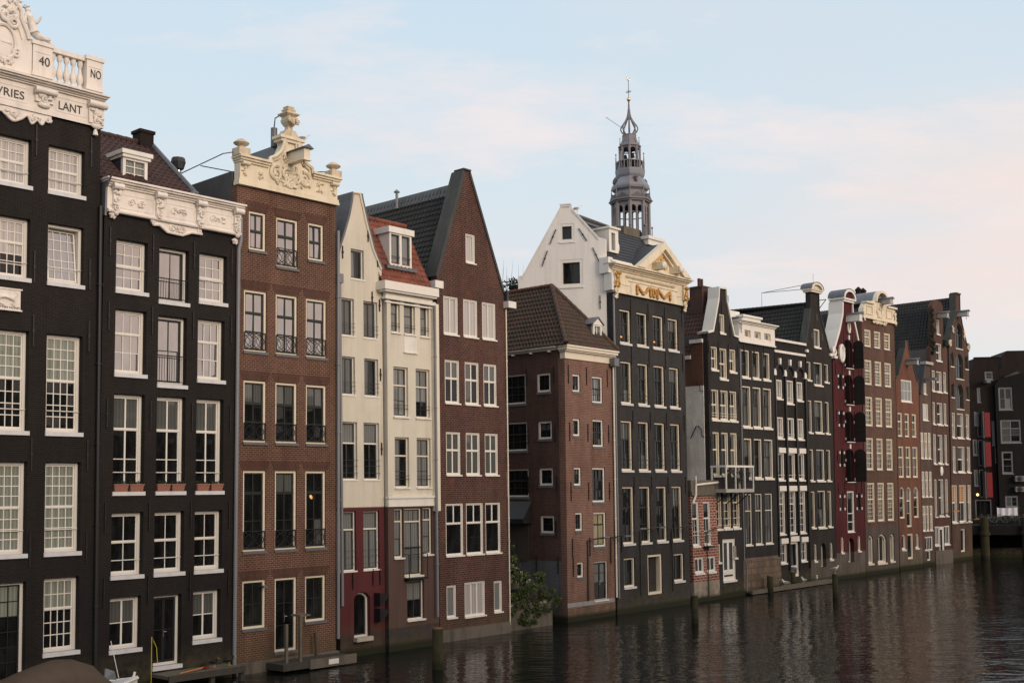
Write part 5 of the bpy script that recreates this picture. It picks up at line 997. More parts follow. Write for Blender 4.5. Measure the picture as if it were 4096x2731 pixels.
# ---- 4: narrow cream house with red ground floor
H = House('H4', 'canal_house', 'narrow cream house with a pointed neck gable and dark red lower floor'); W = H.w
gp = [(0, 16.95), (.18, 17.6), (.45, 18.3), (.72, 19.1), (.88, 19.75), (.93, 20.14), (1.37, 20.17), (1.41, 19.95), (1.70, 18.95), (2.08, 17.8), (W, 16.95)]
H.wall([(0.005, -1), (W - .005, -1), (W - .005, 16.94)] + gp[::-1][1:-1] + [(.005, 16.94)], .4, rd=.7); H.windows()
b = MB(); b.box(.01, W - .01, .401, 8, -1, 16.9); H.part('rear_body', b, 'rear')
exp = [(x + (-.10 if x < 1.1 else .08), z + .02) for x, z in gp]; b = MB()
for i in range(len(gp) - 1): b.prism([gp[i], exp[i], exp[i + 1], gp[i + 1]] if True else [], -.05, 1.0)
H.part('gable_coping', b, 'lead')
b = MB()
for i in range(5, 10): b.tube([(gp[i][0] - .05, -.03, gp[i][1]), (gp[i + 1][0] - .05, -.03, gp[i + 1][1])], .05, 5)
H.part('gable_moulding', b, 'bone')
zr_ = 19.3; tiled(H, (-.05, 8, 16.9), (-.05, .95, 16.9), (1.15, .95, zr_), (1.15, 8, zr_), 'tile_dkred'); tiled(H, (W + .05, .95, 16.9), (W + .05, 8, 16.9), (1.15, 8, zr_), (1.15, .95, zr_), 'tile_dkred')
anchors(H, [(.28, 17.4), (1.75, 18.35), (2.3, 17.3), (1.95, 15.6), (2.38, 15.3), (2.4, 12.2), (2.42, 8.9)], .55); anchors(H, [(.70, 3.2), (1.85, 3.3), (2.25, 3.3)], .7)
for i, (z0, z1) in enumerate(((2.05, 2.62), (1.38, 1.95))):
    b = MB(); b.prism([(1.90, z0), (2.10, z0 + .06), (2.34, z1 - .26), (2.46, z1 - .10), (1.90, z1)], -.40, -.02); H.part('hatch_flap', b, 'black')
b = MB(); b.box(.72, 1.65, -.25, .0, .62, .80); H.part('door_step', b, 'stone_grey')
pipe(H, [(.05, -.1, 16.3), (.05, -.1, 9.0), (.05, -.1, 2.2)], .065, 'pipe'); b = MB(); b.box(-.08, .16, -.22, -.0, 16.0, 16.4); H.part('hopper', b, 'pipe')
# ---- 5: cream house with orange dormer roof
H = House('H5', 'canal_house', 'cream house with orange tiled roof and boxy dormer above a white gutter'); W = H.w
H.wall(box_outline(W, 15.8), 3, rd=.4); H.windows()
b = MB(); b.box(.01, W - .01, 3.01, 8, -1, 16.2); H.part('rear_body', b, 'rear')
b = MB(); b.box(-.45, 2.9, -.42, .25, 15.98, 16.36); b.box(-.36, 2.84, -.34, .2, 15.90, 15.979); b.box(-.2, 2.8, -.16, .1, 15.60, 15.70); b.box(-.12, 2.78, -.10, .1, 15.70, 15.899); b.box(-.12, 2.78, -.08, .0, 15.45, 15.52); H.part('gutter', b, 'white')
b = MB(); b.box(-.05, 2.76, -.10, .05, 6.34, 6.70); b.box(-.1, 2.8, -.16, .05, 6.701, 6.80); H.part('fascia_beam', b, 'white2')
b = MB(); b.box(2.78, W + .04, -.14, .1, 6.1, 15.7); H.part('corner_strip', b, 'bone')
b = MB(); b.box(-.012, .22, -.04, .02, 6.85, 15.55); H.part('pilaster', b, 'H5')
pipe(H, [(2.82, -.2, 15.6), (2.82, -.2, 1.3)], .06, 'pipe')
uR, yR, zR = H.d['roofR']; tiled(H, (-.3, .05, 16.45), (uR + .1, .05, 16.45), (uR + .1, yR, zR), (-.3, yR, zR), 'tile_orange'); tiled(H, (uR + .1, 2 * yR, 16.45), (-.3, 2 * yR, 16.45), (-.3, yR, zR), (uR + .1, yR, zR), 'tile_orange'); ridge_tiles(H, (-.3, yR, zR + .04), (uR + .1, yR, zR + .04), 'tile_orange')
b = MB(); prism_yz(b, [(.1, 16.3), (2 * yR - .1, 16.3), (yR, zR)], -.28, -.2); prism_yz(b, [(.1, 16.3), (2 * yR - .1, 16.3), (yR, zR)], uR, uR + .08); H.part('roof_end_wall', b, 'H6')
x0, x1, z0, z1 = .65, 2.02, 17.28, 18.82
b = MB(); b.ring([(x0, z0), (x1, z0), (x1, z1), (x0, z1)], [(x0 + .1, z0 + .12), (x1 - .1, z0 + .12), (x1 - .1, z1 - .06), (x0 + .1, z1 - .06)], .48, .62); b.box((x0 + x1) / 2 - .07, (x0 + x1) / 2 + .07, .482, .61, z0 + .12, z1 - .06); b.box(x0 - .1, x1 + .12, .40, 1.75, z1 + .001, z1 + .28)
do = H.part('dormer', b, 'white2')
b = MB(); prism_yz(b, [(.5, z0), (1.75, z1), (.5, z1)], x0 + .002, x0 + .08); prism_yz(b, [(.5, z0), (1.75, z1), (.5, z1)], x1 - .08, x1 - .002); H.part('dormer_cheek', b, 'white2', parent=do)
for q in (x0 + .1, (x0 + x1) / 2 + .07):
    b = MB(); xa, xb = q, q + (x1 - x0) / 2 - .17; b.quad((xa, .6, z0), (xb, .6, z0), (xb, .6, z1), (xa, .6, z1)); H.part('dormer_pane', b, 'cur_grey', parent=do)
    b = MB(); b.ring([(xa, z0 + .12), (xb, z0 + .12), (xb, z1 - .06), (xa, z1 - .06)], [(xa + .05, z0 + .17), (xb - .05, z0 + .17), (xb - .05, z1 - .11), (xa + .05, z1 - .11)], .55, .59); b.tube([(xa, .46, z0 + .45), (xb, .46, z0 + .45)], .02, 5); H.part('dormer_sash', b, 'greygreen', parent=do)
b = MB(); b.box(.3, 2.2, .25, .5, 17.1, 17.26); H.part('lead_apron', b, 'lead', parent=do)
b = MB(); b.box(.93, 2.12, -.34, .0, 3.08, 3.15)
for x in (.96, 2.09): b.tube([(x, -.31, 3.1), (x, -.31, 4.2)], .022, 5)
b.tube([(.96, -.31, 4.2), (2.09, -.31, 4.2)], .016, 5); b.tube([(.96, -.31, 4.2), (.96, 0, 4.2)], .016, 5); b.tube([(2.09, -.31, 4.2), (2.09, 0, 4.2)], .016, 5); H.part('balconette', b, 'black')
# ---- 6: dark brown brick house with a steep pointed gable
H = House('H6', 'canal_house', 'dark brown brick house with a steep pointed gable and black tiled roof'); W = H.w
ap = 2.1; pts = [(0.005, -1), (W - .005, -1), (W - .005, 16.9), (3.12, 20.75), (2.36, 22.50), (2.32, 22.66), (1.87, 22.62), (1.82, 22.40), (.005, 17.4)]
H.wall(pts, .4, rd=.35); H.windows()
b = MB(); b.box(.01, W - .01, .401, 10, -1, 16.6); H.part('rear_body', b, 'H6')
b = MB(); b.prism([(-.12, 17.15), (.12, 17.25), (1.98, 22.40), (1.86, 22.66), (1.80, 22.60)], -.06, .75); b.prism([(2.34, 22.68), (2.28, 22.50), (W - .16, 16.95), (W + .02, 16.85)], -.06, .35); b.box(1.84, 2.37, -.08, .6, 22.661, 22.74); H.part('gable_coping', b, 'coping_dark')
tiled(H, (-.25, 11, 16.9), (-.25, .7, 16.9), (ap, .7, 22.05), (ap, 11, 22.05), 'tile_black', tw=.26, wave=.04, step=.05); tiled(H, (W + .2, .4, 16.6), (W + .2, 11, 16.6), (ap, 11, 22.05), (ap, .4, 22.05), 'tile_black', tw=.26)
b = MB(); b.prism([(ap - .30, 21.55), (ap - .24, 21.5), (ap, 22.06), (ap + .3, 21.5), (ap + .3, 21.6), (ap, 22.18)], .7, 11); H.part('ridge_capping', b, 'slate_light')
b = MB(); b.tube([(1.7, 4.6, 21.5), (1.7, 4.6, 22.35)], .07, 8); b.lathe(1.7, 4.6, [(.16, 0), (.15, .05), (.02, .16)], 8, 0, 22.34); H.part('roof_vent', b, 'pipe')
b = MB(); b.box(-.34, .2, -.25, .6, 16.55, 16.9); H.part('gutter_end', b, 'white2'); b = MB(); b.box(W - .10, W + .48, -.35, .6, 16.15, 16.48); H.part('gutter_end', b, 'white2'); b = MB(); b.box(W - .05, W + .12, -.2, .5, 16.49, 17.0); H.part('gutter_end', b, 'slate')
pipe(H, [(W + .02, -.06, 16.1), (W + .02, -.06, .4)], .035, 'bone'); b = MB(); b.box(0, W, -.1, 0, -1, .55); H.part('plinth', b, 'concrete')
# ---- 7: low corner house
H = House('H7', 'corner_house', 'low orange brick corner house with a hipped brown roof and white gutter band'); W = H.w
H.wall(box_outline(W, 14.06), .4, rd=.38); H.windows()
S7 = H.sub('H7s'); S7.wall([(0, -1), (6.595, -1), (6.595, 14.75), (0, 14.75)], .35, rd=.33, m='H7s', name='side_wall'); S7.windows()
b = MB(); b.box(.4, W - .02, .41, 6.9, -1, 14.7); H.part('rear_body', b, 'rear')
b = MB(); b.box(-.02, W + .05, -.06, .3, 14.05, 14.38); b.box(-.05, W + .08, -.10, .3, 14.381, 14.44); b.box(-.12, W + .14, -.22, .3, 14.441, 14.52); b.box(-.18, W + .2, -.32, .3, 14.521, 14.66); b.box(-.22, W + .24, -.38, .3, 14.661, 14.76); H.part('cornice', b, 'bone')
b = MB(); b.box(0, 6.6, -.22, .1, 14.66, 14.82); b.box(0, 6.6, -.06, .1, 14.54, 14.659)
for i in range(5): b.box(.8 + i * 1.3, .9 + i * 1.3, -.2, 0, 14.45, 14.54)
S7.part('side_gutter', b, 'white2')
ax, ay, az_ = 2.13, 2.56, 18.54; Ybk = 8.5
tiled(H, (-.28, -.36, 14.78), (W + .2, -.36, 14.78), (ax, ay, az_), (ax, ay, az_), 'tile_brown'); tiled(H, (-.28, Ybk, 14.78), (-.28, -.36, 14.78), (ax, ay, az_), (ax, Ybk, az_), 'tile_brown', wave=.045, step=.05); tiled(H, (W + .2, -.36, 14.78), (W + .2, Ybk, 14.78), (ax, Ybk, az_), (ax, ay, az_), 'tile_brown')
for p in ((-.26, -.34, 14.84), (W + .18, -.34, 14.84)): ridge_tiles(H, p, (ax, ay, az_ + .05), 'tile_brown', .14)
ridge_tiles(H, (ax, ay, az_ + .05), (ax, Ybk, az_ + .05), 'tile_red', .13)
x0, x1, z0, z1 = 3.0, 3.78, 15.15, 16.22
b = MB(); b.ring([(x0, z0), (x1, z0), (x1, z1), (x0, z1)], [(x0 + .12, z0 + .12), (x1 - .12, z0 + .12), (x1 - .12, z1 - .08), (x0 + .12, z1 - .08)], .3, .45); b.box((x0 + x1) / 2 - .03, (x0 + x1) / 2 + .03, .36, .42, z0 + .1, z1 - .08); b.prism([(x0 - .08, z1), (x1 + .08, z1), ((x0 + x1) / 2, z1 + .36)], .26, .40); do = H.part('dormer', b, 'white')
b = MB(); b.prism([(x0 - .14, z1 + .0), ((x0 + x1) / 2, z1 + .40), (x1 + .14, z1 + .0), (x1 + .14, z1 + .06), ((x0 + x1) / 2, z1 + .47), (x0 - .14, z1 + .06)][::-1], .2, 1.9); prism_yz(b, [(.42, z0), (1.6, z1), (.42, z1)], x0, x0 + .06); prism_yz(b, [(.42, z0), (1.6, z1), (.42, z1)], x1 - .06, x1); H.part('dormer_roof', b, 'zinc', parent=do)
b = MB(); b.quad((x0 + .1, .4, z0 + .1), (x1 - .1, .4, z0 + .1), (x1 - .1, .4, z1), (x0 + .1, .4, z1)); H.part('dormer_pane', b, 'cur_grey', parent=do)
b = MB(); b.box(-.02, W - .1, -.02, .0, .76, 1.0); H.part('stone_band', b, 'stone_band')
anchors(H, [(u, z) for z, us in ((13.2, (.3, 1.9, 3.8)), (10.1, (.35, 1.95, 3.85)), (6.9, (.4, 1.95, 3.85)), (3.9, (.45, 1.98, 3.9)), (2.9, (.5,))) for u in us], 1.0)
anchors(S7, [(u, z) for z, us in ((13.2, (4.35, 6.3)), (10.0, (4.4, 6.35)), (7.3, (4.4, 6.4)), (4.9, (6.3,)), (3.0, (4.9, 6.4))) for u in us], .9)
b = MB(); b.tube([(1.75, -.06, 1.0), (1.75, -.06, 4.25), (2.1, -.5, 4.35), (2.7, -.75, 4.38)], .05, 6); b.tube([(3.85, -.06, 2.9), (3.85, -.06, 4.3), (4.3, -.6, 4.45)], .05, 6); H.part('lamp_bracket', b, 'wood_dark')
for x0, x1 in ((2.2, 2.75), (4.2, 4.75)):
    b = MB(); b.box(x0, x1, -.82, -.68, 4.36, 4.44); H.part('lamp_strip', b, 'zinc')
pipe(H, [(W - .02, -.12, 14.1), (W - .02, -.12, 1.0)], .05, 'bone'); b = MB(); b.box(W - .3, W + .15, -.42, -.1, 13.9, 14.35); H.part('hopper', b, 'zinc')
b = MB(); prism_yz(b, [(-.02, 6.4), (-.75, 5.45), (-.75, 5.2), (-.02, 5.2)], 2.2, 4.62); S7.part('awning', b, 'black'); b = MB(); b.box(3.15, 4.35, -.03, .02, 3.15, 5.2); S7.part('side_door', b, 'wood_dark')
# ---- quay wall, steps and climbing plant in the gap beside it
Q = H
t = thing('quay_wall', 'stained concrete quay wall filling the gap beside the corner house', 'wall', H.d['o'], R_(90 - H.az))
b = MB(); b.box(-5.05, -1.25, .02, .5, -1, 1.2); link('wall', b.mesh('wall', 'concrete'), t); b = MB(); b.box(-5.05, -1.25, .53, 8, -1, 1.7); link('terrace', b.mesh('terrace', 'concrete'), t)
b = MB(); b.box(-5.05, -1.25, .0, .52, 1.202, 1.27); link('coping', b.mesh('coping', 'stone_grey'), t)
t = thing('stair', 'railed stone stair below the black awning beside the corner house', 'stairs', H.d['o'], R_(90 - H.az))
for i in range(6):
    b = MB(); b.box(-2.9, -1.3, 2.6 - i * .3 + .0, 2.9 - i * .3, 1.92, 3.1 - i * .2); link('step', b.mesh('step', 'stone_grey'), t)
b = MB()
for dz in (.35, .9):
    b.tube([(-2.9, .8, 2.1 + dz), (-2.9, 2.9, 3.1 + dz), (-1.3, 2.95, 3.1 + dz)], .028, 6)
for y, z in ((.8, 2.1), (1.5, 2.45), (2.2, 2.8), (2.9, 3.1)): b.tube([(-2.9, y, z - .2), (-2.9, y, z + .95)], .028, 6)
link('railing', b.mesh('railing', 'black'), t)
def leafmass(b, blobs, n, size, seed):
    rg = random.Random(seed); tot = sum(q[3] for q in blobs)
    for (cx, cy, cz, r) in blobs:
        for i in range(int(n * r / tot)):
            d = Vector((rg.gauss(0, 1), rg.gauss(0, 1), rg.gauss(0, 1))).normalized() * r * rg.uniform(.35, 1.05)
            c = Vector((cx, cy, cz)) + Vector((d.x, d.y * .7, d.z * .85)); a = Vector((rg.uniform(-1, 1), rg.uniform(-1, 1), rg.uniform(-1, .5))).normalized() * size * rg.uniform(.6, 1.3)
            e = a.cross(Vector((rg.uniform(-1, 1), rg.uniform(-1, 1), rg.uniform(-1, 1)))).normalized() * size * .5
            b.mi = rg.choice((0, 0, 1)); b.quad(c - a, c + e * .9 - a * .1, c + a, c - e * .9 - a * .1)
t = thing('climbing_shrub', 'leafy green shrub spilling over the concrete quay wall', 'shrub', H.d['o'], R_(90 - H.az))
bp = [(x, -.15, z, .42) for x, z in H.d['bush']]; blobs = []
rg = random.Random(3)
for x, y, z, r in bp + [(-4.4, -.1, 3.6, .4), (-4.0, -.1, 3.0, .5), (-3.3, -.1, 2.7, .5), (-2.6, -.1, 2.5, .5), (-3.6, -.1, 2.0, .55), (-2.4, -.1, 1.8, .45), (-3.1, -.1, 1.5, .5), (-4.3, -.1, 2.2, .5), (-2.0, -.1, 2.2, .4), (-3.7, -.2, 1.15, .35), (-3.2, -.2, .95, .3), (-3.5, -.2, .6, .25), (-2.6, -.2, 1.2, .3), (-1.7, -.15, 1.6, .35), (-4.5, -.2, 1.2, .35)]:
    for k in range(5): blobs.append((min(-.9, x + rg.uniform(-.45, .45)), y + rg.uniform(-.2, .3), max(.35, z - .3 + rg.uniform(-.55, .35)), r * rg.uniform(.22, .62)))
b = MB(); leafmass(b, blobs, 11000, .062, 5); link('foliage', b.mesh('foliage', ['leaf', 'leaf_light']), t)
b = MB()
for x, y, z, r in blobs[::2]: b.tube([(x * .3 - 2.6, .1, 1.6), ((x - 2.6) / 2, 0, (z + 1.9) / 2 + .1), (x, y, z)], [.03, .02, .008], 5)
link('stems', b.mesh('stems', 'wood_dark'), t)
g_ = MISC['garden']; t = thing('roof_garden_shrub', 'bare twiggy roof garden shrub behind the brown hipped roof', 'shrub', (g_[0], g_[1], g_[2] - 1.5))
b = MB(); leafmass(b, [(rg.uniform(-1.6, 1.2), rg.uniform(-.5, .5), rg.uniform(.6, 1.7), .5) for i in range(9)], 1100, .10, 9); link('foliage', b.mesh('foliage', ['leaf_dark', 'leaf']), t)
b = MB()
for i in range(14): x = rg.uniform(-1.3, .9); b.tube([(x, 0, -6), (x, 0, .4), (x + rg.uniform(-.3, .3), 0, rg.uniform(1.2, 3.4))], [.05, .02, .003], 5)
link('stems', b.mesh('stems', 'wood_old'), t)
# ---- 8: white gabled house with charcoal front and cream pediment
H = House('H8', 'canal_house', 'charcoal house with white side gable and cream pediment hung with gold garlands'); W = H.w
H.wall(box_outline(W, 18.22), .34, rd=.6); H.windows()
b = MB(); b.prism([(.02, -1), (W - .02, -1), (W - .02, 19.6), (.02, 19.6)], .345, 5.0); H.part('rear_body', b, 'H8')
S8 = H.sub('H8s'); gp = [(.0, 19.46), (.27, 19.49), (2.62, 23.46), (3.14, 23.44), (3.3, 23.25), (4.80, 21.46), (5.2, 21.33)]
S8.wall([(0, 8), (5.2, 8)] + gp[::-1], .3, rd=.28, m='H8s', name='gable_wall'); S8.windows()
b = MB()
for i in range(44):
    t_ = i / 44
    for (xa, za), (xb, zb_) in ((gp[1], gp[2]), (gp[4], gp[5])):
        x, z = xa + (xb - xa) * t_, za + (zb_ - za) * t_; b.box(x - .028, x + .028, -.035, .02, z - .19, z - .05)
for xa, xb, z in ((2.55, 3.2, 23.47), (2.6, 3.16, 23.36)): b.box(xa, xb, -.05, .33, z, z + .08)
S8.part('toothed_edge', b, 'H8s')
an = H.sub('H8s').d['anc']
for i in range(0, 10, 2):
    b = MB(); (xa, za), (xb, zb_) = an[i], an[i + 1]; b.tube([(xa, -.05, za), (xb, -.05, zb_)], .028, 6); b.ell(((xa + xb) / 2, -.06, (za + zb_) / 2), (.06, .03, .06), 6, 4); S8.part('wall_anchor', b, 'black')
tiled(H, (.25, .1, 19.85), (W, .1, 19.85), (W, 2.5, 22.62), (-.7, 2.55, 23.05), 'slate', tw=.3, cl=.28, wave=.006, step=.03); tiled(H, (W, 5.3, 19.4), (-2.0, 5.0, 19.5), (-.75, 2.55, 23.05), (W, 2.5, 22.62), 'slate', tw=.3, wave=.006, step=.03)
b = MB(); b.tube([(-.6, 2.5, 23.12), (W, 2.5, 22.68)], .10, 8); b.add([(-.5, 2.27, 22.84), (W, 2.28, 22.42), (W, 2.1, 22.24), (-.45, 2.07, 22.62)], [(0, 1, 2, 3)]); H.part('ridge_capping', b, 'slate_light')
b = MB(); prism_yz(b, [(.1, 19), (5, 19), (2.5, 22.7)], W - .2, W - .02); H.part('roof_end_wall', b, 'H8')
b = MB(); b.box(4.4, 6.1, 2.2, 3.0, 21.6, 23.15); H.part('chimney', b, 'concrete')
b = MB(); b.box(6.2, 8.0, 1.6, 3.4, 22.55, 22.75); b.box(6.3, 7.9, 1.7, 3.3, 22.2, 22.549); H.part('roof_box', b, 'white2')
x0, x1, z0, z1 = .72, 1.62, 20.75, 22.12
b = MB(); b.ring([(x0, z0), (x1, z0), (x1, z1), (x0, z1)], [(x0 + .22, z0 + .12), (x1 - .3, z0 + .12), (x1 - .3, z1 - .22), (x0 + .22, z1 - .22)], .62, .8); b.box(x0 - .1, x1 + .1, .5, 2.4, z1 + .001, z1 + .12); b.ell((x1 + .04, .7, z0 + .35), (.13, .09, .32), 8, 6); prism_yz(b, [(.8, z0), (.8, z1), (2.3, z1)], x0, x0 + .08); prism_yz(b, [(.8, z0), (.8, z1), (2.3, z1)], x1 - .08, x1); do = H.part('dormer', b, 'white')
b = MB(); b.quad((x0 + .2, .75, z0 + .1), (x1 - .28, .75, z0 + .1), (x1 - .28, .75, z1 - .2), (x0 + .2, .75, z1 - .2)); H.part('dormer_pane', b, 'cur_grey', parent=do)
# cream entablature
E0, E1, E2 = 18.2, 19.42, 19.86
b = MB(); b.box(.05, W + .05, -.14, .33, E0 + .02, E1); b.box(.0, W + .1, -.20, .30, E0, E0 + .13); b.box(1.7, W - 1.1, -.18, 0, 18.30, 18.95); b.box(.9, W - .5, -.17, 0, 18.72, 18.78); b.box(1.5, W - .9, -.20, 0, 19.0, 19.06); b.box(.0, .42, -.3, .1, 18.55, 19.42); b.box(W - .38, W + .06, -.3, .1, 18.55, 19.42)
for i in range(58): x = 1.2 + i * .088; b.box(x, x + .05, -.27, -.1, 19.20, 19.32)
H.part('frieze', b, 'stucco_cream')
cornice(H, -.02, W + .1, E1, E2, .55, 'stucco_cream', ret=.3)
px0, px1, pz = 1.85, W + .02, E2 + .01; pm, pt = 4.72, 21.72
b = MB(); b.prism([(px0 + .3, pz), (px1 - .3, pz), (pm, pt - .35)], -.22, .2)
b.prism([(px0, pz), (px0 + .75, pz), (pm, pt - .42), (px1 - .75, pz), (px1, pz), (pm, pt)], -.62, -.20); b.prism([(px0 + .62, pz), (px0 + 1.0, pz), (pm, pt - .62), (px1 - 1.0, pz), (px1 - .62, pz), (pm, pt - .34)], -.42, .1)
for i in range(22):
    for sg in (-1, 1): t_ = i / 22; x = pm + sg * (pm - px0 - 1.0) * (1 - t_); z = pz + .12 + (pt - .72 - pz) * t_; b.box(x - .04, x + .04, -.30, -.2, z, z + .07)
po = H.part('pediment', b, 'stucco_cream')
b = MB(); b.prism([(px0 + .1, pz - .02), (px1 - .1, pz - .02), (pm, pt - .06)], -.195, 1.9); H.part('pediment_roof', b, 'slate')
m1_ = sorted(q for q in H.d['win'] if q[4] == 'm1')
for q in (m1_[0], m1_[2]): b = MB(); b.ell((q[0] + q[2] * .42, .225, q[1] + q[3] * .20), (.13, .012, .05), 8, 5); H.part('window_lamp', b, 'lamp_dim', True)
b = MB(); leaves(b, pm - .15, pz + .75, .45, .3, 30, -.26, .16, 51); spiral(b, pm - .55, pz + .6, .28, 0, 1.5, -.26, .07); spiral(b, pm + .4, pz + .5, .28, 2, 1.5, -.26, .07, -1); H.part('pediment_relief', b, 'gold_dull', True, parent=po)
for x in (pm - .75, pm + 1.1):
    b = MB(); b.box(x - .17, x + .17, -.95, -.2, pz + .08, pz + .5); bm = H.part('lifting_beam', b, 'stucco_cream', parent=po); b = MB(); leaves(b, x, pz + .3, .14, .16, 18, -1.0, .12, int(x * 9)); b.ell((x, -1.0, pz + .3), (.2, .12, .24), 8, 6); H.part('lion_mask', b, 'stucco_white', True, parent=bm)
b = MB(); prism_yz(b, [(-.3, 19.9), (.6, 19.9), (.6, 20.0), (.2, 20.15), (-.1, 20.1)], -.1, 1.9); b.box(-.32, .1, -.05, .6, 19.3, 20.2); b.box(-.22, .02, -.2, .34, 18.3, 19.3); H.part('corner_return', b, 'white2')
for u in (.2, W - .16):
    b = MB(); leaves(b, u, 18.95, .16, .4, 26, -.36, .14, int(u * 10)); b.tube([(u - .16, -.4, 19.28), (u + .16, -.4, 19.28)], .09, 8); spiral(b, u, 18.6, .16, 0, 1.3, -.36, .06); H.part('gilded_console', b, 'gold', True)
    b = MB(); spiral(b, u, 18.28, .2, 1, 1.5, -.26, .07); leaves(b, u, 18.0, .12, .18, 10, -.2, .12, 3); H.part('scroll_foot', b, 'stucco_cream', True)
def garland(pts, r=.085):
    b = MB(); rg = random.Random(len(pts))
    for (xa, za), (xb, zb_) in zip(pts, pts[1:]):
        n = max(2, int(math.hypot(xb - xa, zb_ - za) / .07))
        for i in range(n + 1):
            t_ = i / n; q = r * rg.uniform(.8, 1.35); b.ell((xa + (xb - xa) * t_ + rg.uniform(-.02, .02), -.25, za + (zb_ - za) * t_ + rg.uniform(-.02, .02)), (q, q * .7, q), 6, 4, rg.uniform(0, 3))
    return b
za, zb_ = 18.84, 18.36
for pts in ([(2.2, zb_), (2.22, za), (2.55, 18.62), (2.85, 18.40), (3.1, 18.55), (3.4, 18.80)], [(3.58, 18.40), (3.58, za)], [(3.85, 18.78), (3.78, 18.58), (3.86, 18.40), (4.02, 18.40), (4.10, 18.58), (4.03, 18.78), (3.85, 18.78)], [(4.3, zb_), (4.3, 18.80)], [(4.4, za), (4.75, 18.58), (5.05, 18.40), (5.35, 18.60), (5.66, za), (5.68, zb_)]):
    H.part('gold_garland', garland(pts), 'gold', True)
anchors(H, [(u, z) for z in (17.45, 14.7, 11.0, 7.2) for u in (.22, 1.85, 3.62, 5.35, 7.25)], 1.05)
anchors(H, [(u, 3.9) for u in (.5, 2.4, 5.5)], .9)
b = MB()
for x in (2.3, 5.6): b.tube([(x, -.06, .9), (x, -.06, 4.6), (x + .6, -.6, 4.75), (x + 1.1, -.75, 4.8)], .04, 6)
H.part('lamp_bracket', b, 'wood_dark')
for x in (1.2, 3.2, 6.5): b = MB(); b.box(x, x + .6, -.85, -.72, 4.72, 4.80); H.part('lamp_strip', b, 'zinc')
pipe(H, [(.06, -.10, 18.1), (.06, -.10, .9)], .06, 'pipe')
# ---- 9: black-grey house with white-edged neck gable, its brick flank and balcony
H = House('H9a', 'canal_house', 'dark grey house with white edged neck gable and a projecting white balcony'); W = H.w
gp = [(.005, 16.9), (.62, 17.05), (1.36, 19.2), (1.44, 19.96), (2.24, 20.0), (2.30, 19.2), (3.1, 16.98), (W - .01, 16.9)]
H.wall([(.005, -1), (W - .005, -1)] + gp[::-1], .35, rd=.4); H.windows()
b = MB(); b.box(.3, W - .01, .351, 8, -1, 16.8); H.part('rear_body', b, 'rear')
S9 = H.sub('H9s'); b = MB(); b.prism([(0, -1), (3.645, -1), (3.645, 16.3), (2.75, 16.3), (2.75, 15.3), (0, 15.3)], 0, .3); S9.part('side_wall', b, 'H9s')
b = MB(); b.box(2.7, 3.66, -.08, .3, 16.31, 16.55); b.box(-.3, 2.76, -.08, .3, 15.31, 15.55); S9.part('side_coping', b, 'white2')
b = MB(); b.tube([(3.1, -.04, 11.0), (2.62, -.04, 10.2)], .03, 5); b.tube([(3.2, -.04, 11.0), (3.45, -.04, 10.75), (3.5, -.04, 10.3), (3.66, -.04, 10.25)], .03, 5); b.tube([(3.2, -.04, 13.9), (3.4, -.04, 13.6), (3.42, -.04, 13.2), (3.66, -.04, 13.2)], .025, 5); S9.part('wall_anchor', b, 'black')
b = MB()
for i in range(len(gp) - 1): b.prism([(gp[i][0], gp[i][1] - .02), (gp[i + 1][0], gp[i + 1][1] - .02), (gp[i + 1][0] + (-.09 if i < 3 else .06), gp[i + 1][1] + .10), (gp[i][0] + (-.09 if i < 3 else .06), gp[i][1] + .10)], -.10, .75)
H.part('gable_coping', b, 'white')
tiled(H, (-.05, 7, 15.6), (-.05, .8, 15.6), (1.85, .8, 19.7), (1.85, 7, 19.7), 'tile_dkred'); tiled(H, (W, .8, 15.6), (W, 7, 15.6), (1.85, 7, 19.7), (1.85, .8, 19.7), 'tile_dkred')
b = MB(); b.box(1.2, 2.2, 1.1, 2.1, 18.4, 20.15); b.box(1.15, 2.25, 1.05, 2.15, 20.151, 20.26); c_ = H.part('chimney', b, 'H7s'); 
for x in (1.45, 1.75): b = MB(); b.tube([(x, 1.5, 20.26), (x, 1.5, 20.8)], .11, 8); H.part('chimney_pot', b, 'tile_dkred', True, parent=c_)
anchors(H, [(u, z) for z in (16.0, 12.8, 9.9) for u in (.1, 1.25, 2.45, 3.55)] + [(1.75, 18.7), (1.4, 17.3), (2.7, 17.3)], .8)
z0, z1, y0 = 6.93, 8.42, -1.15
b = MB(); b.box(.0, 3.35, y0, 0, z0 - .22, z0); bal = H.part('balcony', b, 'beam_grey')
b = MB()
for x in (.06, 1.16, 2.26, 3.30): b.box(x - .035, x + .035, y0, y0 + .09, z0, z1 - .121)
for x in (.06, 3.30): b.box(x - .05, x + .05, -.12, -.03, z0, z1 - .121)
b.box(0, 3.36, y0 - .01, y0 + .1, z1 - .12, z1); b.box(0, .1, y0 + .101, 0, z1 - .12, z1); b.box(3.26, 3.36, y0 + .101, 0, z1 - .12, z1); H.part('balcony_frame', b, 'white2', parent=bal)
b = MB()
for i in range(30):
    x = .15 + i * .107; b.tube([(x, y0 + .05, z0), (x, y0 + .05, z1 - .12)], .012, 4)
for i in range(9): b.tube([(.06, y0 + .15 + i * .11, z0), (.06, y0 + .15 + i * .11, z1 - .12)], .012, 4)
for i in range(4): leaves(b, .7 + i * .75, z0 + .75, .22, .42, 24, y0 + .25, .12, i)
H.part('balcony_bars', b, 'black', parent=bal)
b = MB()
for x in (.4, 1.7, 3.0): b.tube([(x, y0 + .1, z0 - .23), (x, -.02, z0 - 1.0)], .04, 5)
H.part('balcony_strut', b, 'black', parent=bal)
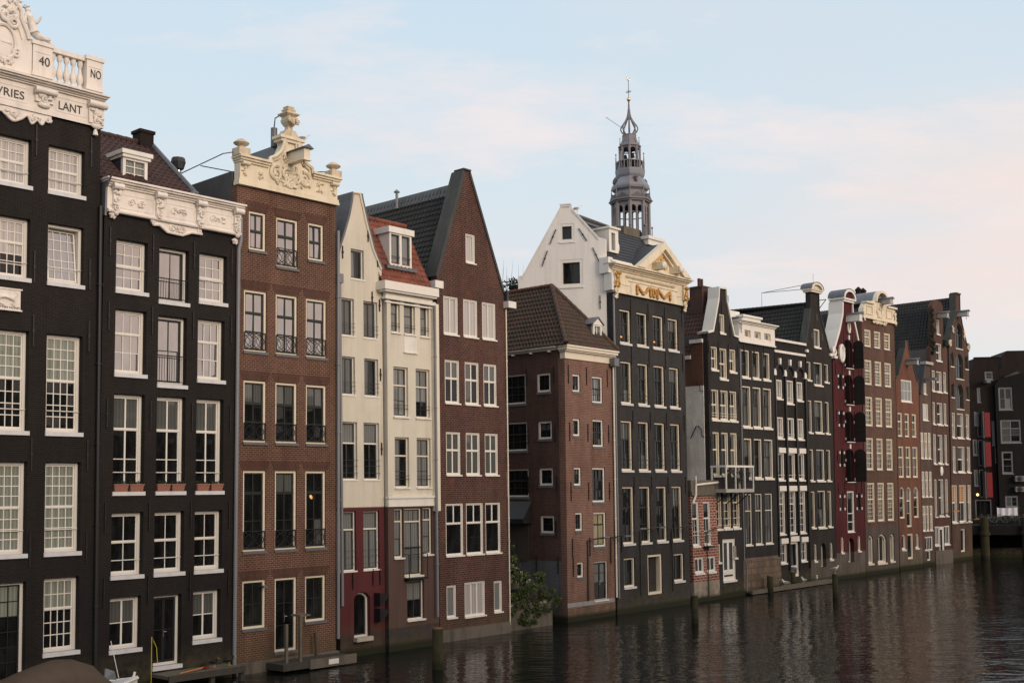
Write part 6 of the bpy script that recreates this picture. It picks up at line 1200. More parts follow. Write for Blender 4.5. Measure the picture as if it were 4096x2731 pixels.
# ---- the small patched brick annex
H = House('AN', 'annex', 'small patched red brick annex with a timber parapet below the white flank wall'); W = H.w
H.wall(box_outline(W, 6.77), 2.6, rd=.3); H.windows()
b = MB(); b.box(-.08, W + .12, -.12, 2.6, 6.771, 7.5); b.box(-.05, W + .1, -.16, .02, 6.55, 6.77); H.part('parapet', b, 'wood_old')
b = MB(); b.tube([(.35, -.2, 7.75), (.35, -.2, 7.2), (W, -.2, 7.35)], .07, 8); b.tube([(.35, -.2, 7.2), (.35, -.18, 6.6), (.1, -.1, 6.1)], .07, 8); H.part('drainpipe', b, 'white2', True)
b = MB(); b.tube([(1.55, -.08, .3), (1.55, -.08, 4.3), (2.0, -.5, 4.5), (2.6, -.7, 4.55)], .04, 6); H.part('lamp_bracket', b, 'wood_dark')
b = MB(); b.box(1.2, 1.9, -.45, -.05, 3.30, 3.42); H.part('wall_lamp', b, 'black')
# ---- 10: charcoal house with a white attic cornice
H = House('H9b', 'canal_house', 'charcoal house with three tilted windows set in a white attic cornice'); W = H.w
low = [w_ for w_ in H.d['win'] if w_[4] != 'p0']; hi = [w_ for w_ in H.d['win'] if w_[4] == 'p0']
H.wall(box_outline(W, 16.75), 8, rd=.45, wins=low); H.windows()
H.wall([(.0, 16.755), (W + .02, 16.755), (W + .02, 17.9), (.0, 17.9)], .5, 'white', .25, 'attic_panel', hi, y0=-.1)
cornice(H, .0, W + .05, 17.9, 18.2, .35, 'white', steps=4); b = MB(); b.box(-.02, W + .04, -.18, -.1, 16.68, 16.78); H.part('attic_sill', b, 'white2')
b = MB(); b.box(.02, .4, -.1, 6, 17.3, 18.4); H.part('gable_end', b, 'zinc')
b = MB(); b.box(3.2, 5.6, 1.5, 4, 18.2, 18.9); b.box(3.1, 5.7, 1.4, 4.1, 18.901, 19.05); b.box(1.4, 3.6, 2.0, 5, 18.2, 19.3); H.part('roof_box', b, 'white2')
tiled(H, (.0, 8, 16.6), (.0, .5, 17.0), (1.2, 2.2, 20.0), (1.2, 8, 20.3), 'tile_orange')
anchors(H, [(u, z) for z in (16.2, 12.9) for u in (.75, 2.05, 3.3)], .8); pipe(H, [(.05, -.12, 16.2), (.05, -.12, 2.3), (.3, -.15, 2.0), (.3, -.15, .2)], .06, 'pipe')
b = MB(); b.box(-.25, W + .1, -.14, 0, -1, 2.25); H.part('stone_base', b, 'rubble')
# ---- 11: black house with round arches over the windows
H = House('H10a', 'canal_house', 'black brick house with round arches and white keystones above narrow windows'); W = H.w
H.wall(box_outline(W, 17.25), 8, rd=.4); H.windows()
b = MB(); b.box(-.02, W + .02, -.12, .2, 17.251, 17.42); H.part('eaves_band', b, 'white2'); b = MB(); b.box(0, W, -.06, .0, 16.45, 16.62); H.part('string_course', b, 'white2')
top = [w_ for w_ in H.d['win'] if w_[4] == 'q1']; top.sort()
cols = [(w_[0] + w_[2] / 2) for w_ in top]; sp_ = cols[1] - cols[0]
for c in cols:
    b = MB(); b.tube([(c + (sp_ / 2 - .12) * math.cos(math.pi * i / 14), -.02, 14.9 + (sp_ / 2 - .1) * 1.05 * math.sin(math.pi * i / 14)) for i in range(15)], .10, 6); H.part('arch', b, 'black', True)
    b = MB(); b.add([(c - .08, -.16, 15.62), (c + .08, -.16, 15.62), (c + .12, -.16, 16.05), (c - .12, -.16, 16.05), (c - .08, 0, 15.62), (c + .08, 0, 15.62), (c + .12, 0, 16.05), (c - .12, 0, 16.05)], [(0, 1, 2, 3), (1, 5, 6, 2), (4, 0, 3, 7), (3, 2, 6, 7), (0, 4, 5, 1)]); H.part('keystone', b, 'white')
for c in [cols[0] - sp_ / 2] + [x + sp_ / 2 for x in cols]:
    b = MB(); b.prism([(c - .16, 14.82), (c + .16, 14.82), (c + .16, 15.1), (c, 15.28), (c - .16, 15.1)], -.14, 0); H.part('impost', b, 'white')
    pipe(H, [(c, -.09, 14.8), (c, -.09, 1.2)], .075, 'black', 'pier')
for w_ in [w_ for w_ in H.d['win'] if w_[4] in ('q3', 'q4', 'q5', 'q5d')]:
    b = MB(); b.box(w_[0] - .02, w_[0] + w_[2] + .06, -.12, .03, w_[1] + w_[3] - .02, w_[1] + w_[3] + .34); H.part('lintel', b, 'white')
# ---- 12: dark grey neck-gabled house with black tiled roof
H = House('H10b', 'canal_house', 'dark grey house with tall thin neck gable under a small round white cap'); W = H.w
gp = [(.005, 17.2), (.18, 17.85), (.88, 20.1), (.92, 21.38), (2.16, 21.42), (2.16, 20.15), (3.55, 17.3), (W - .005, 17.0)]
H.wall([(.005, -1), (W - .005, -1)] + gp[::-1], .4, rd=.45); H.windows()
b = MB(); b.box(.01, W - .01, .401, 9, -1, 17); H.part('rear_body', b, 'rear')
b = MB()
for i in (0, 1, 4, 5, 6):
    if i == 3: continue
    b.prism([gp[i], gp[i + 1], (gp[i + 1][0] + (-.05 if i < 3 else .05), gp[i + 1][1] + .12), (gp[i][0] + (-.05 if i < 3 else .05), gp[i][1] + .12)], -.06, .5)
H.part('gable_coping', b, 'coping_dark')
cxn = 1.54; b = MB(); b.box(cxn - .82, cxn + .82, -.2, .5, 21.421, 21.56); b.box(cxn - .9, cxn + .9, -.28, .55, 21.561, 21.66)
arc = [(cxn + .9 * math.cos(math.pi * i / 12), 21.66 + .50 * math.sin(math.pi * i / 12)) for i in range(13)]; arci = [(cxn + .7 * math.cos(math.pi * i / 12), 21.66 + .34 * math.sin(math.pi * i / 12)) for i in range(13)]
b.ring(arc[::1], arci[::1], -.30, .6); b.prism(arci, -.12, .5); H.part('gable_cap', b, 'bone')
b = MB(); arco = [(cxn + .93 * math.cos(math.pi * i / 12), 21.68 + .53 * math.sin(math.pi * i / 12)) for i in range(13)]; b.add([(x, y, z) for y in (-.33, .65) for x, z in arco], [(i, i + 1, i + 14, i + 13) for i in range(12)]); H.part('cap_lead', b, 'lead')
for (hx, hz) in H.d['holes']:
    b = MB(); b.prism([(hx + .16 * math.cos(a * .628), hz + .3 * math.sin(a * .628)) for a in range(10)], -.02, .02); H.part('oval_opening', b, 'black')
tiled(H, (-.12, 10, 16.9), (-.12, .45, 16.9), (1.5, .45, 20.6), (1.5, 10, 20.9), 'tile_black', tw=.28, wave=.05, step=.06); tiled(H, (W, .5, 16.7), (W, 10, 16.7), (1.5, 10, 20.9), (1.5, .5, 20.6), 'tile_black', tw=.28, wave=.05, step=.06)
ridge_tiles(H, (1.5, .7, 20.7), (1.5, 10, 20.98), 'tile_black')
b = MB(); b.box(1.0, 1.8, 7.6, 8.4, 20.4, 22.2); H.part('chimney', b, 'concrete')
b = MB(); b.tube([(1.2, .2, 22.1), (1.1, 4.2, 21.9), (1.1, 4.2, 20.9)], .02, 4); b.tube([(1.0, .2, 21.7), (1.1, 4.2, 21.9)], .02, 4); b.tube([(1.6, .1, 22.1), (1.6, .1, 22.9)], .012, 4); H.part('gable_stay', b, 'black')
b = MB(); b.tube([(2.0, -.05, 20.9), (2.0, -.7, 20.9)], .03, 5); b.tube([(2.0, -.05, 20.2), (2.0, -.7, 20.9)], .03, 5); H.part('hoist_bracket', b, 'black')
for u0, u1 in ((-.05, .25), (W - .4, W + .05)): b = MB(); b.box(u0, u1, -.12, .2, 16.85, 17.05); H.part('kneeler', b, 'white')
# ---- 13: crimson warehouse with shutters
H = House('H11', 'warehouse', 'crimson warehouse with open black loading shutters and a white edged bell gable'); W = H.w
gp = [(.005, 17.0), (.30, 17.6), (1.15, 19.0), (1.72, 20.3), (1.82, 21.3), (3.30, 21.36), (3.36, 20.4), (4.25, 18.3), (W - .005, 17.3)]
H.wall([(.005, -1), (W - .005, -1)] + gp[::-1], .4, rd=.6); H.windows()
b = MB(); b.box(.01, W - .01, .401, 9, -1, 17); H.part('rear_body', b, 'rear')
b = MB()
for i in (0, 1, 2, 3, 5, 6, 7): b.prism([(gp[i][0], gp[i][1] - .05), (gp[i + 1][0], gp[i + 1][1] - .05), (gp[i + 1][0] + (-.16 if i < 4 else .12), gp[i + 1][1] + .12), (gp[i][0] + (-.16 if i < 4 else .12), gp[i][1] + .12)], -.10, 1.1)
H.part('gable_coping', b, 'white')
cxn = 2.56; b = MB(); b.box(cxn - .9, cxn + .9, -.18, 1.0, 21.361, 21.52); b.box(cxn - 1.02, cxn + 1.02, -.28, 1.05, 21.521, 21.66)
arc = [(cxn + 1.02 * math.cos(math.pi * i / 14), 21.66 + .72 * math.sin(math.pi * i / 14)) for i in range(15)]; arci = [(cxn + .80 * math.cos(math.pi * i / 14), 21.66 + .52 * math.sin(math.pi * i / 14)) for i in range(15)]
b.ring(arc, arci, -.30, .9); H.part('gable_cap', b, 'white'); b = MB(); b.prism(arci, -.14, .8); H.part('cap_panel', b, 'H11')
b = MB(); b.add([(cxn + 1.05 * math.cos(math.pi * i / 14), y, 21.68 + .75 * math.sin(math.pi * i / 14)) for y in (-.32, 1.1) for i in range(15)], [(i, i + 1, i + 16, i + 15) for i in range(14)]); H.part('cap_lead', b, 'lead')
hoist(H, 2.3, 2.75, 20.35, 19.80, 1.15, 'white2')
b = MB(); b.lathe(0, 0, [(.01, 0), (.01, .01)], 3); (a0, a1, a2, a3) = H.d['orn']
b = MB(); b.tube([(2.65 + .18 * math.cos(t_ * .52), -.08, 19.40 + .42 * math.sin(t_ * .52)) for t_ in range(13)], .08, 6); leaves(b, 2.65, 19.4, .2, .42, 14, -.08, .1, 1); H.part('carved_shield', b, 'white2', True)
b = MB(); b.tube([(1.35 + .32 * math.cos(t_ * .52), -.08, 17.25 + .62 * math.sin(t_ * .52)) for t_ in range(13)], .14, 6); b.ell((1.35, -.06, 17.25), (.25, .08, .5), 10, 6); leaves(b, 1.35, 17.25, .35, .6, 20, -.1, .12, 2); H.part('carved_cartouche', b, 'white2', True)
b = MB(); spiral(b, .25, 17.3, .35, 2, 1.4, -.05, .12); b.box(-.15, .35, -.25, .6, 16.75, 16.95); H.part('shoulder_scroll', b, 'white2', True)
tiled(H, (.0, 9, 16.9), (.0, 1.0, 16.9), (2.5, 1.0, 20.6), (2.5, 9, 20.6), 'tile_black'); tiled(H, (W, 1.0, 16.9), (W, 9, 16.9), (2.5, 9, 20.6), (2.5, 1.0, 20.6), 'tile_black')
for w_ in [w_ for w_ in H.d['win'] if w_[4] == 's1']:
    u, z, w, h = w_[:4]
    b = MB(); lp = rect(0, z, w * .66, h, .55)
    n = len(lp); vs = [(u + w + .02 + .10 * p[0], -.03 - p[0], p[1]) for p in lp] + [(u + w + .08 + .10 * p[0], -.03 - p[0], p[1]) for p in lp]
    b.add(vs, [tuple(range(n)), tuple(range(n, 2 * n))[::-1]] + [(i, (i + 1) % n, (i + 1) % n + n, i + n) for i in range(n)]); H.part('shutter', b, 'planks')
    b = MB(); lp = rect(0, z, w * .3, h * .98, .9); vs = [(u - .01 - .12 * p[0], -.03 - p[0], p[1]) for p in lp] + [(u - .06 - .12 * p[0], -.03 - p[0], p[1]) for p in lp]; n = len(lp)
    b.add(vs, [tuple(range(n)), tuple(range(n, 2 * n))[::-1]] + [(i, (i + 1) % n, (i + 1) % n + n, i + n) for i in range(n)]); H.part('shutter', b, 'planks')
    b = MB(); b.box(u + w / 2 - .09, u + w / 2 + .09, -.08, 0, z + h + .03, z + h + .38); H.part('keystone', b, 'white')
    for zz in (z + .12, z + h * .62):
        for uu in (u - .12, u + w + .02): b = MB(); b.box(uu, uu + .1, -.07, 0, zz, zz + .2); H.part('hinge_stone', b, 'white')
for w_ in [w_ for w_ in H.d['win'] if w_[4] == 's2']:
    u, z, w, h = w_[:4]
    for zz in (z + .1, z + h * .72):
        for uu in (u - .17, u + w + .04): b = MB(); b.box(uu, uu + .13, -.06, 0, zz, zz + .2); H.part('hinge_stone', b, 'white')
anchors(H, [(u, z) for z in (16.0, 12.4, 9.3, 6.9) for u in (.45, 1.5, 3.4, 4.35)] + [(1.9, 18.6), (3.3, 18.6)], .9)
# ---- 14: russet house with many-paned windows
H = House('H12', 'canal_house', 'russet brick house with many small panes and a cream crested cornice'); W = H.w
H.wall(box_outline(W, 20.5), .4, rd=.5); H.windows()
b = MB(); b.box(.01, W - .01, .401, 9, -1, 20.4); H.part('rear_body', b, 'tile_dkred')
b = MB(); b.prism([(.0, 20.5), (W, 20.5), (W + .02, 21.3), (W - .05, 21.75), (W - 1.5, 21.95), (W - 1.8, 22.1), (1.9, 22.1), (1.7, 21.9), (.55, 21.8), (.1, 21.3)], -.12, .3)
b.box(-.08, W + .1, -.22, .25, 20.501, 20.68); b.box(.4, 1.8, -.3, .2, 21.76, 21.9); b.box(W - 1.6, W + .05, -.3, .2, 21.72, 21.88)
for x0 in (.55, W - 1.7): b.ring([(x0, 20.85), (x0 + 1.1, 20.85), (x0 + 1.1, 21.6), (x0, 21.6)], [(x0 + .09, 20.94), (x0 + 1.01, 20.94), (x0 + 1.01, 21.51), (x0 + .09, 21.51)], -.19, -.12)
leaves(b, .1, 20.8, .12, .5, 18, -.2, .14, 1); leaves(b, W - .15, 20.9, .14, .5, 18, -.2, .14, 2); leaves(b, W / 2, 20.35, 1.2, .12, 40, -.12, .14, 3); b.tube([(W / 2 + .42 * math.cos(a * .524), -.16, 21.35 + .6 * math.sin(a * .524)) for a in range(13)], .07, 6); leaves(b, W / 2, 21.1, .55, .5, 18, -.16, .12, 4)
H.part('crest', b, 'stucco_cream', True)
hc = 3.3; arc = [(hc + 1.15 * math.cos(math.pi * i / 14), 22.05 + 1.0 * math.sin(math.pi * i / 14)) for i in range(15)]; arci = [(hc + .95 * math.cos(math.pi * i / 14), 22.05 + .8 * math.sin(math.pi * i / 14)) for i in range(15)]
b = MB(); b.ring(arc, arci, -.25, .1); hd = H.part('hood_arch', b, 'stucco_cream'); b = MB(); b.prism(arc, .101, 2.6); H.part('hood', b, 'zinc', parent=hd)
hoist(H, 3.05, 3.55, 22.3, 21.9, 1.0, 'beam_grey', hook=False)
b = MB(); b.box(W - 1.2, W + .3, 2.2, 3.2, 20.4, 22.6); b.box(W - 1.25, W + .35, 2.15, 3.25, 22.601, 22.7); ch = H.part('chimney', b, 'H12')
for x in (W - .95, W - .1): b = MB(); b.tube([(x, 2.7, 22.7), (x, 2.7, 23.6)], .24, 8); b.lathe(x, 2.7, [(.3, 0), (.32, .08), (.05, .35)], 8, 0, 23.6); H.part('chimney_pot', b, 'H17', parent=ch)
tiled(H, (.0, 9, 19.9), (.0, .5, 19.9), (2.6, .5, 21.9), (2.6, 9, 21.9), 'slate', wave=.01)
# ---- 15: small orange house with spout gable
H = House('H13', 'canal_house', 'small orange brick house with a plain spout gable and hoist beam'); W = H.w
gp = [(.005, 16.05), (.42, 16.25), (1.9, 18.75), (2.02, 19.45), (2.52, 19.45), (2.62, 18.8), (4.08, 16.2), (W - .005, 16.0)]
H.wall([(.005, -1), (W - .005, -1)] + gp[::-1], .4, rd=.4); H.windows()
b = MB(); b.box(.01, W - .01, .401, 9, -1, 15.9); H.part('rear_body', b, 'rear')
b = MB()
for i in (0, 1, 2, 4, 5, 6): b.prism([gp[i], gp[i + 1], (gp[i + 1][0] + (-.06 if i < 3 else .05), gp[i + 1][1] + .10), (gp[i][0] + (-.06 if i < 3 else .05), gp[i][1] + .10)], -.06, .5)
H.part('gable_coping', b, 'coping_dark')
hoist(H, 2.05, 2.4, 17.75, 17.35, 1.0, 'beam_grey', hook=False)
tiled(H, (-.1, 9, 15.8), (-.1, .45, 15.8), (2.25, .45, 18.7), (2.25, 9, 18.7), 'tile_black'); tiled(H, (W + .1, .45, 15.8), (W + .1, 9, 15.8), (2.25, 9, 18.7), (2.25, .45, 18.7), 'tile_dkred')
# ---- 16: narrow grey-brown house
H = House('H14', 'canal_house', 'very narrow grey brown house squeezed beside the orange spout gable, pale boarded windows'); W = H.w
H.wall([(.005, -1), (W - .005, -1), (W - .005, 17.6), (1.9, 18.0), (1.2, 17.7), (.005, 15.2)], 8, rd=.3); H.windows()
b = MB(); b.box(1.0, W + .1, -.25, .3, 17.75, 18.0); H.part('gutter', b, 'beam_grey'); b = MB(); b.prism([(-.1, 15.1), (.15, 15.0), (1.3, 17.7), (1.15, 17.95)], -.15, 6); H.part('roof', b, 'slate')
b = MB(); b.box(.9, 1.15, -1.1, 0, 16.25, 16.5); H.part('hoist_beam', b, 'pipe')
# ---- 17: brown house with a rounded gable
H = House('H15', 'canal_house', 'brown brick house with a rounded top gable in front of a great black roof'); W = H.w
gp = [(.005, 19.4), (.5, 19.75), (.62, 22.3), (.58, 23.3), (.95, 23.75), (1.75, 23.95), (2.55, 23.85), (2.98, 23.5), (2.95, 20.4), (W - .005, 19.5)]
H.wall([(.005, -1), (W - .005, -1)] + gp[::-1], .4, rd=.45); H.windows()
b = MB(); b.box(.01, W - .01, .401, 9, -1, 19.3); H.part('rear_body', b, 'rear')
b = MB(); rg = random.Random(8); leafmass(b, [(.35 + rg.uniform(-.2, .25), -.05, z, .3) for z in (19.0, 19.3, 19.6, 19.9, 20.2, 20.6, 21.0, 21.4, 21.9, 22.4, 22.8)] + [(2.95, -.05, 19.9, .3), (2.9, -.05, 20.2, .25)], 1300, .09, 2); H.part('creeper', b, ['leaf_dark', 'leaf_dark'])
hoist(H, 1.6, 2.0, 22.7, 22.25, .95, 'beam_grey')
tiled(H, (-.12, 9, 17.2), (-.12, .45, 17.2), (1.8, .45, 23.3), (1.8, 9, 23.3), 'tile_black', tw=.3, wave=.05, step=.06); tiled(H, (W, .8, 19), (W, 9, 19), (1.8, 9, 23.3), (1.8, .8, 23.3), 'tile_black', tw=.3, wave=.05, step=.06)
b = MB(); b.box(1.6, 2.0, -.05, 0, 7.9, 8.7); b.ell((1.8, -.05, 8.3), (.32, .05, .42), 12, 6); H.part('oval_sign', b, 'white2', True)
b = MB(); b.tube([(.1, -.1, 4.3), (1.4, -.5, 4.5), (2.6, -.75, 4.65)], .035, 5); H.part('lamp_bracket', b, 'wood_dark'); b = MB(); b.box(2.4, 3.6, -.85, -.72, 4.62, 4.72); H.part('lamp_strip', b, 'lit')
b = MB(); b.box(-.02, W, -.1, 0, -1, 1.2); H.part('plinth', b, 'concrete')
# ---- 18: tall neck gable with arched loading doors
H = House('H16', 'canal_house', 'tall brown neck gabled house with stacked arched loading doors and warm lit lower windows'); W = H.w
gp = [(.005, 19.9), (.15, 20.3), (1.25, 22.4), (1.72, 23.5), (1.80, 25.1), (2.72, 25.15), (2.74, 23.6), (3.2, 22.3), (4.3, 20.3), (W - .005, 19.8)]
H.wall([(.005, -1), (W - .005, -1)] + gp[::-1], .4, rd=.45); H.windows()
b = MB(); b.box(.01, W - .01, .401, 9, -1, 19.7); H.part('rear_body', b, 'rear')
b = MB(); b.box(1.7, 2.82, -.12, .5, 25.151, 25.28)
for i in (0, 1, 2, 3, 5, 6, 7, 8): b.prism([gp[i], gp[i + 1], (gp[i + 1][0] + (-.08 if i < 4 else .05), gp[i + 1][1] + .1), (gp[i][0] + (-.08 if i < 4 else .05), gp[i][1] + .1)], -.06, .6)
H.part('gable_coping', b, 'coping_dark')
b = MB(); spiral(b, .2, 20.2, .3, 1, 1.4, -.06, .12); H.part('shoulder_scroll', b, 'stone_pale', True)
b = MB(); spiral(b, W - .2, 20.2, .35, 2, 1.4, -.06, .12, -1); H.part('shoulder_scroll', b, 'stone_pale', True)
for x, z, q in ((.9, 21.7, 1), (3.6, 21.3, 2)): b = MB(); leaves(b, x, z, .15, .4, 12, -.06, .15, q); H.part('carved_pendant', b, 'stone_pale', True)
hoist(H, 1.95, 2.4, 23.4, 22.95, 1.0, 'beam_grey')
tiled(H, (-.12, 11, 19), (-.12, .5, 19), (2.2, .6, 24.9), (2.2, 11, 24.9), 'tile_black', tw=.3, wave=.05, step=.06); tiled(H, (W, .6, 19), (W, 11, 19), (2.2, 11, 24.9), (2.2, .6, 24.9), 'tile_black', tw=.3, wave=.05, step=.06)
b = MB(); b.tube([(1.9, -.1, 3.3), (2.7, -.5, 3.75), (3.6, -.7, 3.8)], .035, 5); H.part('lamp_bracket', b, 'wood_dark'); b = MB(); b.box(3.3, 4.3, -.85, -.72, 3.76, 3.84); H.part('lamp_strip', b, 'lit')
# ---- 19, 20: buildings across the canal's end, brick darkened to stand for shade
H = House('H17', 'end_building', 'shaded brick building with three red shutters at the end of the canal')
H.wall([(-.6, -1), (2.6, -1), (2.6, 19.2), (2.7, 19.8), (.35, 19.8), (.0, 18.5), (-.6, 15.5)], 8, rd=.4); H.windows()
for i in range(0, 6, 2):
    (xa, za), (xb, zb_) = H.d['red'][i], H.d['red'][i + 1]; b = MB(); b.box(xa, xb, -.55, -.47, zb_, za); H.part('red_shutter', b, 'red_paint')
for i in range(0, 6, 2):
    (xa, za), (xb, zb_) = H.d['red'][i], H.d['red'][i + 1]; b = MB(); b.box(xa - .12, xa - .02, -.5, .0, zb_ - .1, za + .1); H.part('shutter_post', b, 'ac')
b = MB(); b.ell((H.d['lamp'][0][0], -.35, H.d['lamp'][0][1]), (.13, .13, .13), 10, 6); H.part('lamp_globe', b, 'lamp', True)
b = MB(); b.box(.3, 2.75, -.08, .3, 19.801, 19.92); H.part('parapet', b, 'H17'); b = MB(); b.box(1.1, 1.5, -1.1, 0, 17.2, 17.5); H.part('hoist_beam', b, 'ac')
b = MB(); b.box(-.55, 2.55, -.12, 0, 2.4, 2.6); H.part('string_course', b, 'H18')
b = MB(); b.box(2.61, 8.5, 1.0, 8, -1, 17.6); b.prism([(2.61, 17.61), (8.5, 17.61), (8.5, 18.9), (3.4, 18.9)], 1.2, 6); H.part('rear_wing', b, 'H17')
H = House('H18', 'end_building', 'dark brick building with a broad grey window and air conditioners at the right edge')
H.wall([(-.05, -1), (7.5, -1), (7.5, 14.4), (4.2, 16.6), (2.6, 18.2), (.4, 17.6), (-.05, 17)], 8, rd=.3); H.windows()
ac = H.d['ac']
for i in range(0, 4, 2):
    (xa, za), (xb, zb_) = ac[i], ac[i + 1]; b = MB(); b.box(xa, xb, -.5, -.02, zb_, za); o = H.part('air_conditioner', b, 'ac'); b = MB(); b.tube([(xa + .4 + .24 * math.cos(a * .524), -.52, (za + zb_) / 2 + .24 * math.sin(a * .524)) for a in range(13)], .02, 5); b.ell((xa + .4, -.51, (za + zb_) / 2), (.2, .02, .2), 10, 4); H.part('fan_grille', b, 'black', parent=o)
b = MB(); b.prism([(-.2, 14.6), (1.2, 17.9), (2.4, 18.4), (5.5, 16.6), (5.5, 15)], .6, 6); H.part('roof', b, 'slate'); b = MB(); b.box(2.0, 6.0, 4, 9, 16, 20.2); b.prism([(1.9, 20.2), (6, 20.2), (6, 20.9), (2.6, 20.9)], 4, 9); H.part('rear_wing', b, 'H17')
bn = H.d['banner']; t = thing('banner', 'white cloth banner strung behind the bicycles on the bridge', 'banner'); Mw = H.root.matrix_basis
b = MB(); x0, x1, z0, z1 = bn[0][0], bn[1][0], bn[1][1], bn[0][1]
n = 16; b.add([(x0 + (x1 - x0) * i / n, -1.5 + .05 * math.sin(i * 1.3) + q, (z1 - .06 * math.sin(math.pi * i / n)) if j else (z0 + .12 * math.sin(math.pi * i / n))) for q in (0, .012) for j in (0, 1) for i in range(n + 1)], [(i, i + 1, n + 2 + i, n + 1 + i) for i in range(n)] + [(2 * n + 2 + i, 3 * n + 3 + i, 3 * n + 4 + i, 2 * n + 3 + i) for i in range(n)])
t.matrix_world = Mw; link('cloth', b.mesh('cloth', 'banner'), t); b = MB()
for x in (x0 - .05, x1 + .05): b.tube([(x, -1.5, 2.6), (x, -1.5, z1 + .1)], .035, 6)
link('pole', b.mesh('pole', 'wood_dark'), t)
# ================================================================== bridge with bicycles
bp_ = MISC['brp']; BY = bp_[1] + 1.2; zt, zb = 3.15, 2.3
t = thing('bridge', 'dark low bridge on stout piers crossing the end of the canal', 'bridge', (bp_[0], BY, 0))
b = MB(); b.add([(-2.0, -1.2, zb), (22, -4.0, zb - .3), (22, 6, zb - .3), (-2, 6, zb), (-2.0, -1.2, zt), (22, -4.0, zt - .3), (22, 6, zt - .3), (-2, 6, zt)], [(0, 1, 5, 4), (1, 2, 6, 5), (2, 3, 7, 6), (3, 0, 4, 7), (4, 5, 6, 7), (3, 2, 1, 0)]); link('deck', b.mesh('deck', 'H18'), t)
b = MB()
for i in range(24): b.tube([(-1.6 + i * .95, -1.15 - i * .11, zt - .2), (-1.6 + i * .95, -1.15 - i * .11, zt + .95)], .025, 5)
for dz in (.5, .95): b.tube([(-1.8, -1.12, zt + dz), (21, -3.85, zt + dz - .28)], .025, 5)
link('railing', b.mesh('railing', 'black'), t)
for i, (x, y) in enumerate(((.15, -1.55), (3.9, -2.0), (9, -2.6))):
    b = MB(); b.lathe(x, y, [(.40, -1), (.40, 2.2), (.52, 2.25), (.52, 2.5), (.40, 2.55), (.38, 3.9), (.30, 3.95)], 12); link('pier', b.mesh('pier', 'pile_wood', 0, True), t)
b = MB(); b.box(-2.4, 22, 6.0, 7.5, -1, 2.9); link('abutment', b.mesh('abutment', 'H18'), t)
def bicycle():
    t = thing('bicycle', 'x', 'bicycle')
    for x in (-.52, .52):
        b = MB(); pts = [(x + .33 * math.cos(a * .3142), 0, .34 + .33 * math.sin(a * .3142)) for a in range(21)]; b.tube(pts, .022, 5); 
        for a in range(10): b.tube([(x, 0, .34), (x + .32 * math.cos(a * .628), 0, .34 + .32 * math.sin(a * .628))], .004, 3)
        link('wheel', b.mesh('wheel', 'black'), t)
    b = MB(); P = {'bb': (-.08, 0, .30), 'r': (-.52, 0, .34), 'st': (-.22, 0, .82), 'h': (.38, 0, .85), 'f': (.52, 0, .34)}
    for a, c in (('bb', 'r'), ('bb', 'st'), ('bb', 'h'), ('st', 'h'), ('st', 'r'), ('h', 'f')): b.tube([P[a], P[c]], .018, 5)
    link('frame', b.mesh('frame', 'zinc'), t)
    b = MB(); b.tube([(.38, 0, .85), (.36, 0, 1.02)], .015, 5); b.tube([(.24, -.28, 1.04), (.36, -.1, 1.04), (.36, .1, 1.04), (.24, .28, 1.04)], .014, 5); link('handlebar', b.mesh('handlebar', 'zinc'), t)
    b = MB(); b.ell((-.25, 0, .92), (.14, .07, .04), 8, 4); b.tube([(-.22, 0, .8), (-.24, 0, .9)], .015, 5); link('saddle', b.mesh('saddle', 'black'), t)
    return t
def copy_tree(o, parent=None):
    c = o.copy(); COL.objects.link(c)
    if parent: c.parent = parent; c.matrix_parent_inverse = o.matrix_parent_inverse.copy()
    for ch in list(o.children): copy_tree(ch, c)
    return c
bk = bicycle(); rg = random.Random(12)
for i in range(9):
    o = bk if i == 0 else copy_tree(bk)
    o.location = (bp_[0] + .6 + i * .52, BY - .75 - .06 * i + rg.uniform(-.1, .1), zt - .01 * i); o.rotation_euler = (R_(rg.uniform(-8, 8)), 0, R_(rg.choice((0, 180)) + rg.uniform(-30, 30)))
    o['label'] = 'dark bicycle parked in the tangle along the bridge railing'; o['group'] = 'bicycles parked on the bridge'
# ================================================================== church tower behind the roofs
P_ = MISC['Tpx']; tx, ty, _ = MISC['T_bulbM']
t = thing('church_tower', 'grey leaded openwork church tower topped by a gilded ball and weathercock', 'tower', (tx, ty, 0))
Z = {k[2:]: v[2] for k, v in MISC.items() if k.startswith('T_')}
def lay(name, mb, m, smooth=False, parent=None): return link(name, mb.mesh(name, m, 0, smooth), parent or t)
o8 = math.pi / 8
def octa(b, prof): b.lathe(0, 0, [(r * P_ / math.cos(o8), z) for r, z in prof], 8, o8 + .25)
def opos(r, k, n=8, a0=.25): a = a0 + 2 * math.pi * k / n; return r * P_ * math.cos(a), r * P_ * math.sin(a)
b = MB(); octa(b, [(150, 0), (150, Z['arcB'] - 3.5)]); octa(b, [(168, Z['arcB'] - 3.5), (168, Z['arcB'] - 3.1)]); lay('lower_shaft', b, 'stone_grey')
b = MB()
for k in range(16):
    x, y = opos(165, k, 16); b.tube([(x, y, Z['arcB'] - 3), (x, y, Z['arcB'] - 1.2)], .09, 5)
octa(b, [(166, Z['arcB'] - 1.3), (166, Z['arcB'] - 1.1)]); lay('lower_balustrade', b, 'lead_rust')
za, zb = Z['skB'], Z['arcB'] - 3.2
for k in range(8):
    b = MB(); x, y = opos(150, k, 8, .25 + o8); b.tube([(x, y, zb), (x, y, za)], .36, 6); lay('column', b, 'lead_rust')
    b = MB(); x, y = opos(150 * math.cos(o8), k, 8, .25); b.tube([(x, y, zb), (x, y, za - 1)], .2, 6); lay('column', b, 'lead_rust')
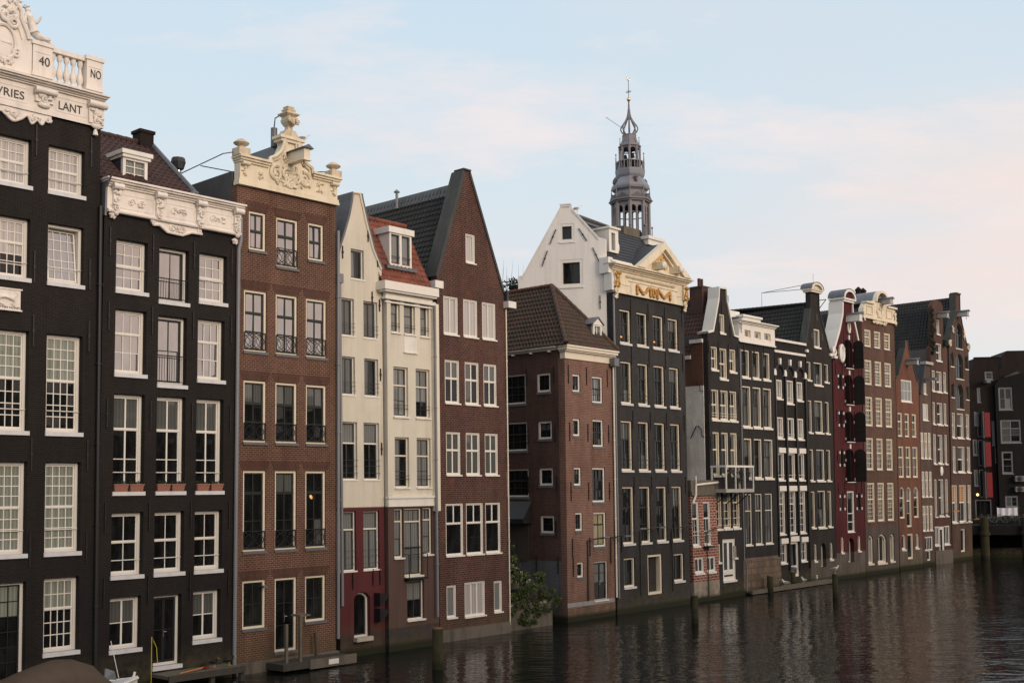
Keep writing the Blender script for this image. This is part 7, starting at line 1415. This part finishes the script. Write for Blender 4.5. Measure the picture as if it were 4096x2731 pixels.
for k in range(8):                                   # round arches closing the bays
    b = MB(); x0, y0 = opos(150, k, 8, .25 - o8); x1, y1 = opos(150, k, 8, .25 + o8)
    for s0, s1 in ((0, .5), (.5, 1)):
        pts = []; cxm = (s0 + s1) / 2; hw = (s1 - s0) / 2
        for i in range(9):
            a = math.pi * i / 8; s_ = cxm - hw * math.cos(a); pts.append((x0 + (x1 - x0) * s_, y0 + (y1 - y0) * s_, za - 1.7 + 1.0 * math.sin(a)))
        n_ = len(pts); vs = [p for p in pts] + [(p[0], p[1], za) for p in pts]; b.add(vs, [(i, i + 1, n_ + i + 1, n_ + i) for i in range(n_ - 1)])
        b.tube(pts, .13, 5)
    b.tube([(x0, y0, za - 2.1), (x1, y1, za - 2.1)], .10, 5); lay('arcade', b, 'lead_rust')
b = MB(); rg = random.Random(4)
for i in range(14): b.lathe(rg.uniform(-2, 2), rg.uniform(-2, 2), [(.38, 0), (.30, .1), (.22, .4), (.05, .55)], 8, 0, zb + rg.uniform(.8, 4.2))
for i in range(5): b.tube([(-2.6, -2 + i, zb + .8 + i * .75), (2.6, -2 + i, zb + .8 + i * .75)], .09, 4); b.tube([(-2 + i, -2.6, zb + 1 + i * .7), (-2 + i, 2.6, zb + 1 + i * .7)], .09, 4)
octa(b, [(150, zb - .1), (150, zb)]); lay('bells', b, 'black')
b = MB(); octa(b, [(160, za), (160, za + .15), (172, za + .3), (172, za + .5), (150, za + .55), (138, za + 1.1), (127, Z['bulbB'] - .3), (124, Z['bulbB']), (128, Z['bulbB'] + .1)]); lay('skirt_roof', b, 'lead_rust')
for k in range(8):
    b = MB(); a = .25 + 2 * math.pi * k / 8; ca, sa = math.cos(a), math.sin(a); r = 168 * P_; hw = 62 * P_
    pts = [(-hw, za + .5), (hw, za + .5), (0, za + 1.55)]
    b.add([(ca * r - sa * x, sa * r + ca * x, z) for x, z in pts] + [(ca * (r - 1.2) - sa * x, sa * (r - 1.2) + ca * x, z) for x, z in pts], [(0, 1, 2), (0, 3, 4, 1), (1, 4, 5, 2), (2, 5, 3, 0)]); lay('gablet', b, 'lead_dark')
    x, y = opos(160, k, 8, .25 + o8); b = MB(); b.lathe(x, y, [(.16, 0), (.10, 1.2), (.12, 1.3), (.03, 2.2)], 6, 0, za + .5); b.ell((x, y, za + 2.7), (.11, .11, .14), 6, 4); lay('pinnacle', b, 'lead_rust')
    x, y = opos(175, k, 8, .25 + o8); b = MB(); b.lathe(x, y, [(.22, 0), (.22, 1.8), (.12, 2.0), (.07, 4.6)], 6, 0, zb - .3); b.ell((x, y, zb + 4.5), (.2, .2, .25), 6, 4); lay('pinnacle', b, 'lead_rust')
b = MB(); octa(b, [(128, Z['bulbB'] + .1), (145, Z['bulbM'] - .4), (149, Z['bulbM']), (145, Z['bulbM'] + .4), (128, Z['bulbM'] + 1.0), (108, Z['bulbM'] + 1.6), (100, Z['bulbM'] + 2.0), (105, Z['bulbT'] - .4), (112, Z['bulbT']), (116, Z['balB'] - .3), (116, Z['balB'])]); lay('bulb', b, 'lead_bulb')
for k in range(0, 8, 2):
    x, y = opos(134, k, 8, .25); a = .25 + 2 * math.pi * k / 8; b = MB(); b.lathe(x, y, [(.34, 0), (.34, .8), (.5, .85), (.02, 1.5)], 4, a + math.pi / 4, Z['bulbM'] + .55); dm = lay('tower_dormer', b, 'lead_dark'); b = MB(); x, y = opos(134 + 17, k, 8, .25); b.lathe(x, y, [(.16, 0), (.16, .65)], 4, a + math.pi / 4, Z['bulbM'] + .6); lay('dormer_hatch', b, 'red_faded', parent=dm)
zb2, zt2 = Z['balB'], Z['lantB']
b = MB()
for k in range(24): x, y = opos(113, k, 24); b.tube([(x, y, zb2), (x, y, Z['bal'] + .05)], .10, 5)
octa(b, [(114, Z['bal']), (114, Z['bal'] + .18)]); lay('upper_balustrade', b, 'lead_rust')
for k in range(8):
    x, y = opos(84, k, 8, .25 + o8); b = MB(); b.tube([(x, y, zb2), (x, y, zt2)], .24, 6); lay('column', b, 'lead_rust')
    x0, y0 = opos(84, k, 8, .25 - o8); x1, y1 = x, y; b = MB(); pts = [(x0 + (x1 - x0) * (.5 - .5 * math.cos(math.pi * i / 8)), y0 + (y1 - y0) * (.5 - .5 * math.cos(math.pi * i / 8)), zt2 - 1.0 + .75 * math.sin(math.pi * i / 8)) for i in range(9)]
    b.add(pts + [(p[0], p[1], zt2) for p in pts], [(i, i + 1, 10 + i, 9 + i) for i in range(8)]); b.tube(pts, .1, 5); lay('arcade', b, 'lead_rust')
    x, y = opos(117, k, 8, .25 + o8); b = MB(); b.lathe(x, y, [(.14, 0), (.12, 1.6), (.05, 3.0)], 6, 0, zb2); b.ell((x, y, zb2 + 3.1), (.14, .14, .18), 6, 4); lay('pinnacle', b, 'lead_rust')
    x, y = opos(80, k, 8, .25 + o8); b = MB(); b.lathe(x, y, [(.13, 0), (.04, 1.6)], 6, 0, zt2 + .1); b.ell((x, y, zt2 + 1.8), (.1, .1, .12), 6, 4); lay('pinnacle', b, 'lead_rust')
b = MB(); b.lathe(.5, 0, [(.5, 0), (.4, .15), (.3, .7), (.05, .85)], 10, 0, zt2 - 1.9); b.lathe(-.8, .2, [(.42, 0), (.33, .15), (.26, .6), (.05, .7)], 10, 0, zt2 - 2.0); b.tube([(-1.5, 0, zt2 - 1.1), (1.5, 0, zt2 - 1.1)], .1, 4); b.tube([(-.9, -.9, zb2), (.8, .9, zb2 + 2.2)], .06, 4); lay('carillon_bells', b, 'black')
b = MB(); octa(b, [(90, zt2), (90, zt2 + .2), (80, zt2 + .3), (66, zt2 + .9), (56, zt2 + 1.6), (52, Z['lantT'] - .2), (56, Z['lantT']), (40, Z['lantT'] + .1)]); lay('lantern_roof', b, 'lead_rust')
zc = Z['lantT'] + .1; b = MB()
for k in range(8):
    ca, sa = math.cos(.25 + o8 + k * math.pi / 4), math.sin(.25 + o8 + k * math.pi / 4)
    prof = [(42, 0), (58, .35), (70, .8), (72, 1.1), (66, 1.5), (50, 2.0), (32, 2.6), (18, 3.2), (9, 4.0), (5, 4.8)]
    b.tube([(r * P_ * ca, r * P_ * sa, zc + z) for r, z in prof], .13, 6)
octa(b, [(66, zc + .85), (66, zc + .95)]) if False else None
b.tube([(0, 0, zc + 2.9), (0, 0, zc + 5.4), (0, 0, Z['ball'])], [.32, .16, .08], 8)
for z in (4.9, 5.6, 6.2): b.ell((0, 0, zc + z), (.2, .2, .12), 8, 4)
lay('crown_cage', b, 'lead_rust')
b = MB(); b.tube([(-4.2, 0, zc + 3.3), (-.8, 0, zc + .9)], .05, 5); b.ell((-4.2, 0, zc + 3.3), (.1, .1, .1), 6, 4); lay('flag_pole', b, 'pipe')
b = MB(); b.ell((0, 0, Z['ball']), (18 * P_, 18 * P_, 18 * P_), 14, 9); lay('gilded_ball', b, 'ball_gold', True)
b = MB(); b.tube([(0, 0, Z['ball'] + .3), (0, 0, Z['tip'] - .5)], .06, 6); b.tube([(-.42, 0, Z['ball'] + 1.35), (.42, 0, Z['ball'] + 1.55)], .06, 5); b.tube([(.22 * math.cos(a * .524), 0, Z['ball'] + 1.45 + .26 * math.sin(a * .524)) for a in range(13)], .04, 5)
for x in (-.42, .42): b.ell((x, 0, Z['ball'] + 1.45 + .24 * x), (.09, .06, .14), 6, 4)
lay('iron_cross', b, 'lead_dark')
b = MB(); zz = Z['tip'] - .6; b.ell((0, 0, zz + .25), (.26, .06, .17), 8, 5, .3); b.ell((.22, 0, zz + .5), (.1, .05, .13), 6, 4); b.ell((-.26, 0, zz + .5), (.12, .04, .26), 6, 4, .5); lay('weathercock', b, 'ball_gold', True)
# ================================================================== piles, walkway, jetties, boat, birds
def pile(nm, base, top, w, label, cap='wood_old'):
    t = thing('mooring_post', label, 'mooring post', (base[0], base[1], 0)); h = top[2]
    b = MB(); pr = [(w * .5, -1.5), (w * .5, .3), (w * .49, h - .1), (w * .45, h)]; b.lathe(0, 0, pr, 14); link('post', b.mesh('post', 'pile_wood', 0, True), t)
    b = MB(); b.lathe(0, 0, [(w * .47, 0), (w * .40, .05), (.02, .07)], 14, 0, h - .01); link('post_top', b.mesh('post_top', cap), t)
M = MISC
pile('', M['pile0'], M['pile0z'], M['pile0w'], 'stout mossy mooring post standing in open water before the dark gabled house', 'rust_top')
pile('', M['pile1'], M['pile1z'], M['pile1w'], 'green mossy mooring post at the corner of the charcoal house')
pile('', M['pile2'], M['pile2z'], M['pile2w'], 'mooring post with a white gull on top in front of the crimson warehouse')
PA, PC = Vector(M['plat0']) + Vector((.55, -.5, 0)), Vector(M['plat1']) + Vector((.55, -.5, 0)); dv = (PC - PA).normalized(); L = (PC - PA).length; az_ = math.atan2(dv.y, dv.x)
t = thing('walkway', 'weathered timber walkway on low piles below the black arched house', 'walkway', (PA.x, PA.y, 0), az_)
b = MB(); b.box(0, L, .02, .7, .12, .26); link('deck', b.mesh('deck', 'wood_old'), t); b = MB(); b.box(-.05, L + .05, -.10, .018, .04, .30); link('fender_beam', b.mesh('fender_beam', 'wood_old'), t)
for i in range(8): b = MB(); x = .3 + i * (L - .6) / 7; b.tube([(x, .3, -1.5), (x, .3, .11)], .12, 8); link('support', b.mesh('support', 'wood_dark'), t)
lb = ['short green post behind the walkway by the white doors', 'squat dark post before the rubble stone base', 'post with a gull beside the white door of the arched house', 'thin post beside the iron railing of the walkway', 'slanting post at the far end of the walkway']
for i in range(5): M['pp%d' % i] = (M['pp%d' % i][0] + .45, M['pp%d' % i][1] - .40, 0); pile('', M['pp%d' % i], M['pp%dz' % i], .42, lb[i])
# jetty in front of the brown brick house
d3 = HOUSES['H3']; t = thing('jetty', 'low grey jetty with timber posts at the brown brick house door', 'jetty', d3['o'], R_(90 - d3['az']))
b = MB(); b.box(1.35, 4.9, -1.35, -.24, .10, .36); link('deck', b.mesh('deck', 'wood_dark'), t); b = MB(); b.box(2.6, 4.95, -1.42, -1.352, .05, .42); link('edge_beam', b.mesh('edge_beam', 'concrete'), t)
b = MB(); b.box(3.5, 4.0, -1.45, -1.422, .14, .34); link('number_plate', b.mesh('number_plate', 'white2'), t)
for x, y, h in ((1.75, -1.0, 1.5), (2.1, -.5, 1.4), (2.35, -1.1, 1.75), (2.7, -.6, 1.7)): b = MB(); b.box(x - .05, x + .05, y - .05, y + .05, .361, .36 + h); link('post', b.mesh('post', 'wood_old'), t)
b = MB(); b.box(2.28, 2.8, -1.15, -.55, 2.112, 2.18); link('cap_board', b.mesh('cap_board', 'wood_old'), t)
b = MB(); b.tube([(3.75, -.3, .36), (3.7, -.28, 1.3)], .05, 6); link('pole', b.mesh('pole', 'wood_dark'), t)
# jetty in front of the low black house
d2 = HOUSES['H2']; M2 = Matrix.Translation(d2['o']) @ Matrix.Rotation(R_(90 - d2['az']), 4, 'Z')
t = thing('jetty', 'small dark timber jetty below the double door of the low black house', 'jetty'); t.matrix_world = M2
b = MB(); b.box(2.15, 5.3, -1.25, -.05, .42, .54); link('deck', b.mesh('deck', 'wood_old'), t); b = MB(); b.box(2.1, 5.35, -1.32, -1.252, .34, .57); link('edge_beam', b.mesh('edge_beam', 'wood_dark'), t)
for x in (2.4, 4.0, 5.3): b = MB(); b.tube([(x, -1.1, -1.5), (x, -1.1, .41)], .12, 8); link('support', b.mesh('support', 'wood_dark'), t)
t = thing('boat_hook', 'red and orange boat hook lying on the small dark jetty', 'boat hook'); t.matrix_world = M2 @ Matrix.Translation((0, 0, .58))
b = MB(); b.tube([(2.6, -1.2, .03), (3.9, -.7, .03)], .025, 6); link('pole', b.mesh('pole', 'orange_paint'), t); b = MB(); b.box(3.9, 4.1, -.78, -.58, .0, .06); link('head', b.mesh('head', 'red_paint'), t)
t = thing('tape_loop', 'strip of yellow tape hanging beside the jetty of the low black house', 'tape'); t.matrix_world = M2
b = MB(); b.tube([(2.0, -.3, .2), (2.0, -.3, 1.9), (2.1, -.3, 1.7), (2.2, -.3, 1.5), (2.25, -.3, .9)], .014, 4); link('strip', b.mesh('strip', 'yellow'), t)
# moored boat under a tarpaulin
t = thing('motor_boat', 'white motor boat under a brown tarpaulin moored at the lower left', 'boat'); t.matrix_world = M2 @ Matrix.Translation((0, -1.75, 0))
secs = []
NS = 13
for i in range(NS):
    f = i / (NS - 1); x = -5.2 + 5.8 * f; hw = .95 * (1 - max(0, (f - .45) / .55) ** 2.2) + .02; sh = .55 + .12 * f + .30 * max(0, f - .6) ** 1.3
    secs.append([(x - .25 * f * (1 - j / 3.), 0, 0) for j in range(1)] and [(x, -hw, sh), (x - .05, -hw * .92, .25), (x - .12 * f, -hw * .55, -.15), (x - .2 * f, 0, -.28), (x - .12 * f, hw * .55, -.15), (x - .05, hw * .92, .25), (x, hw, sh)])
b = MB(); b.add([p for s_ in secs for p in s_], [(i * 7 + j, i * 7 + j + 1, (i + 1) * 7 + j + 1, (i + 1) * 7 + j) for i in range(NS - 1) for j in range(6)] + [tuple(range(7))]); link('hull', b.mesh('hull', 'white', 0, True), t)
b = MB(); b.add([p for s_ in secs[7:] for p in (s_[0], ((s_[0][0] + .02), 0, s_[0][2] + .08), s_[6])], [(i * 3 + j, i * 3 + j + 1, (i + 1) * 3 + j + 1, (i + 1) * 3 + j) for i in range(NS - 8) for j in range(2)]); link('foredeck', b.mesh('foredeck', 'sill_pale', 0, True), t)
b = MB(); b.tube([s_[0] for s_ in secs] + [s_[6] for s_ in secs[::-1]], .05, 6); link('gunwale', b.mesh('gunwale', 'white', 0, True), t)
tz = [.65, .95, 1.20, 1.42, 1.60, 1.70, 1.68, 1.45, .85]; b = MB()
for i in range(9):
    f = i / 8; x = -5.2 + 4.55 * f; hw = secs[min(NS - 1, int(i * 1.22))][6][1] + .04; zs = secs[min(NS - 1, int(i * 1.22))][6][2]
    for j in range(9):
        a = math.pi * j / 8; b.v.append((x + random.uniform(-.03, .03), -hw * math.cos(a), zs + (tz[i] - zs) * math.sin(a) ** .7 + random.uniform(-.02, .02)))
b.f = [[i * 9 + j, i * 9 + j + 1, (i + 1) * 9 + j + 1, (i + 1) * 9 + j] for i in range(8) for j in range(8)]; b.m = [0] * len(b.f); link('tarpaulin', b.mesh('tarpaulin', 'tarp', 0, True), t)
b = MB(); b.add([(-.95, -.55, .98), (-.42, -.38, .86), (-.52, -.42, 1.16), (-.86, -.45, 1.30), (-.93, -.57, .98), (-.40, -.40, .86), (-.50, -.44, 1.16), (-.84, -.47, 1.30)], [(0, 1, 2, 3), (4, 7, 6, 5), (0, 4, 5, 1), (1, 5, 6, 2), (2, 6, 7, 3)]); link('windscreen', b.mesh('windscreen', 'screen'), t)
b = MB(); b.tube([(.45, 0, .80), (.50, 0, .98)], .045, 8); b.tube([(-.1, 0, .85), (-.35, .1, 2.1)], .014, 5); link('bow_fitting', b.mesh('bow_fitting', 'white', 0, True), t)
def bird(name, loc, rz, label, cat, dark=False, s=1.0, group=None):
    t = thing(name, label, cat, loc, rz, group); t.scale = (s, s, s)
    skinned('body', [[('b', (-.02, 0, .20), (.085, .085)), ('c', (.09, 0, .23), (.085, .08)), ('n', (.16, 0, .30), (.05, .045)), ('h', (.19, 0, .37), (.052, .045)), ('hh', (.215, 0, .375), (.04, .036))], [('b', 0, 0), ('r', (-.15, 0, .17), (.055, .05)), ('t', (-.28, 0, .15), (.03, .012))]], 'duck' if dark else 'feather', t, sub=1)
    b = MB(); b.tube([(.25, 0, .37), (.32, 0, .355)], [.016, .006], 6); link('beak', b.mesh('beak', 'beak'), t)
    for sy in (-1, 1):
        b = MB(); b.ell((-.06, sy * .075, .22), (.17, .022, .06), 8, 5, .12); b.ell((-.2, sy * .06, .18), (.1, .016, .03), 6, 4, .2); link('wing', b.mesh('wing', 'duck' if dark else 'feather_grey', 0, True), t)
        b = MB(); b.tube([(.02, sy * .03, .14), (.02, sy * .03, 0)], .008, 4); b.ell((.04, sy * .03, .005), (.035, .02, .006), 6, 3); link('leg', b.mesh('leg', 'beak'), t)
bird('gull', M['gullA'], R_(20), 'gull standing on the shoulder of the cream gable', 'gull', s=.95)
bird('gull', M['gullB'], R_(10), 'gull perched on the white side gable near its peak', 'gull', s=1.0)
zd = .265
for i, lab in enumerate(('gull on the walkway edge left of the other two', 'gull on the walkway edge below the white narrow door', 'gull on the walkway edge by the iron railing')):
    p = Vector(M['gull%d' % i]); q = PA + dv * ((p - PA).dot(dv)); bird('gull', (q.x - .12 * dv.y * -1, q.y + .12, .27), R_(200 + 30 * i), lab, 'gull', s=1.25)
p = M['pile2']; bird('gull', (p[0], p[1], M['pile2z'][2] + .05), R_(-30), 'gull standing on the post before the crimson warehouse', 'gull', s=1.25)
p = M['pp2']; bird('gull', (p[0], p[1], M['pp2z'][2] + .05), R_(160), 'gull on the post beside the narrow white door', 'gull', s=1.2)
for i, (u, lab) in enumerate(((4.3, 'dark duck resting beside the boat hook on the small jetty'), (4.95, 'dark duck with pale cheek at the outer end of the small jetty'))):
    q = M2 @ Vector((u, -.8, .57)); bird('duck', q, R_(-40 + 20 * i), lab, 'duck', True, 1.0)
# ================================================================== water and ground
b = MB(); b.quad((-900, -900, 0), (900, -900, 0), (900, 900, 0), (-900, 900, 0)); o = link('water', b.mesh('water', 'water')); o['kind'] = 'structure'
b = MB(); b.box(-900, 900, -900, 900, -4.0, -3.2); o = link('canal_bed', b.mesh('canal_bed', 'bed')); o['kind'] = 'structure'
d16 = HOUSES['H16']; t0 = Vector(HOUSES['H1']['o']); t1 = Vector(d16['o']); dd = (t1 - t0).normalized(); nn = Vector((-dd.y, dd.x, 0))
p0, p1 = t0 - dd * 60 + nn * 3, t1 + dd * 4.2 + nn * 3
b = MB(); L_ = [(p0.x, p0.y), (p1.x, p1.y), (p1.x + 400, p1.y + 12), (p1.x + 400, p1.y + 600), (p0.x - 600, p0.y + 600)]; n = len(L_); b.add([(x, y, -3) for x, y in L_] + [(x, y, .9) for x, y in L_], [tuple(range(n, 2 * n))] + [(i, (i + 1) % n, (i + 1) % n + n, i + n) for i in range(n)]); o = link('ground', b.mesh('ground', 'H18')); o['kind'] = 'structure'
# ================================================================== unseen houses added behind the camera to shade the foot of the row
def shade_house():
    t = thing('shade_house', 'unseen plain brick house added behind the viewer for shade', 'house', group='unseen houses added for shade')
    b = MB(); wins = [rect(.7 + 1.9 * i, 1.6 + 3.1 * j, 1.1, 1.9) for i in range(4) for j in range(4)]
    b.prism([(0, -1), (8, -1), (8, 13.2), (0, 13.2)], 0, 9, wins)
    for w in wins: b.reveal(w, 0, .25)
    link('wall', b.mesh('wall', 'H16'), t)
    for w in wins:
        u, z = w[0]; b = MB(); b.ring(rect(u, z, 1.1, 1.9), inset(u, z, 1.1, 1.9, .09), .12, .2); o = link('window', b.mesh('window', 'white'), t)
        b = MB(); b.quad((u, .19, z), (u + 1.1, .19, z), (u + 1.1, .19, z + 1.9), (u, .19, z + 1.9)); link('pane', b.mesh('pane', 'glass'), o)
    b = MB(); b.box(-.05, 8.05, -.3, .2, 13.21, 13.6); link('cornice', b.mesh('cornice', 'white'), t)
    b = MB(); prism_yz(b, [(0, 13.6), (9, 13.6), (4.5, 16.2)], 0, 8); link('roof', b.mesh('roof', 'tile_black'), t)
    return t
q0 = shade_house(); r0 = Vector(HOUSES['H1']['o']) - dd * 30; out_ = -nn / 3
for i in range(15):
    o = q0 if i == 0 else copy_tree(q0)
    p = r0.lerp(r0, 0) + dd * (8.05 * (i + 1)) - nn / 3 * 0 + Vector((dd.y, -dd.x, 0)) * 48
    o.location = (p.x, p.y, 0); o.rotation_euler = (0, 0, math.atan2(dd.y, dd.x) + math.pi)
